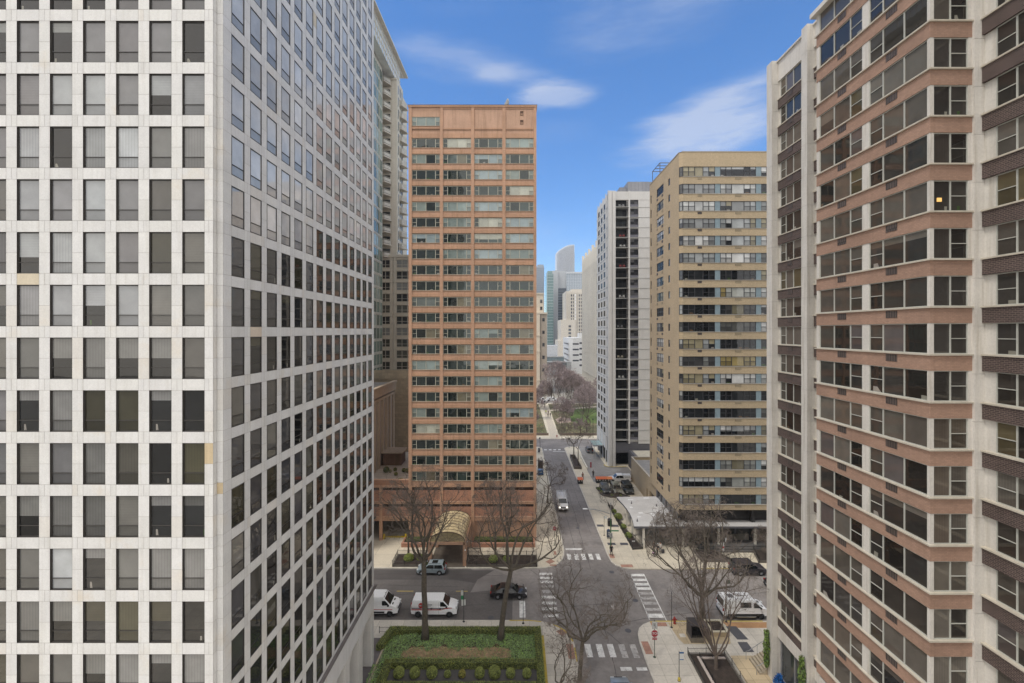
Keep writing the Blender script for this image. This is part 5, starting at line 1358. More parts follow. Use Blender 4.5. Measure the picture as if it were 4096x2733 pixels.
# the two tall garden trees
tree('tall bare tree in the garden nearer the white tower, trunk crossing the white cargo van', -10.5,50.9,9.3,19.8,5.6,.36, [(200,42,.85),(165,55,.8),(100,72,.95),(70,60,.9),(20,48,.85),(-20,55,.8),(-80,58,.7)], 21, lean=(-.2,0), twist=.2, up=.10, kids=(0,7,5,5,5), tw=.008)
tree('tall bare tree in the garden nearer the street, trunk crossing the black sedan', -1.84,50.9,8.3,18.9,6.3,.33, [(185,38,.85),(140,55,.85),(110,70,.9),(60,58,.9),(25,40,.85),(0,28,.75),(-60,50,.7)], 33, lean=(1.2,0), twist=.24, up=.09, kids=(0,7,5,5,5), tw=.008)
tree('spreading bare street tree with twisted limbs beside the yellow kerb at the bottom', 6.2,44.0,4.9,12.8,5.3,.24, [(180,25,.85),(150,50,.85),(95,45,.95),(60,65,.85),(15,18,.9),(-10,45,.9),(-50,30,.6),(200,60,.7)], 5, lean=(.35,0), twist=.37, up=.05, kids=(0,7,5,5,4), cy=2.0, tw=.008)
tree('twiggy bare tree top rising at the bottom edge on the left sidewalk', 3.9,40.2,3.6,8.6,2.8,.16, [(180,40,.8),(120,60,.9),(60,60,.9),(0,40,.8),(-60,50,.8),(90,80,.9)], 8, twist=.3, kids=(0,6,5,4,3), tw=.008)
tree('low-forking bare tree in the square soil bed at the bottom right', 20.8,46.3,1.7,11.6,5.0,.22, [(175,50,.8),(150,64,.9),(120,72,.95),(80,70,1),(40,62,.95),(10,52,.9),(-20,40,.6),(95,80,1.0),(200,62,.8)], 14, twist=.13, up=.08, kids=(0,5,4,4,4), bark=m_bark2, tw=.008)
tree('large bare tree with green grey trunk in front of the canopy steps', 22.63,54.1,3.3,14.6,6.6,.33, [(180,42,.9),(160,58,.95),(120,66,1),(85,72,1),(45,64,1),(15,52,.95),(0,38,.75),(95,80,1.0),(-60,60,.6),(200,30,.8)], 19, twist=.15, up=.07, kids=(0,6,5,4,4), tw=.009)
tree('thin dark street tree beside the left kerb behind the work van', 6.3,91.6,3.6,9.6,4.0,.15, [(170,45,.8),(60,55,.9),(10,30,.9),(-20,48,.85),(100,70,.9)], 2, lean=(.35,0), twist=.3, kids=(0,6,5,4,4), tw=.014)
tree('dark spreading tree in the far brick planter, left of the driveway', 15.7,122,4.6,13.5,5.0,.17, [(180,35,.9),(150,50,.9),(90,60,.9),(40,50,.9),(0,30,.9)], 6, twist=.3, kids=(0,6,5,4,4), tw=.018, zb=.6)
tree('second dark tree in the far brick planter', 16.0,115.6,4.8,10.5,3.2,.14, [(150,55,.9),(60,60,.9),(0,50,.8),(200,60,.8)], 61, twist=.25, kids=(0,5,4,4,3), tw=.018, zb=.6, lv=4)
tree('slim bare tree before the orange tower, in the bed left of the canopy', -16.9,69.2,4.0,11.5,3.2,.16, [(170,60,.9),(110,70,.9),(50,65,.9),(0,55,.8),(-60,65,.7)], 9, twist=.2, kids=(0,6,5,4,4), tw=.012)
tree('bare tree before the orange tower, in the long fenced bed', -3.3,68.6,4.2,12.5,3.8,.2, [(170,55,.9),(120,68,.9),(60,65,.9),(10,55,.85),(-60,65,.7)], 10, twist=.2, kids=(0,6,6,5,4), tw=.012)
tree('dense brown twiggy small tree under the canopy left of the steps', 26.2,71.0,1.2,6.4,3.9,.13, [(175,25,.9),(150,50,.9),(100,60,.95),(60,50,.9),(20,30,.9),(-30,50,.8),(200,55,.9)], 12, twist=.3, kids=(0,7,6,6,4), tw=.013, twig=m_twig)
tree('small twiggy tree in the left tree bed below the steps', 30.3,69.9,1.4,6.9,3.2,.12, [(170,45,.9),(110,62,.9),(60,60,.9),(0,40,.9),(-60,50,.8)], 13, twist=.3, kids=(0,6,6,5,4), tw=.013)
tree('small twiggy tree in the right tree bed below the steps', 39.3,69.6,1.2,4.8,2.9,.10, [(170,30,.9),(110,55,.9),(60,55,.9),(0,30,.9)], 15, twist=.3, kids=(0,6,6,5,4), tw=.013)
tree('small budding tree at the far end of the long canopy bed', 19.0,87.6,.6,5.2,2.6,.08, [(180,35,.9),(150,55,.9),(90,60,.9),(40,55,.9),(0,60,.8)], 16, twist=.22, kids=(0,4,4,3,3), lv=4, tw=.016, zb=.3)
park = [(17.5,196,1.5,22,6.3,'tallest multi-stemmed purplish bare tree in the park'),(21.8,190,1.5,19,5.8,'purplish bare tree right of the tallest park tree'),(23.5,204,1.8,17,5,'purplish bare tree behind the lawn edge'),(16.8,165,3,11,3.6,'small bare tree beside the park path near the wall'),
 (24.6,156,5,17,5,'dark bare tree near the park wall before the lawn'),(29.5,196,3,12.5,4.5,'pale barked bare tree on the far side of the lawn'),(6.8,178,2.5,10.5,4.2,'bare tree left of the park path'),(8.6,200,2.5,10,4,'bare tree left of the park path, further off'),(5.0,160,2,7.5,3,'low bare tree behind the left park wall'),(26.5,178,2.5,12,5.2,'brown bare tree at the near edge of the lawn'),(27,215,2,16,5.5,'purplish bare tree at the far edge of the lawn'),(13.0,206,1.5,13,3.6,'slim bare tree beside the far end of the park path'),(32,206,2,11,5,'wide bare tree in the far corner of the lawn'),(36,218,3,11,4,'bare roadside tree beyond the park, right'),(44,232,3,12,4.2,'bare tree before the pleated building'),(33,238,3,12,4,'bare tree beyond the park road, middle'),(19.5,176,1.2,7,3.8,'low budding bush-like tree beside the pink gravel bed'),(21.6,150,2,6,2.6,'small dark tree at the kerb before the park wall')]
for i,(x,y,fk,tp,rx,lb) in enumerate(park):
    tree(lb,x,y,fk,tp,rx,.2 if tp>12 else .13,[(180+rg.uniform(-20,20),60 if i<3 else 45,.9),(130,72 if i<3 else 60,.95),(80,78,1),(40,70 if i<3 else 55,.95),(0,62 if i<3 else 45,.9),(-60,70,.9),(230,72,.9)],70+i,twist=.12 if i<3 else .22,up=.12 if i<3 else .06,kids=(0,8,7,6,3),lv=4,bark=m_bark2,twig=m_twig2,tw=.036 if y>170 else .022,group='bare trees in the park')
shrub(3.8,157,.2,2.4,'broad evergreen bush behind the left park wall','park shrubs',h=.6,n=900,col=[(1.4,1.8,1.2),(1,1.3,1)])
shrub(1.5,172,.2,3.2,'reddish budding bush at the edge of the orange tower','park shrubs',h=.9,n=900,col=[(5,1.8,3.6),(3.5,1.4,2.6)])
shrub(33,158,.2,1.8,'low olive bush behind the right park wall','park shrubs',h=.5,n=500,col=[(1.6,1.3,1),(1.2,1.1,1)]); shrub(38,160,.2,2.2,'wide olive bush behind the right park wall near the grey tower','park shrubs',h=.5,n=500,col=[(1.6,1.3,1),(1.2,1.1,1)])
q = MB()
for _ in range(2600):
    x = rg.choice((rg.uniform(14.8,44),rg.uniform(-5,10.4))); y = rg.uniform(151.5,170); s=rg.uniform(.08,.22); z=.2+rg.random()*.6
    c = rg.choice(((2.2,1.2,1.4),(1.4,1.1,1),(1,1.2,1))); j=rg.uniform(.7,1.2); p=Vector((x,y,z)); u=Vector((rg.gauss(0,1),rg.gauss(0,.5),rg.gauss(0,1))).normalized(); v=u.orthogonal().normalized()
    q.F([q.P(p+u*s),q.P(p+v*s*.5),q.P(p-u*s),q.P(p-v*s*.5)],(c[0]*j,c[1]*j,c[2]*j,1))
tag(obj('park_undergrowth', q, m_ivy), 'brown and green low undergrowth behind the park wall', 'ground cover', kind='stuff')
# evergreen garlands on the white piers
for (x,y,z0,z1,lb) in ((25.55,45.4,1.2,4.9,'evergreen garland hanging on the corner pier above the stairs'),(25.5,39.7,2.2,6.4,'evergreen garland on the second white pier')):
    q = MB()
    def f():
        z = rg.uniform(z0,z1); r = .34*(.35+.4*math.sin((z-z0)/(z1-z0)*PI)+.25*math.sin(z*4.1+x)*rg.random()+.35*rg.random()); a=rg.uniform(0,6.3); return (x+r*math.cos(a)*.8,y+r*math.sin(a)*.8,z),(math.cos(a),math.sin(a),0)
    leaves(q,f,900,.06,.14,[(.6,.8,.6),(.9,1.1,.7),(.4,.6,.5)]); q.tube([(x,y,z0),(x,y,z1)],.08,5,col=(.3,.3,.2,1)); single('garland', q, [m_leaf], lb, 'garland')
# ================================================================== VEHICLES (built along +X, nose at +X, origin on the ground at the centre)
m_tyre = mat('tyre rubber', (.018,.018,.018), .85); m_rim = mat('alloy rim', (.42,.42,.43), .35, metal=.8); m_rimd = mat('dark rim', (.07,.07,.07), .4, metal=.6)
m_plastic = mat('black trim plastic', (.022,.022,.024), .6); m_chrome = mat('chrome trim', (.6,.6,.6), .2, metal=1)
m_hl = mat('headlight lens', (.65,.66,.66), .15); m_tl = mat('tail light red', (.32,.015,.012), .25); m_amb = mat('amber lens', (.6,.22,.02), .3); m_plate = mat('number plate', (.55,.56,.55), .5)
def paint(name, c, rough=.28): return mat(name, c, rough, var=.04, coat=.6, scale=1)
CGL = (.012,.014,.014,0)
def vehicle(name, label, cat, loc, rz, pm, L, w, zb, belt, roof, prof, gh, wheels, wr, rimm=None, vents=(), extra=None, tumble=.12, win=None, wind=True, rearw=True, group=None):
    """prof: (x,z) from the rear bottom over rear, deck, hood to the front bottom, as fractions of L and metres; gh: (rear base, rear top, front top, front base) x in metres"""
    t = thing(name, (loc[0],loc[1],loc[2] if len(loc)>2 else 0), rz, label, cat, group); hw = w/2; H = L/2
    def yw(x, z):    # plan taper at nose and tail, slight tuck at the sill
        k = 1 - .13*max(0,(abs(x)/H-.72)/.28)**2
        return hw*k*(1 - .05*max(0,(.55-z)/.55))
    out = [(x, z) for x, z in prof]
    arches = []
    for wx in wheels:
        R = wr*1.17; arches.append([(wx+R*math.cos(a), max(zb, wr+R*math.sin(a))) for a in [R_(-18+216*i/10) for i in range(11)]])
    bottom = []
    for A in arches[::-1] if wheels[0] < wheels[1] else arches: bottom += [p for p in A]
    # walk front-to-rear along the sill
    loop = out + bottom
    m = MB(); Lf = [m.P((x, -yw(x,z), z)) for x, z in loop]; Rt = [m.P((x, yw(x,z), z)) for x, z in loop]
    m.F(Lf[::-1] if False else Lf); m.F(Rt[::-1]); n = len(loop)
    for i in range(n): j=(i+1)%n; m.F([Lf[j],Lf[i],Rt[i],Rt[j]])
    b = obj('body', m, pm, t, local=True, bevel=.045, smooth=True)
    # cabin
    xr0, xr1, xf1, xf0 = gh; g = MB(); ya, yb = hw*.965, hw*(1-tumble)
    lo = [(xr0,-ya,belt-.02),(xf0,-ya*.97,belt-.02),(xf0,ya*.97,belt-.02),(xr0,ya,belt-.02)]; hi = [(xr1,-yb,roof),(xf1,-yb,roof),(xf1,yb,roof),(xr1,yb,roof)]
    mid = [(x0+(x1-x0)*.82, y0+(y1-y0)*.75, belt+(roof-belt)*.86) for (x0,y0,_),(x1,y1,_) in zip(lo,hi)]
    hi2 = [(x*.97+(xr1+xf1)/2*.03, y*.86, roof+.02) for x,y,_ in hi]
    rings = [[g.P(p) for p in r] for r in (lo, mid, hi, hi2)]
    for r0_, r1_ in zip(rings, rings[1:]):
        for i in range(4): g.F([r0_[i], r0_[(i+1)%4], r1_[(i+1)%4], r1_[i]])
    g.F(rings[-1]); g.F(rings[0][::-1]); obj('cabin', g, pm, t, local=True, bevel=.05, smooth=True)
    def gp(x, s, k):  # point on the side glass plane, k 0..1 from belt up
        return Vector((x, s*(ya+(mid[0][1]*-1-ya)*k/.86 if True else 0)+s*.012, belt+(roof-belt)*k))
    def side(xa, xb, k0=.04, k1=.84, nm='side_window'):
        for s in (-1,1):
            q = MB()
            def lim(x, k):
                lo_ = xr0+(xr1-xr0)*k+.09; hi_ = xf0+(xf1-xf0)*k-.1; return min(max(x, lo_), hi_)
            P4 = [gp(lim(xa,k0),s,k0), gp(lim(xb,k0),s,k0), gp(lim(xb,k1),s,k1), gp(lim(xa,k1),s,k1)]
            if s > 0: P4 = P4[::-1]
            q.poly(P4, CGL); obj(nm, q, g_car, t, local=True)
    for a in (win or []): side(*a)
    def endw(x0, x1, nm, k0=.06, k1=.9, inset=.1, s=1, c=CGL):
        q = MB(); P = []
        for k, sg in ((k0,-1),(k0,1),(k1,1),(k1,-1)):
            x = x0+(x1-x0)*k; y = (ya+(yb-ya)*k-inset)*sg; P.append((x+s*.02, y, belt+(roof-belt)*k+.015))
        if s < 0: P = P[::-1]
        q.poly(P, c); obj(nm, q, g_car, t, local=True)
    if wind: endw(xf0, xf1, 'windshield')
    if rearw: endw(xr0, xr1, 'rear_window', s=-1, k0=.1, k1=.85)
    for wx in wheels:
        for s in (-1, 1):
            q = MB(); q.T = Matrix.Translation((wx, s*(hw-.115), wr)) @ Matrix.Rotation(R_(90),4,'X'); q.sm = True
            q.lathe([(wr*.62,-.11),(wr*.95,-.11),(wr,-.07),(wr,.07),(wr*.95,.11),(wr*.62,.11)], n=22); wh_ = obj('wheel', q, m_tyre, t, local=True)
            q = MB(); q.T = Matrix.Translation((wx, s*(hw-.115), wr)) @ Matrix.Rotation(R_(90),4,'X'); z = -s*.112
            q.lathe([(wr*.64,z*.8),(wr*.6,z*.96),(wr*.52,z*.7),(.02,z*.75)], n=18, mi=1)
            for i in range(7):
                a = 2*PI*i/7; q.tube([(wr*.1*math.cos(a),wr*.1*math.sin(a),z),(wr*.6*math.cos(a),wr*.6*math.sin(a),z*.95)], .028, 4)
            q.lathe([(wr*.14,z*.7),(wr*.14,z*1.02),(.005,z*1.05)], n=10)
            obj('rim', q, [rimm or m_rim, m_rimd], wh_, local=True)
            q = MB(); q.T = Matrix.Translation((wx, s*(hw-.3), wr)) @ Matrix.Rotation(R_(90),4,'X'); q.lathe([(wr*1.15,-.13),(wr*1.15,.13)], n=18); obj('wheel_well', q, m_plastic, t, local=True)
    def bx(nm, x0,x1,y0,y1,z0,z1,mt,bev=0):
        q = MB(); q.box(x0,x1,y0,y1,z0,z1); return obj(nm, q, mt, t, local=True, bevel=bev)
    t_ = dict(t=t, bx=bx, hw=hw, H=H, yw=yw)
    for s in (-1,1):
        bx('mirror', xf0-.35, xf0-.15, s*(hw+.02), s*(hw+.2), belt-.02, belt+.16, m_plastic if name in ('cargo_van','passenger_van','work_van') else pm, .03)
        bx('door_handle', (xr0+xf0)/2+.15, (xr0+xf0)/2+.35, s*(hw-.01), s*(hw+.025), belt-.14, belt-.1, m_plastic)
    if extra: extra(t_)
    return t
def lights(d, fx, fz, fh, fw, rx, rz, rh, rw_, grille=None, bump=True, plate=True, lit=None, bz=.45):
    bx, hw = d['bx'], d['hw']
    for s in (-1,1):
        bx('headlight', fx-.16, fx+.012, s*(hw*.86-fw), s*hw*.86, fz, fz+fh, lit or m_hl, .02)
        bx('taillight', rx-.012, rx+.14, s*(hw*.9-rw_), s*(hw*.9+.01), rz, rz+rh, m_tl, .02)
    if grille: bx('grille', fx-.06, fx+.016, -hw*.52, hw*.52, grille[0], grille[1], m_plastic, .01)
    if bump:
        bx('front_bumper', fx-.1, fx+.05, -hw*.86, hw*.86, bz-.22, bz, m_plastic, .04); bx('rear_bumper', rx-.06, rx+.1, -hw*.88, hw*.88, bz-.2, bz+.02, m_plastic, .04)
    if plate: bx('license_plate', rx-.075, rx-.06, -.15, .15, bz+.08, bz+.2, m_plate)
p_white = mat('white van paint', (.86,.865,.87), .45, var=.04, scale=1, spec=.3); p_black = paint('black car paint', (.012,.011,.014)); p_bluegrey = paint('pale blue grey car paint', (.30,.36,.39)); p_dgrey = paint('dark plum grey paint', (.045,.04,.048)); p_gold = paint('pale gold green paint', (.27,.26,.18)); p_silver = paint('grey suv paint', (.12,.12,.13)); p_dgreen = paint('black green paint', (.016,.02,.018))
m_redm = mat('red marking', (.45,.03,.03), .5); m_greym = mat('grey marking', (.13,.13,.14), .5)
def text_mesh(s, size, M, thick=.0, font=None):
    cu = bpy.data.curves.new('t', 'FONT'); cu.body = s; cu.size = size; cu.align_x = 'CENTER'; cu.align_y = 'CENTER'; cu.extrude = thick; cu.offset = size*.02
    o = bpy.data.objects.new('t', cu); C.objects.link(o); dg = bpy.context.evaluated_depsgraph_get(); me = bpy.data.meshes.new_from_object(o.evaluated_get(dg)); me.transform(M)
    bpy.data.objects.remove(o); bpy.data.curves.remove(cu); return me
FACE = Matrix.Rotation(R_(90), 4, 'X')      # lettering that faces -Y
def letter(s, size, pos, mt, parent, rot=FACE, off=True, nm='lettering'):
    o_ = OFF[parent.name] if off else (0,0,0)
    me = text_mesh(s, size, Matrix.Translation((pos[0]-o_[0],pos[1]-o_[1],pos[2]-o_[2])) @ rot); me.materials.clear(); me.materials.append(mt)
    o = bpy.data.objects.new(nm, me); C.objects.link(o); o.parent = parent; return o
# --- cargo van with a roof-high box, heading +X
def van_extra(d):
    bx, hw, t = d['bx'], d['hw'], d['t']
    lights(d, 2.83, .95, .2, .34, -2.83, 1.25, .55, .1, (.7,.95), bz=.62); bx('amber_lamp', 2.68, 2.83, -hw*.86, -hw*.62, .83, .93, m_amb)
    y = -(hw+.004)
    bx('grey_stripe', -2.75, 1.75, y-.002, y+.05, 1.12, 1.2, m_greym); bx('red_stripe', -2.78, .9, y-.004, y+.05, .95, 1.03, m_redm)
    q = MB(); q.poly([(.9,y-.006,.95),(1.2,y-.006,1.12),(1.6,y-.006,1.26),(2.3,y-.0,1.24),(2.3,y,1.18),(1.5,y-.006,1.13),(1.1,y-.006,1.03),(.9,y-.006,1.03)]); obj('red_swoosh', q, m_redm, t, local=True)
    for x in (-.35, .75): bx('side_handle', x, x+.1, y-.02, y+.02, 1.02, 1.24, m_plastic)
    for x in (-.62, .62): bx('door_seam', x, x+.015, y-.003, y+.02, .5, 1.9, m_greym)
    q = MB(); q.T = Matrix.Translation((-1.55, y-.004, 1.52)) @ Matrix.Rotation(R_(90),4,'X'); q.lathe([(.33,0),(.33,.003)], n=24); obj('round_emblem', q, m_redm, t, local=True)
    bx('emblem_band', -1.8, -1.3, y-.012, y-.008, 1.46, 1.58, m_plate)
    letter('VAI', .15, (-1.5, y-.014, 1.52), m_plastic, t, off=False)
    for z, w_ in ((1.58,.62),(1.44,.5)): bx('side_script', -.8, -.8+w_, y-.004, y, z, z+(.07 if z > 1.5 else .04), m_greym)
    bx('roof_vent', 1.15, 1.35, .2, .3, 2.13, 2.16, m_plastic); bx('wiper', 1.62, 1.66, -.7, .1, 1.36, 1.39, m_plastic)
cv_prof = [(-2.8,.42),(-2.85,.7),(-2.84,1.36),(1.75,1.36),(2.05,1.3),(2.55,1.16),(2.8,1.0),(2.86,.75),(2.84,.42)]
vehicle('cargo_van', 'white cargo van with red and grey side stripes, parked behind the left garden tree', 'van', (-10.3,55.95), 0, p_white, 5.7, 1.98, .42, 1.34, 2.1, cv_prof, (-2.84,-2.62,1.05,1.85), (-1.95,1.95), .37, m_rimd, tumble=.14, win=[(.8,1.85,.04,.72)], rearw=True, extra=van_extra)
# --- second van, mostly behind the white tower
def van2_extra(d):
    bx, hw, t = d['bx'], d['hw'], d['t']
    lights(d, 2.93, 1.0, .22, .3, -2.95, 1.2, .55, .1, (.6,.95), bz=.62); y = -(hw+.004)
    bx('red_stripe', -2.8, 2.3, y-.004, y+.05, .92, .97, m_redm); bx('dark_sill', -2.8, 1.3, y-.004, y+.05, .5, .7, m_plastic)
    for s in (-1,1): bx('hood_vent', 2.15, 2.3, s*.45-.18, s*.45+.18, 1.37, 1.42, m_plastic)
    bx('roof_lamp', 1.1, 1.2, -.05, .05, 2.43, 2.46, m_plastic)
vehicle('cargo_van', 'white high-roofed van, only its nose showing beside the white tower', 'van', (-17.75,56.1), 0, p_white, 5.9, 2.05, .45, 1.42, 2.4, [(-2.95,.45),(-2.98,1.42),(2.0,1.42),(2.5,1.28),(2.85,1.05),(2.95,.7),(2.92,.45)], (-2.97,-2.85,1.05,2.05), (-2.0,1.98), .36, m_rimd, tumble=.16, win=[(1.0,2.05,.02,.55)], extra=van2_extra)
def van3_extra(d):
    bx, hw, t = d['bx'], d['hw'], d['t']
    lights(d, 2.83, 1.0, .22, .3, -2.83, 1.0, .6, .12, (.6,.95), bz=.6); y = -(hw+.004)
    bx('black_sill', -2.3, 2.0, y-.004, y+.05, .48, .72, m_plastic); bx('side_step', -1.2, 1.1, y-.16, y, .38, .46, m_steel)
    for s in (-1,1): bx('hood_vent', 2.1, 2.25, s*.45-.18, s*.45+.18, 1.33, 1.38, m_plastic)
    bx('roof_hatch', -1.9, -1.2, -.4, .3, 2.36, 2.42, m_greym)
vehicle('passenger_van', 'white passenger van with a long dark side window beside the white pier at right', 'van', (28.25,55.6), 0, p_white, 5.7, 2.05, .45, 1.4, 2.35, [(-2.8,.45),(-2.85,1.4),(2.0,1.4),(2.45,1.26),(2.76,1.04),(2.86,.7),(2.83,.45)], (-2.84,-2.62,1.0,2.0), (-1.9,1.85), .36, m_rimd, tumble=.16, win=[(-.7,.65,.06,.7),(.95,2.0,.02,.6)], extra=van3_extra)
# --- work van with ladder rack coming towards the camera
def wv_extra(d):
    bx, hw, t = d['bx'], d['hw'], d['t']
    lights(d, 2.83, .86, .16, .3, -2.83, 1.2, .5, .1, (.7,1.02), bz=.62, lit=mat('lit headlamp', (.9,.9,.8), .3, emit=((1,.93,.75),3.0)))
    for s in (-1,1): bx('amber_lamp', 2.7, 2.84, s*hw*.86-.12, s*hw*.86, .74, .84, m_amb)
    bx('grille_badge', 2.845, 2.85, -.2, .2, .84, .92, m_plate); bx('front_plate', 2.88, 2.9, -.18, .18, .45, .6, m_plate)
    q = MB()
    for x in (-2.4,-1.2,0,1.0):
        q.tube([(x,-.95,2.1),(x,-.95,2.38),(x,.95,2.38),(x,.95,2.1)], .035, 5)
    for y in (-.95,.95): q.tube([(-2.6,y,2.38),(1.1,y,2.38)], .03, 5)
    obj('ladder_rack', q, mat('white rack', (.75,.75,.75), .5), t, local=True)
    q = MB()
    for y in (.35,.75): q.tube([(-2.7,y,2.45),(1.2,y,2.45)], .03, 5)
    for i in range(12): q.tube([(-2.6+i*.32,.35,2.45),(-2.6+i*.32,.75,2.45)], .02, 4)
    for i,(y) in enumerate((-.7,-.55,-.2)): q.tube([(-2.5,y,2.45),(.8,y,2.47)], .045, 6)
    obj('ladder', q, mat('pale ladder', (.72,.70,.66), .5), t, local=True)
vehicle('work_van', 'white work van with a loaded ladder rack driving toward the crossing with headlights on', 'van', (9.15,89.85), R_(-90), p_white, 5.7, 1.98, .42, 1.34, 2.1, cv_prof, (-2.84,-2.62,1.05,1.85), (-1.95,1.95), .37, m_rimd, tumble=.14, win=[(.8,1.85,.04,.72)], extra=wv_extra)
# --- cars
def suv_prof(H, hood, belt, zb=.3): return [(-H+.08,zb),(-H,.6),(-H+.03,belt-.1),(-H+.12,belt),(H*.42,belt),(H*.55,hood+.04),(H*.86,hood-.06),(H-.06,hood-.22),(H,.55),(H-.1,zb)]
def car_extra(h, rails=None, sun=False, trim=None, roofm=None, gr=(.45,.7), hl=.68):
    def f(d):
        bx, hw, H = d['bx'], d['hw'], d['H']
        lights(d, H-.03, hl, .13, .38, -H+.03, h-.2, .2, .28, gr, bz=.45)
        if rails:
            for s in (-1,1): bx('roof_rail', rails[0], rails[1], s*hw*.74, s*hw*.74+.04, rails[2], rails[2]+.06, rails[3])
        if sun: bx('sunroof', sun[0], sun[1], -.42, .42, sun[2], sun[2]+.012, g_plain)
        bx('lower_trim', -H*.52, H*.5, -hw-.006, hw+.006, .27, .4, m_plastic)
        if trim:
            for s in (-1,1): bx('chrome_strip', trim[0], trim[1], s*(hw*.965), s*(hw*.965+.03), trim[2], trim[2]+.03, m_chrome)
    return f
g_plain = mat('dark sunroof glass', (.01,.012,.013), .08)
vehicle('compact_suv', 'pale blue grey compact suv parked before the gold canopy, nose to the left', 'car', (-12.5,65.35), PI, p_bluegrey, 4.2, 1.8, .28, .98, 1.56, suv_prof(2.1,.93,.99), (-1.98,-1.6,.35,1.05), (-1.25,1.3), .34, tumble=.18, win=[(-1.7,-.5),(-.42,.95)], extra=car_extra(1.0,(-1.4,.3,1.57,m_plastic),(-.9,-.1,1.585)))
vehicle('sedan', 'black four-door sedan with chrome window trim crossing behind the right garden tree', 'car', (-1.1,59.55), 0, p_black, 4.88, 1.86, .24, .9, 1.42, [(-2.36,.26),(-2.44,.5),(-2.42,.85),(-2.25,.95),(-1.6,.95),(1.1,.93),(1.5,.88),(2.1,.78),(2.36,.66),(2.44,.5),(2.38,.24)], (-2.0,-.95,.35,1.35), (-1.42,1.45), .34, tumble=.22, win=[(-1.5,-.25,.04,.8),(-.18,1.2,.04,.8)], extra=car_extra(.95, trim=(-1.7,1.1,.9), hl=.58, gr=(.38,.6)))
vehicle('large_suv', 'dark plum grey suv parked on the far side beyond the yellow kerb at right', 'car', (33.95,65.25), 0, p_dgrey, 4.95, 1.95, .3, 1.05, 1.75, suv_prof(2.47,1.02,1.07), (-2.35,-2.0,.5,1.25), (-1.5,1.5), .38, tumble=.16, win=[(-2.1,-1.2),(-1.12,-.1),(-.02,1.1)], extra=car_extra(1.08,(-1.7,.4,1.76,m_plastic)))
vehicle('sedan', 'black car almost hidden behind the white pier on the right', 'car', (36.95,61.4), 0, p_black, 4.8, 1.86, .24, .9, 1.42, [(-2.36,.26),(-2.4,.85),(-2.2,.95),(1.1,.93),(1.5,.88),(2.1,.78),(2.36,.66),(2.4,.5),(2.34,.24)], (-2.0,-.95,.35,1.35), (-1.42,1.45), .34, tumble=.22, win=[(-1.5,-.25,.04,.8),(-.18,1.2,.04,.8)], extra=car_extra(.95, hl=.58))
vehicle('compact_suv', 'grey suv stopped on the far driveway by the glass canopy, seen from behind', 'car', (21.3,130.6), R_(90), p_silver, 4.6, 1.88, .28, 1.02, 1.65, suv_prof(2.3,.98,1.03), (-2.2,-1.8,.4,1.15), (-1.4,1.4), .36, tumble=.17, win=[(-1.9,-.6),(-.5,1.0)], extra=car_extra(1.05,(-1.5,.3,1.66,m_plastic)))
vehicle('convertible', 'dark green car with black soft top and pale sunshade, leftmost of three parked', 'car', (19.55,98.2), R_(-90), p_dgreen, 4.7, 1.88, .28, 1.0, 1.62, suv_prof(2.35,.98,1.0), (-2.2,-1.7,.4,1.2), (-1.4,1.42), .36, tumble=.17, win=[(-1.9,-.6),(-.5,1.0)], extra=lambda d: (car_extra(1.0)(d), d['bx']('sunshade', .55, .6, -.6, .6, 1.45, 1.5, m_hl)))
vehicle('large_suv', 'pale gold suv with a silver sunshade, middle of three parked side by side', 'car', (21.95,98.1), R_(-90), p_gold, 4.75, 1.9, .3, 1.05, 1.72, suv_prof(2.37,1.0,1.06), (-2.25,-1.85,.45,1.2), (-1.42,1.45), .37, tumble=.16, win=[(-2.0,-.9),(-.8,1.0)], extra=car_extra(1.05,(-1.7,.4,1.73,m_chrome),(-.2,.3,1.745)))
vehicle('large_suv', 'boxy black suv with ribbed roof, rightmost of three parked side by side', 'car', (24.5,98.15), R_(-90), p_dgreen, 4.8, 1.98, .34, 1.15, 1.85, suv_prof(2.4,1.12,1.16,.36), (-2.3,-2.2,.7,1.05), (-1.5,1.5), .4, tumble=.1, win=[(-2.15,-1.0),(-.9,.95)], extra=lambda d: (car_extra(1.1)(d), [d['bx']('roof_rib', -1.9,.5,-.6+.3*i,-.56+.3*i,1.865,1.885,m_plastic) for i in range(5)]))
def pk_extra(d):
    bx, hw, H = d['bx'], d['hw'], d['H']
    lights(d, H-.03, .78, .2, .3, -H+.03, .85, .35, .1, (.6,.92), bz=.6)
    q = MB(); q.box(-2.62,-.95,-hw*.93,hw*.93,1.14,1.72); obj('bed_topper', q, p_white, d['t'], local=True, bevel=.06)
    for s in (-1,1): bx('topper_panel', -2.4,-1.15,s*(hw*.93),s*(hw*.93+.01),1.2,1.55,m_greym if False else m_hl)
    q = MB(); 
    for s in (-1,1): q.tube([(-2.5,s*.7,1.74),(-1.05,s*.7,1.74)], .03, 5)
    obj('topper_rail', q, m_steel, d['t'], local=True)
vehicle('pickup_truck', 'white pickup truck with a boxy white bed topper beside the orange bins', 'truck', (24.15,104.7), PI, p_white, 5.4, 1.92, .36, 1.1, 1.8, [(-2.65,.4),(-2.7,.7),(-2.7,1.12),(1.2,1.12),(1.45,1.14),(2.3,1.05),(2.6,.9),(2.7,.6),(2.62,.36)], (-.95,-.75,.55,1.3), (-1.75,1.72), .4, m_rimd, tumble=.14, win=[(-.85,.15),(.22,1.25)], extra=pk_extra)
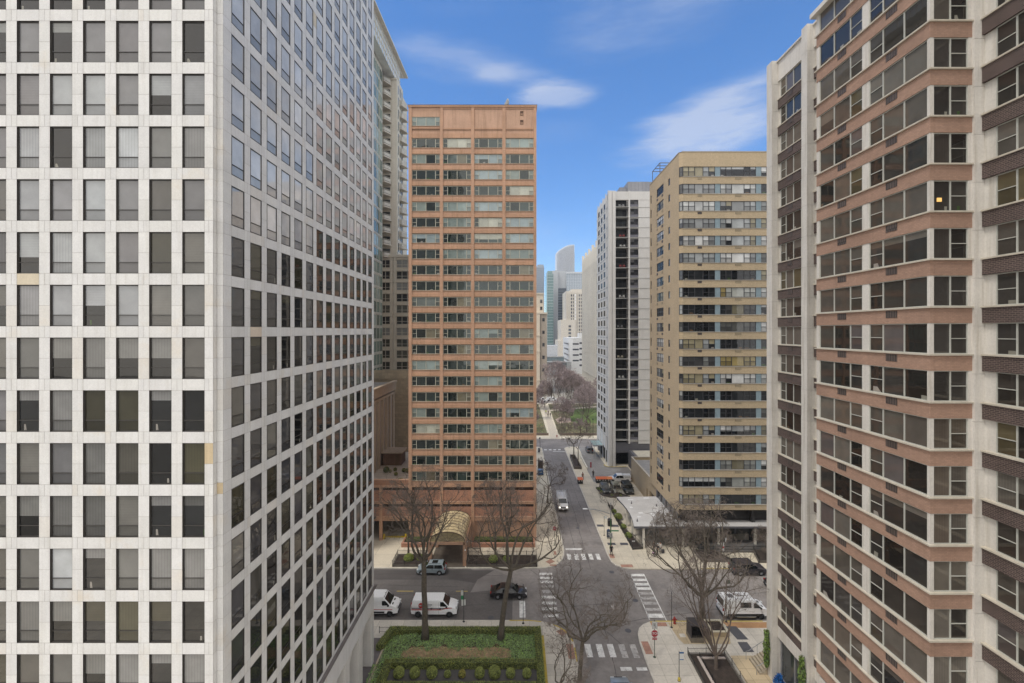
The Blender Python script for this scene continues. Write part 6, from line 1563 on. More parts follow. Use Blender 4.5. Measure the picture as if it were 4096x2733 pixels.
far_v = [('white delivery van crossing at the far end of the park path', (12.4,223,0), p_white, 1.3, 2.3), ('white van behind the far park trees, right of the path', (17.8,226,0), p_white, 1.2, 2.0), ('pale car on the road beyond the lawn', (39,224,0), p_bluegrey, 1.0,1.5), ('white car parked by the pleated building', (42.5,243,.14), p_white, 1.0,1.5), ('dark car on the road beyond the lawn', (33.5,226,0), p_dgrey, 1.0,1.5)]
for lb, loc, pm, bl, rf_ in far_v:
    vehicle('cargo_van' if rf_ > 1.8 else 'sedan', lb, 'van' if rf_ > 1.8 else 'car', loc, 0, pm, 5.2, 1.95, .3, bl, rf_, [(-2.5,.35),(-2.58,bl),(1.8,bl),(2.4,bl-.15),(2.6,.7),(2.55,.35)], (-2.5,-2.3,.9,1.7) if rf_ > 1.8 else (-1.9,-1.2,.4,1.3), (-1.6,1.6), .36, m_rimd, win=[(.3,1.5)], rearw=False)

# ================================================================== STREET FURNITURE
m_dgreen = mat('dark green pole', (.03,.055,.03), .5); m_green = mat('street sign green', (.03,.22,.10), .5); m_sign = mat('sign white', (.62,.62,.60), .5, var=.05); m_stop = mat('stop sign red', (.34,.02,.03), .45, var=.08)
m_blue = mat('mailbox blue', (.018,.035,.075), .45); m_bluebin = mat('bin blue', (.03,.11,.26), .5, var=.1)
def base(mb, x, y, z=.13, r=.16): mb.lathe([(r,z),(r*.95,z+.03),(r*.35,z+.07)], x, y, 10)
def octagon(mb, x, y, z, r, t0, t1): mb.prism([(0,0)],0,0) if False else None; P = [(x+r*math.cos(PI/8+PI/4*i), z+r*math.sin(PI/8+PI/4*i)) for i in range(8)]; mb.poly([(a,t0,b) for a,b in P]); mb.poly([(a,t1,b) for a,b in P][::-1]); [mb.poly([(P[i][0],t0,P[i][1]),(P[(i+1)%8][0],t0,P[(i+1)%8][1]),(P[(i+1)%8][0],t1,P[(i+1)%8][1]),(P[i][0],t1,P[i][1])][::-1]) for i in range(8)]
def stop_sign(x, y, hz, r, label, front=True, plaque=False, top=False):
    t = thing('stop_sign', (x,y,.13), label=label, cat='road sign')
    q = MB(); q.tube([(x,y,.13),(x,y,hz+r+(1.05 if top else .1))], .035, 6); base(q,x,y); obj('post', q, m_dgreen, t)
    q = MB(); octagon(q,x,y,hz,r+.03,y-.048,y-.04); obj('border', q, m_sign if front else m_steel, t)
    q = MB(); octagon(q,x,y,hz,r,y-.056,y-.05); obj('sign_face', q, m_stop if front else m_greym, t)
    if front: letter('STOP', .34*r/.38, (x,y-.06,hz), m_sign, t)
    if plaque:
        q = MB(); q.box(x-.26,x+.26,y-.05,y-.04,hz-r-.3,hz-r-.06); obj('plaque', q, m_stop, t); letter('ALL WAY', .12, (x,y-.055,hz-r-.18), m_sign, t)
    if top:
        q = MB(); q.box(x-.3,x+.3,y-.05,y-.04,hz+r+.12,hz+r+.92); obj('upper_sign', q, m_sign, t)
        q = MB(); 
        for (a,b,c,d_) in ((-.27,.27,.87,.89),(-.27,.27,.15,.17),(-.27,-.25,.15,.89),(.25,.27,.15,.89),(-.16,.1,.62,.70),(-.14,.12,.48,.56),(-.14,.04,.3,.36)): q.box(x+a,x+b,y-.056,y-.051,hz+r+c,hz+r+d_)
        q.poly([(x+.04,y-.056,hz+r+.25),(x+.2,y-.056,hz+r+.33),(x+.04,y-.056,hz+r+.41)]); obj('sign_marks', q, m_plastic, t)
stop_sign(14.96,48.17,2.72,.385,'red stop sign with red plaque below and white sign above, on the near right corner',plaque=True,top=True)
stop_sign(6.25,73.4,2.9,.36,'red stop sign half hidden by branches on the left sidewalk beyond the crossing')
stop_sign(15.9,134.6,2.9,.36,'dark back of a stop sign beside the far brick planter',front=False)
def signpost(x,y,h,label,parts,mt=None,name='sign_post',cat='sign'):
    t = thing(name,(x,y,.13),label=label,cat=cat); q = MB(); q.tube([(x,y,.13),(x,y,h)],.035,6); base(q,x,y); obj('post',q,mt or m_plastic,t)
    for (nm,x0,x1,z0,z1,m_,dy) in parts: q = MB(); q.box(x+x0,x+x1,y-.05+dy,y-.038+dy,z0,z1); obj(nm,q,m_,t)
    return t
t = signpost(-6.45,54.05,4.1,'bus stop post with green and white panels in front of the cargo van',[('timetable',-.34,-.05,3.35,3.95,m_sign,0),('green_panel',-.34,-.05,2.85,3.34,m_green,0),('white_panel',-.28,-.05,2.1,2.84,m_sign,0),('side_panel',.04,.24,2.15,2.85,m_sign,.0)],m_plastic)
t = signpost(16.43,44.9,3.1,'blue and white parking sign on a black post at the bottom of the right sidewalk',[('sign_face',.03,.46,2.25,3.08,m_sign,0),('blue_band',.03,.46,2.92,3.09,m_bluebin,-.006),('blue_line',.05,.44,2.28,2.36,m_bluebin,-.006)]); 
q = MB(); q.lathe([(.13,.13),(.13,.42),(.06,.5)],16.43,44.9,10); obj('yellow_base',q,m_yel,t)
signpost(15.15,76.9,3.5,'thin black post with a small white sign left of the blue mailbox',[('sign_face',.04,.5,3.05,3.48,m_sign,0)])
signpost(.78,53.75,4.9,'tall black post on the near kerb before the black sedan',[]); signpost(18.5,53.0,4.4,'tall dark post beside the red hydrant',[]); 
t = signpost(25.5,54.0,5.3,'dark post with a green panel in front of the white passenger van',[('green_panel',.04,.5,4.8,5.25,mat('dark green panel',(.05,.08,.06),.5),0)])
signpost(2.45,70.3,3.2,'black post at the corner of the long fenced bed',[],m_plastic)
signpost(31.14,66.45,4.6,'black post with white signs beside the left tree bed below the steps',[('white_sign',.05,.25,4.0,4.6,m_sign,0),('poster',-.55,-.08,2.6,3.9,m_sign,0),('red_band',-.5,-.12,3.05,3.3,m_redm,-.008)])
signpost(20.05,96.9,3.2,'plain grey post in the curved bed by the orange bins',[],m_steel)
t = thing('street_lamp',(6.95,130.5,.13),label='far street lamp post with a round head near the orange tower corner',cat='street lamp'); q = MB(); q.tube([(6.95,130.5,.13),(6.8,130.5,3.9)],.05,6); obj('post',q,m_plastic,t); q = MB(); q.sphere((6.8,130.5,4.1),.26,10,7); obj('lamp_head',q,m_greym,t)
t = thing('park_lamp',(25.3,147.2,.13),label='black lamp post on the far sidewalk before the lawn',cat='street lamp'); q = MB(); q.tube([(25.3,147.2,.13),(25.3,147.2,6.2)],.08,6); obj('post',q,m_plastic,t); q = MB(); q.sphere((25.3,147.2,6.3),.22,8,6); obj('lamp_head',q,m_plastic,t)
# light mast with arm
t = thing('street_lamp',(15.3,72.2,.13),label='green street light pole with a long pale arm reaching over the street',cat='street lamp')
q = MB(); q.tube([(15.3,72.2,.13),(15.3,72.2,5.0)],[.11,.09],8); q.lathe([(.2,.13),(.2,.5),(.12,.6)],15.3,72.2,10); obj('post',q,mat('green lamp pole',(.07,.15,.07),.5,var=.2),t)
q = MB(); q.tube([(15.3,72.2,5.0),(15.3,72.2,7.6)],[.085,.06],8); obj('upper_post',q,m_steel,t)
q = MB(); q.tube([(15.3,72.2,5.75),(14.2,72.2,6.15),(12.8,72.2,6.5),(11.8,72.2,6.58),(11.3,72.2,6.6)],.07,6); q.tube([(15.3,72.2,5.0),(14.6,72.2,5.5),(13.6,72.2,6.0),(12.6,72.2,6.45)],.03,5); q.tube([(15.3,72.2,5.8),(16.1,72.2,5.75)],.03,5); obj('arm',q,m_steel,t)
q = MB(); q.box(10.75,11.5,72.05,72.35,6.52,6.68); obj('lamp_head',q,mat('lamp head pale',(.6,.6,.6),.4),t,bevel=.03)
q = MB(); q.box(14.8,15.1,72.0,72.35,4.35,4.75); obj('control_box',q,m_plastic,t); q = MB(); q.box(15.4,16.6,72.15,72.18,2.95,3.15); obj('street_name_sign',q,m_green,t); 
q = MB(); q.box(15.1,15.55,72.02,72.05,2.0,2.75); obj('regulation_sign',q,m_sign,t); q = MB(); [q.box(15.18,15.47,72.0,72.015,z,z+.09) for z in (2.58,2.42,2.26)]; q.box(15.15,15.5,72.0,72.015,2.08,2.16); obj('sign_marks',q,m_plastic,t)
# mailboxes, bins, kiosk
def mailbox(x,y,label):
    t = thing('mailbox',(x,y,.13),label=label,cat='mailbox'); q = MB(); w_=.62; d=.6
    P = [(-w_/2,.3),(w_/2,.3),(w_/2,1.1)]+[(w_/2*math.cos(R_(a)),1.1+.32*math.sin(R_(a))) for a in range(15,180,15)]+[(-w_/2,1.1)]
    f0=[q.P((x+a,y-d/2,.13+b)) for a,b in P]; f1=[q.P((x+a,y+d/2,.13+b)) for a,b in P]; q.F(f0); q.F(f1[::-1]); [q.F([f0[(i+1)%len(P)],f0[i],f1[i],f1[(i+1)%len(P)]]) for i in range(len(P))]; obj('body',q,m_blue,t)
    q = MB(); [q.box(x+a,x+a+.07,y+b,y+b+.07,.13,.45) for a in (-.3,.23) for b in (-.29,.22)]; obj('legs',q,m_blue,t)
    q = MB(); q.box(x-.16,x+.02,y-d/2-.008,y-d/2,.13+.75,.13+.9); q.box(x-.16,x+.16,y-d/2-.008,y-d/2,.13+.6,.13+.66); q.box(x-.2,x+.2,y-d/2-.02,y-d/2,1.2,1.3); obj('decals',q,m_sign,t); return t
mailbox(15.75,75.9,'dark blue rounded mailbox beside the green street light pole'); mailbox(6.45,129.1,'dark mailbox at the far left corner beside the lamp post')
tb = thing('trash_can',(16.9,80.7,.13),label='black rounded trash can behind the green street light pole',cat='trash can'); q = MB(); q.box(16.55,17.25,80.35,81,.13,1.15); obj('body',q,m_black,tb,bevel=.05); q = MB(); q.lathe([(.42,1.15),(.4,1.35),(.2,1.5),(.02,1.52)],16.9,80.68,12,1,.9); obj('lid',q,m_black,tb)
tb = thing('recycling_bin',(5.95,109.3,.13),label='bright blue recycling bin on the left sidewalk beyond the bare street tree',cat='bin'); q = MB(); q.box(5.25,6.55,108.8,109.8,.25,1.35); obj('body',q,m_bluebin,tb,bevel=.05); q = MB(); q.box(5.2,6.6,108.75,109.85,1.35,1.5); obj('lid',q,mat('pale blue lid',(.16,.26,.42),.5),tb,bevel=.04); q = MB(); q.box(5.55,6.2,108.78,108.8,.9,1.0); obj('decal',q,m_sign,tb); q=MB(); [q.cyl(a,b,.13,.26,.08,8) for a in (5.4,6.4) for b in (109,109.6)]; obj('casters',q,m_plastic,tb)
tb = thing('info_kiosk',(6.1,114.4,.13),label='dark flat kiosk panel behind the blue recycling bin',cat='kiosk'); q = MB(); q.box(5.45,6.75,114.3,114.6,.13,2.2); obj('frame',q,m_dgrey,tb,bevel=.03); q = MB(); q.box(5.58,6.62,114.28,114.3,.45,1.95); obj('panel',q,m_black,tb)
m_or = mat('orange bin lid', (.75,.17,.05), .5, var=.08); m_bin = mat('dark bin', (.025,.03,.03), .6); m_or2 = mat('faded orange bin lid', (.8,.26,.07), .5, var=.08)
def obin(x,y,label,lid=m_or):
    t = thing('valet_bin',(x,y,.13),label=label,cat='bin',group='dark bins with orange lids on the sidewalk'); q = MB(); q.prism([(x-.58,y-.5),(x+.58,y-.5),(x+.6,y+.5),(x-.6,y+.5)],.18,1.15); obj('body',q,m_bin,t,bevel=.05)
    q = MB(); a=[(x-.64,y-.58,1.14),(x+.64,y-.58,1.14),(x+.62,y+.5,1.42),(x-.62,y+.5,1.42)]; q.poly(a,); q.poly([(p[0],p[1],p[2]-.06) for p in a][::-1]); [q.poly([a[i],(a[i][0],a[i][1],a[i][2]-.06),(a[(i+1)%4][0],a[(i+1)%4][1],a[(i+1)%4][2]-.06),a[(i+1)%4]]) for i in range(4)]; obj('lid',q,lid,t)
    q = MB(); q.T = Matrix.Translation((x-.28,y-.51,.86)) @ Matrix.Rotation(R_(90),4,'X'); q.lathe([(.15,-.012),(.15,.012)],n=14); q.T=None; q.box(x+.14,x+.42,y-.53,y-.505,.76,.98); obj('stickers',q,m_sign,t)
    q = MB(); [q.cyl(x+a,y+b,.13,.2,.07,8) for a in (-.45,.45) for b in (-.35,.35)]; obj('casters',q,m_plastic,t)
obin(14.75,103.2,'dark bin with orange lid standing alone at the kerb'); obin(19.05,103.7,'leftmost of the three joined orange-lidded bins'); obin(20.35,103.7,'middle of the three joined orange-lidded bins'); obin(21.65,103.7,'paler orange lid, bin nearest the white pickup',m_or2)
q = MB(); q.box(19.1,19.4,115.1,115.4,.13,1.5); tb = single('bollard',q,m_stop,'square red post standing on the far driveway edge','bollard',bevel=.03)
q = MB(); q.box(17.9,18.25,114,127.5,.13,.55); single('low_wall',q,m_cream,'low pale wall between sidewalk and far driveway','wall')
for (x,y,lb) in ((-22.6,75.6,'right one of the pair of yellow bollards at the garage pillar'),(-23.15,75.6,'left one of the pair of yellow bollards at the garage pillar'),(-18.9,75.6,'yellow bollard at the corner of the orange tower')):
    q = MB(); q.lathe([(.2,.13),(.2,.85),(.14,.98),(.02,1.02)],x,y,12); single('bollard',q,mat('yellow bollard',(.68,.5,.03),.5),lb,'bollard','yellow garage bollards')
def hydrant(x,y,label):
    t = thing('fire_hydrant',(x,y,.13),label=label,cat='hydrant'); m_ = mat('hydrant red',(.33,.03,.02),.5,var=.15); q = MB(); q.lathe([(.17,.13),(.17,.2),(.13,.22),(.13,.68),(.16,.7),(.16,.76),(.12,.86),(.04,.95),(.03,1.0)],x,y,12); obj('body',q,m_,t)
    q = MB(); q.tube([(x-.24,y,.6),(x+.24,y,.6)],.065,8); q.tube([(x-.28,y,.6),(x-.22,y,.6)],.09,8); q.tube([(x+.22,y,.6),(x+.28,y,.6)],.09,8); q.tube([(x,y-.22,.52),(x,y,.52)],.08,8); obj('outlets',q,m_,t); return t
hydrant(19.1,53.7,'red fire hydrant beside the dark post on the near right kerb'); hydrant(13.4,148,'small reddish hydrant on the far sidewalk at the park path')
# dark display cabinet
t = thing('bulletin_cabinet',(20.5,50.9,.13),label='dark open-fronted cabinet on a concrete base on the tan pavers',cat='cabinet')
q = MB(); q.box(19.8,21.25,50.35,51.9,.13,.62); obj('base',q,mat('dirty concrete base',(.2,.17,.13),.9,var=.2),t)
q = MB(); q.box(19.82,19.9,50.4,51.85,.62,1.95); q.box(21.15,21.23,50.4,51.85,.62,1.95); q.box(19.82,21.23,51.77,51.85,.62,1.95); q.box(19.78,21.27,50.36,51.9,1.95,2.05); obj('casing',q,mat('dark brown casing', (.05,.042,.042), .7),t)
q = MB(); [q.box(19.9,21.15,50.5,51.7,z,z+.04) for z in (.9,1.3,1.65)]; [q.tube([(19.95+i*.2,50.45,.62),(19.95+i*.2,50.45,1.95)],.02,4) for i in range(7)]; obj('shelves',q,m_black,t)
t = thing('utility_box',(22.0,52.2,.13),label='low brown metal box between cabinet and planter',cat='utility box'); q = MB(); q.box(21.4,22.45,51.5,52.9,.13,1.0); obj('casing',q,mat('brown box',(.13,.10,.09),.7,var=.1),t,bevel=.03); q = MB(); q.box(21.45,22.4,51.48,51.5,.2,.92); obj('door',q,mat('brown box door',(.11,.085,.08),.6),t)
# stairs and handrails at the brown tower
t = thing('entrance_stairs',(25.6,46.9,.13),label='pale stairs with metal handrails beside the corner pier at the bottom right',cat='stairs')
q = MB(); [q.box(25.0+.28*i,26.45,45.7,47.8,.13+.17*i,.13+.17*(i+1)) for i in range(6)]; obj('steps',q,mat('pale stair stone',(.42,.36,.27),.85,var=.15),t)
q = MB(); [q.box(25.0+.28*i,25.05+.28*i,45.75,47.75,.295+.17*i,.302+.17*i) for i in range(6)]; obj('nosing',q,mat('brown nosing',(.14,.11,.08),.8),t)
for y in (45.7,47.8):
    q = MB(); q.tube([(24.7,y,.13),(24.7,y,1.05),(25.0,y,1.1),(26.4,y,2.05),(26.5,y,2.05)],.03,6); q.tube([(25.9,y,.6),(25.9,y,1.72)],.025,5); obj('handrail',q,m_steel,t)
# blue tinsel display at the shop window
t = thing('tinsel_display',(25.95,43.9,.13),label='shaggy bright blue tinsel decoration beside the shop window at the bottom edge',cat='decoration')
q = MB(); 
for i in range(420):
    a = rg.uniform(0,6.3); z = rg.uniform(.3,1.55); r = .85*(1.65-z)/1.4+.1; p = Vector((25.95+r*math.cos(a)*.5*rg.random()**.4*1.6, 43.9+r*math.sin(a)*.6, z)); u = Vector((rg.gauss(0,.6),rg.gauss(0,.6),rg.uniform(.2,1))).normalized(); v = u.orthogonal().normalized(); s = rg.uniform(.1,.28); c = rg.choice(((1,1,1),(1.8,1.6,1.4),(.5,.5,.7)))
    q.F([q.P(p+v*s*.3),q.P(p+u*s),q.P(p-v*s*.3),q.P(p-u*s*.4)],(*c,1))
obj('tinsel',q,mat('blue tinsel',(.015,.13,.40),.25,attr=True),t); q = MB(); q.tube([(25.95,43.9,.13),(25.95,43.9,1.4)],.05,6); obj('stand',q,m_steel,t)
t = thing('lawn_sign',(19.25,73.2,.4),label='small white sign on a stake in the long bed by the canopy',cat='sign'); q = MB(); q.box(19.05,19.5,73.2,73.22,.75,.95); obj('board',q,m_sign,t); q = MB(); q.tube([(19.27,73.23,.35),(19.27,73.23,.8)],.02,4); obj('stake',q,m_plastic,t)
t = thing('lamp_bracket',(-23.9,74.7,4.1),label='small black floodlight on the garage front',cat='lamp'); q = MB(); q.box(-24.2,-23.8,74.5,74.95,3.95,4.2); obj('casing',q,m_plastic,t,bevel=.02); q = MB(); q.box(-24.25,-24.1,74.45,74.55,4.0,4.15); obj('lens',q,m_sign,t)
# bicycles at the rack behind the big tree
def bicycle(x,y,label):
    t = thing('bicycle',(x,y,.13),R_(20),label,'bicycle'); 
    for wx in (-.5,.5):
        q = MB(); q.tube([(wx+.33*math.cos(2*PI*i/16),0,.34+.33*math.sin(2*PI*i/16)) for i in range(17)],.022,5,cap=False); [q.tube([(wx,0,.34),(wx+.32*math.cos(PI*i/4),0,.34+.32*math.sin(PI*i/4))],.005,3) for i in range(8)]; obj('wheel',q,m_tyre,t,local=True)
    q = MB(); [q.tube(p,.02,5) for p in ([(-.5,0,.34),(-.12,0,.3),(.38,0,.82),(.5,0,.34)],[(-.12,0,.3),(-.22,0,.88)],[(-.2,0,.8),(.36,0,.84)],[(-.5,0,.34),(-.2,0,.78)])]; obj('frame',q,m_plastic,t,local=True)
    q = MB(); q.tube([(.4,-.28,1.0),(.36,0,.98),(.4,.28,1.0)],.015,5); q.tube([(.37,0,.84),(.36,0,.98)],.02,5); obj('handlebar',q,m_steel,t,local=True); q = MB(); q.box(-.34,-.1,-.06,.06,.88,.93); obj('saddle',q,m_plastic,t,local=True,bevel=.02)
bicycle(27.4,68.3,'dark bicycle parked at the kerb behind the big bare tree')

# ================================================================== PEOPLE
m_skin = mat('skin', (.40,.24,.17), .55, var=.03); m_hair = mat('dark hair', (.02,.015,.012), .7)
def skin_mesh(name, V, E, Rr, root=0, sub=1):
    me = bpy.data.meshes.new(name); me.from_pydata(V, E, []); o = bpy.data.objects.new(name, me); C.objects.link(o)
    s = o.modifiers.new('s','SKIN'); s.use_smooth_shade = True
    for i, r in enumerate(Rr): me.skin_vertices[0].data[i].radius = r if isinstance(r, tuple) else (r, r)
    me.skin_vertices[0].data[root].use_root = True
    if sub: u = o.modifiers.new('u','SUBSURF'); u.levels = sub; u.render_levels = sub
    dg = bpy.context.evaluated_depsgraph_get(); out = bpy.data.meshes.new_from_object(o.evaluated_get(dg)); out.name = name; bpy.data.objects.remove(o); return out
def person(x, y, z, face, label, coat, legs, arms=((.05,.1),(.05,.1)), stride=.15, coat_len=.55, hat=None, h=1.72, shoe=(.03,.03,.03), hands=None, bag=None):
    """face: heading in degrees (0 = +X). arms: hand targets (forward, up) for left and right"""
    t = thing('person', (x,y,z), R_(face), label, 'person'); k = h/1.72
    V=[];E=[];Rr=[]
    def v(p, r, pr=None):
        V.append(tuple(c*k for c in p)); Rr.append(r if isinstance(r,tuple) else r*k)
        if pr is not None: E.append((pr, len(V)-1))
        return len(V)-1
    pel = v((0,0,.93),.135); w1 = v((0,0,1.1),.12,pel); ch = v((0,0,1.32),.145,w1); nk = v((.0,0,1.46),.06,ch); hd0 = v((.02,0,1.52),.062,nk); hd = v((.02,0,1.62),.098,hd0); v((.015,0,1.69),.07,hd); v((.105,0,1.60),.02,hd)
    feet=[]; hnds=[]
    for s in (1,-1):
        f = stride*s; hip = v((0,.09*s,.88),.095,pel); kn = v((f*.55+.03,.1*s,.5),.062,hip); an_ = v((f,.1*s,.1),.042,kn); v((f+.14,.11*s,.045),.036,an_); feet.append(f)
        fw, up_ = arms[0 if s > 0 else 1]
        sh_ = v((0,.17*s,1.38),.06,ch); hx, hz = fw, .82+up_; el = v((hx*.35-.03,.24*s,1.12+up_*.25),.043,sh_); wr_ = v((hx*.9,.23*s,hz+.06),.028,el); pm_ = v((hx+.03,.23*s,hz-.0),.034,wr_)
        for i in range(4):
            a = -.03+.02*i; b_ = v((hx+.05+.02*(fw>.2),.23*s+a,hz-.045),.011,pm_); v((hx+.07+.02*(fw>.2),.23*s+a,hz-.085+.008*abs(i-1.5)),.009,b_)
        th = v((hx+.06,.23*s-.045*s,hz-.01),.011,pm_); v((hx+.085,.23*s-.05*s,hz-.035),.009,th)
    b = skin_mesh('person_body', V, E, Rr); b.materials.append(m_skin); o = bpy.data.objects.new('body', b); C.objects.link(o); o.parent = t
    def cloth(nm, V2, E2, R2, m_): me = skin_mesh(nm, [tuple(c*k for c in p) for p in V2], E2, [tuple(a*k for a in r) if isinstance(r,tuple) else r*k for r in R2]); me.materials.append(m_); q = bpy.data.objects.new(nm, me); C.objects.link(q); q.parent = t
    # coat with sleeves
    zl = 1.05-coat_len
    V2=[(0,0,max(.45,zl+.1)),(0,0,.9),(0,0,1.1),(0,0,1.32),(0,0,1.44)]; E2=[(0,1),(1,2),(2,3),(3,4)]; R2=[(.17,.155),(.165,.15),(.145,.13),(.165,.15),(.07,.07)]
    for s in (1,-1):
        fw, up_ = arms[0 if s > 0 else 1]; n0 = len(V2); V2 += [(0,.18*s,1.38),(fw*.35-.03,.245*s,1.12+up_*.25),(fw*.88,.23*s,.82+up_+.08)]; E2 += [(3,n0),(n0,n0+1),(n0+1,n0+2)]; R2 += [.075,.06,.045]
    cloth('coat', V2, E2, R2, mat(f'coat {coat}', coat, .8, var=.1))
    V2=[(0,0,.92)]; E2=[]; R2=[(.14,.13)]
    for s in (1,-1): f=stride*s; n0=len(V2); V2 += [(0,.09*s,.85),(f*.55+.03,.1*s,.5),(f,.1*s,.13)]; E2 += [(0,n0),(n0,n0+1),(n0+1,n0+2)]; R2 += [.105,.075,.06]
    cloth('trousers', V2, E2, R2, mat(f'trousers {legs}', legs, .8, var=.08))
    for s in (1,-1): q = MB(); f=stride*s; q.sphere((f+.07,.1*s,.05),.075,8,6); q.v=[(a if True else 0,b,c) for a,b,c in q.v]; q.v=[((p[0]-(f+.07))*1.7*k+(f+.07)*k,p[1]*k,max(.0,p[2]*.9)*k) for p in q.v]; obj('shoe', q, mat(f'shoe {shoe}', shoe, .6), t, local=True, smooth=True)
    q = MB(); q.sm = True; q.sphere((-.005*k,0,1.655*k),.108*k,12,8); q.v = [p for p in q.v]; 
    q.v = [(p[0]-.015, p[1], max(p[2], 1.60*k+ (.05*k if p[0] > .04 else -.02*k))) for p in q.v]; obj('hair', q, m_hair, t, local=True)
    if hat: q = MB(); q.sm=True; q.lathe([(.13*k,1.68*k),(.125*k,1.72*k),(.09*k,1.78*k),(.01,1.80*k)],0,0,12); obj('cap', q, mat(f'cap {hat}', hat, .7), t, local=True)
    if bag: q = MB(); q.box(-.12,.12,-.36,-.24,.5,.78); q.tube([(-.08,-.3,.78),(0,-.27,.9),(.08,-.3,.78)],.012,4); obj('bag', q, mat(f'bag {bag}', bag, .6), t, local=True, bevel=.02)
    return t
person(14.95,70.1,.13,-90,'person in long black coat with a white bag at the green light pole',(.012,.011,.013),(.015,.015,.017),((.1,.1),(.1,.05)),.14,.62,bag=(.7,.7,.7))
person(22.3,70.3,.13,-130,'person in black with a white cap pushing a stroller out from under the canopy',(.012,.012,.013),(.015,.014,.015),((.42,.28),(.42,.28)),.18,.3,hat=(.8,.8,.8),shoe=(.7,.75,.6))
person(22.95,70.95,.13,-110,'person in a cream coat walking behind the stroller group under the canopy',(.62,.58,.52),(.07,.07,.08),((.08,.02),(.1,.05)),.16,.45,bag=(.4,.03,.05))
person(22.0,71.2,.13,-100,'person in dark clothes half hidden beside the person with the white cap',(.02,.018,.018),(.03,.03,.035),((.08,.02),(.08,.02)),.1,.4)
person(18.55,107.6,.13,-90,'person all in black standing on the driveway behind the orange-lidded bins',(.010,.012,.018),(.008,.009,.014),((.12,.22),(.12,.22)),.03,.4,shoe=(.02,.02,.02))
person(15.75,106.0,.13,-60,'person in brown red clothes walking past the single orange-lidded bin',(.24,.10,.07),(.20,.10,.08),((.15,.05),(-.05,.05)),.2,.4)
person(12.5,190,.16,-90,'far pedestrian in a yellow-green vest on the park path',(.45,.6,.06),(.1,.1,.1),((.05,.0),(.05,.0)),.15,.3)
person(13.4,189,.16,-90,'far pedestrian in dark red beside the yellow-green vest on the park path',(.10,.02,.02),(.03,.03,.03),((.05,.0),(.05,.0)),.15,.4)
person(12.9,183,.16,-90,'far pedestrian in black on the left of the park path',(.012,.012,.014),(.012,.012,.014),((.05,.0),(.05,.0)),.18,.4)
person(13.9,183.8,.16,-90,'far pedestrian in black on the right of the park path',(.014,.012,.012),(.012,.012,.014),((.05,.0),(.05,.0)),.12,.45)
# stroller with a pink blanket, suitcase
t = thing('stroller',(21.6,69.9,.13),R_(-130),'baby stroller with a dark hood and pink blanket','stroller')
q = MB(); [q.tube([(a+.11*math.cos(2*PI*i/10),b,.12+.11*math.sin(2*PI*i/10)) for i in range(11)],.02,4,cap=False) for a in (-.3,.35) for b in (-.24,.24)]; obj('wheels',q,m_tyre,t,local=True)
q = MB(); [q.tube([(.35,s*.24,.12),(-.1,s*.22,.6),(-.45,s*.22,1.0)],.018,5) for s in (-1,1)]; [q.tube([(-.3,s*.24,.12),(.05,s*.22,.55)],.018,5) for s in (-1,1)]; q.tube([(-.45,-.22,1.0),(-.45,.22,1.0)],.02,5); obj('frame',q,m_steel,t,local=True)
q = MB(); q.prism([(-.25,-.2),(.3,-.2),(.3,.2),(-.25,.2)],.35,.58); obj('seat',q,m_plastic,t,local=True,bevel=.05); q = MB(); q.sm=True; q.sphere((-.15,0,.68),.25,10,7,.9); obj('hood',q,mat('olive hood',(.06,.06,.04),.8),t,local=True); q = MB(); q.sphere((.22,0,.58),.16,8,6,.5); obj('blanket',q,mat('pink blanket',(.5,.3,.42),.8),t,local=True)
t = thing('suitcase',(23.3,70.7,.13),R_(15),'dark suitcase beside the person in the cream coat','suitcase'); q = MB(); q.box(-.2,.2,-.14,.14,.06,.62); obj('body',q,mat('dark suitcase',(.06,.06,.07),.5),t,local=True,bevel=.04); q = MB(); q.tube([(-.1,.1,.62),(-.1,.1,.95),(.1,.1,.95),(.1,.1,.62)],.012,4); obj('handle',q,m_steel,t,local=True)
# car top poking into the frame at the bottom
vehicle('sedan', 'silver blue car roof just showing at the bottom edge on the street', 'car', (10.2,42.4), R_(90), paint('silver blue paint',(.25,.30,.36)), 4.7, 1.84, .24, .9, 1.44, [(-2.3,.26),(-2.35,.85),(-2.15,.95),(1.1,.93),(1.5,.88),(2.1,.78),(2.3,.66),(2.35,.5),(2.3,.24)], (-1.95,-1.1,.35,1.3), (-1.4,1.4), .33, tumble=.2, win=[(-1.5,-.25),(-.18,1.15)], extra=car_extra(.95, hl=.58))
EXPO = 0.08; CLV = 8.5; SKY_FILL = 1.4; SUNE = 1.85; SKYV = 1.95; SKYS = 1.27; HAZE = .00026
HZ = (.78,.84,.98); ZT = (.82,.90,1.0)
BLOBS = [(4.6,27.9,6.5,2.0,0,.36),(24.5,23.5,13,4.5,12,.5),(-5.4,31,13,3,-8,.2),(-3,30.2,3.5,1.2,0,.2),(18,36,16,6,20,.16)]
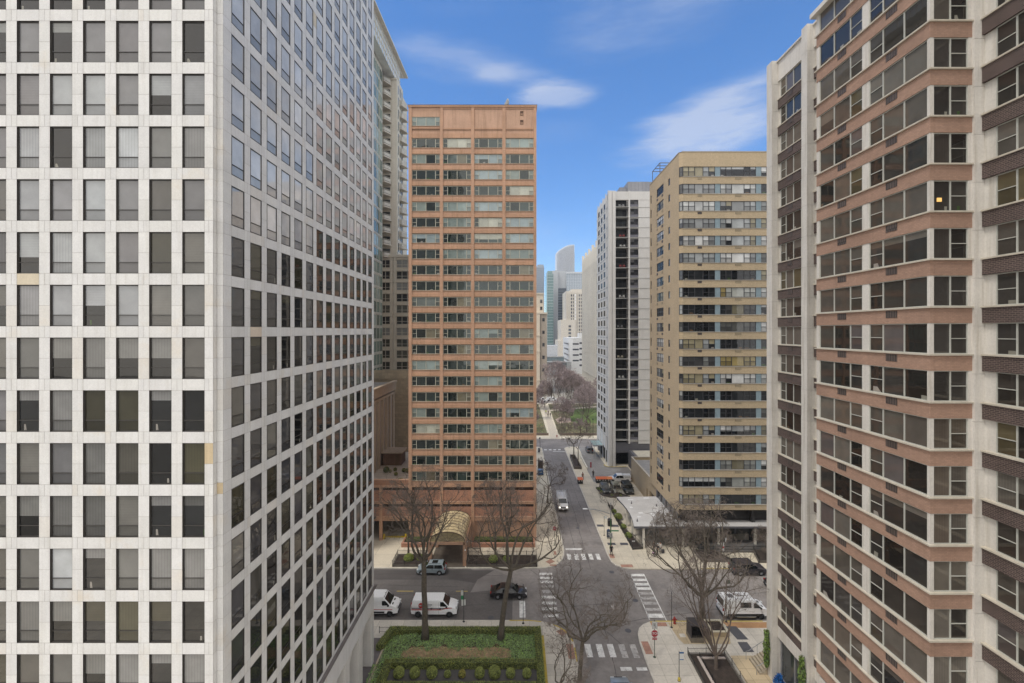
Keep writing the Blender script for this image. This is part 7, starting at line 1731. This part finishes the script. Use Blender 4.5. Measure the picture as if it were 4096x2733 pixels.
# ================================================================== CAMERA, SKY AND LIGHT
cam = bpy.data.cameras.new('camera'); co = bpy.data.objects.new('camera', cam); C.objects.link(co); sc.camera = co
co.location = (0, 0, 35.5); co.rotation_euler = (R_(90), 0, 0)
cam.sensor_width = 36; cam.lens = 1775*36/4096; cam.shift_x = -19/4096; cam.shift_y = -41/4096; cam.clip_start = .5; cam.clip_end = 5000
w = bpy.data.worlds.new('World'); sc.world = w; w.use_nodes = True; nt = w.node_tree; L = nt.links
bg = nt.nodes['Background']; SUN_EL, SUN_ROT = 62, 235
sky = nt.nodes.new('ShaderNodeTexSky'); sky.sky_type = 'NISHITA'; sky.sun_disc = False; sky.sun_elevation = R_(SUN_EL); sky.sun_rotation = R_(SUN_ROT); sky.air_density = 1.0; sky.dust_density = .4; sky.ozone_density = 2.5
STR = .1
hs = nt.nodes.new('ShaderNodeHueSaturation'); hs.inputs['Saturation'].default_value = SKYS; hs.inputs['Value'].default_value = SKYV
L.new(sky.outputs[0], hs.inputs['Color']); HS = hs.outputs[0]
tc = nt.nodes.new('ShaderNodeTexCoord'); g = tc.outputs['Generated']
sx = nt.nodes.new('ShaderNodeSeparateXYZ'); L.new(g, sx.inputs[0]); X, Y, Z = sx.outputs
# bright cloud added out of view behind and overhead for soft light; wisps ahead
zz = math_(nt, 'ADD', math_(nt, 'MAXIMUM', Z, 0.0), .12)
cx = nt.nodes.new('ShaderNodeCombineXYZ'); L.new(math_(nt,'DIVIDE',X,zz), cx.inputs[0]); L.new(math_(nt,'DIVIDE',Y,zz), cx.inputs[1])
mp = nt.nodes.new('ShaderNodeMapping'); mp.inputs['Scale'].default_value = (.55,1.15,1); mp.inputs['Rotation'].default_value = (0,0,R_(10)); mp.inputs['Location'].default_value = (2.3,.8,0); L.new(cx.outputs[0], mp.inputs[0])
n1 = noise(nt, mp.outputs[0], 1.0, 6, .55)
wisp = ramp(nt, n1, .50, .85); wisp = math_(nt, 'MULTIPLY', wisp, .22)
mp2 = nt.nodes.new('ShaderNodeMapping'); mp2.inputs['Scale'].default_value = (5,5,26); mp2.inputs['Rotation'].default_value = (0,R_(-10),0); L.new(g, mp2.inputs[0]); n2 = noise(nt, mp2.outputs[0], 1.0, 5, .6)
def blob(ax, el, sa, se, rot, amp):
    """a soft cloud bank in a fixed direction of the sky"""
    az, e = R_(ax), R_(el); d = Vector((math.sin(az)*math.cos(e), math.cos(az)*math.cos(e), math.sin(e))); u = Vector((math.cos(az), -math.sin(az), 0)); v = u.cross(d)
    c, s_ = math.cos(R_(rot)), math.sin(R_(rot)); u2 = u*c+v*s_; v2 = v*c-u*s_
    def dot(vec):
        n = nt.nodes.new('ShaderNodeVectorMath'); n.operation = 'DOT_PRODUCT'; L.new(g, n.inputs[0]); n.inputs[1].default_value = vec; return n.outputs['Value']
    a = math_(nt,'DIVIDE',dot(u2),math.sin(R_(sa))); b = math_(nt,'DIVIDE',dot(v2),math.sin(R_(se)))
    r2 = math_(nt,'ADD',math_(nt,'MULTIPLY',a,a),math_(nt,'MULTIPLY',b,b)); r2 = math_(nt,'ADD', r2, math_(nt,'MULTIPLY', math_(nt,'SUBTRACT', n2, .5), 2.0))
    f = math_(nt,'SUBTRACT',1.0,r2,True); fwd = math_(nt,'GREATER_THAN',dot(d),0.0)
    return math_(nt,'MULTIPLY',math_(nt,'MULTIPLY',math_(nt,'POWER',f,2.3),amp),fwd)
tot = wisp
for a in BLOBS: tot = math_(nt,'ADD',tot,blob(*a))
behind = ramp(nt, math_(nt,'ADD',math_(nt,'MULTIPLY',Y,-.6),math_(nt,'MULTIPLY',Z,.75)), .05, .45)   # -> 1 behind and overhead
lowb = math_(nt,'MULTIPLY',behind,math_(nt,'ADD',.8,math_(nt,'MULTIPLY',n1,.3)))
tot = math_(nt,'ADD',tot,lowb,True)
clf = mixc(nt, (CLV*.93, CLV*.96, CLV*1.02), (CLV*SKY_FILL, CLV*SKY_FILL*.975, CLV*SKY_FILL*.95), behind)
HS = mixc(nt, HS, ramp(nt, Z, 0.0, .5, (HZ[0],HZ[1],HZ[2],1), (ZT[0],ZT[1],ZT[2],1)), 1.0, 'MULTIPLY')
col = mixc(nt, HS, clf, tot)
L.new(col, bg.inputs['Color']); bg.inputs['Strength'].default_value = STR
sl = bpy.data.lights.new('sun', 'SUN'); sl.energy = SUNE; sl.angle = R_(14); sl.color = (1,.95,.88); so = bpy.data.objects.new('sun', sl); C.objects.link(so)
so.rotation_euler = Vector((math.sin(R_(SUN_ROT))*math.cos(R_(SUN_EL)), math.cos(R_(SUN_ROT))*math.cos(R_(SUN_EL)), math.sin(R_(SUN_EL)))).to_track_quat('Z','Y').to_euler()
sc.view_settings.view_transform = 'Standard'; sc.view_settings.look = 'None'; sc.view_settings.exposure = EXPO; sc.view_settings.gamma = 1
sc.cycles.max_bounces = 5; sc.cycles.diffuse_bounces = 3; sc.cycles.glossy_bounces = 3; sc.cycles.transparent_max_bounces = 4; sc.cycles.caustics_reflective = False; sc.cycles.caustics_refractive = False

hz = MB(); hz.box(-900, 900, -40, 1100, -2, 230)
hm = bpy.data.materials.new('thin haze'); hm.use_nodes = True; hn = hm.node_tree; hn.nodes.remove(hn.nodes['Principled BSDF'])
pv = hn.nodes.new('ShaderNodeVolumePrincipled'); pv.inputs['Color'].default_value = (.92,.95,1,1); pv.inputs['Density'].default_value = HAZE; pv.inputs['Anisotropy'].default_value = .2
hn.links.new(pv.outputs[0], hn.nodes['Material Output'].inputs['Volume'])
if HAZE: tag(obj('haze', hz, hm), 'thin pale haze over the street', 'haze', kind='stuff')
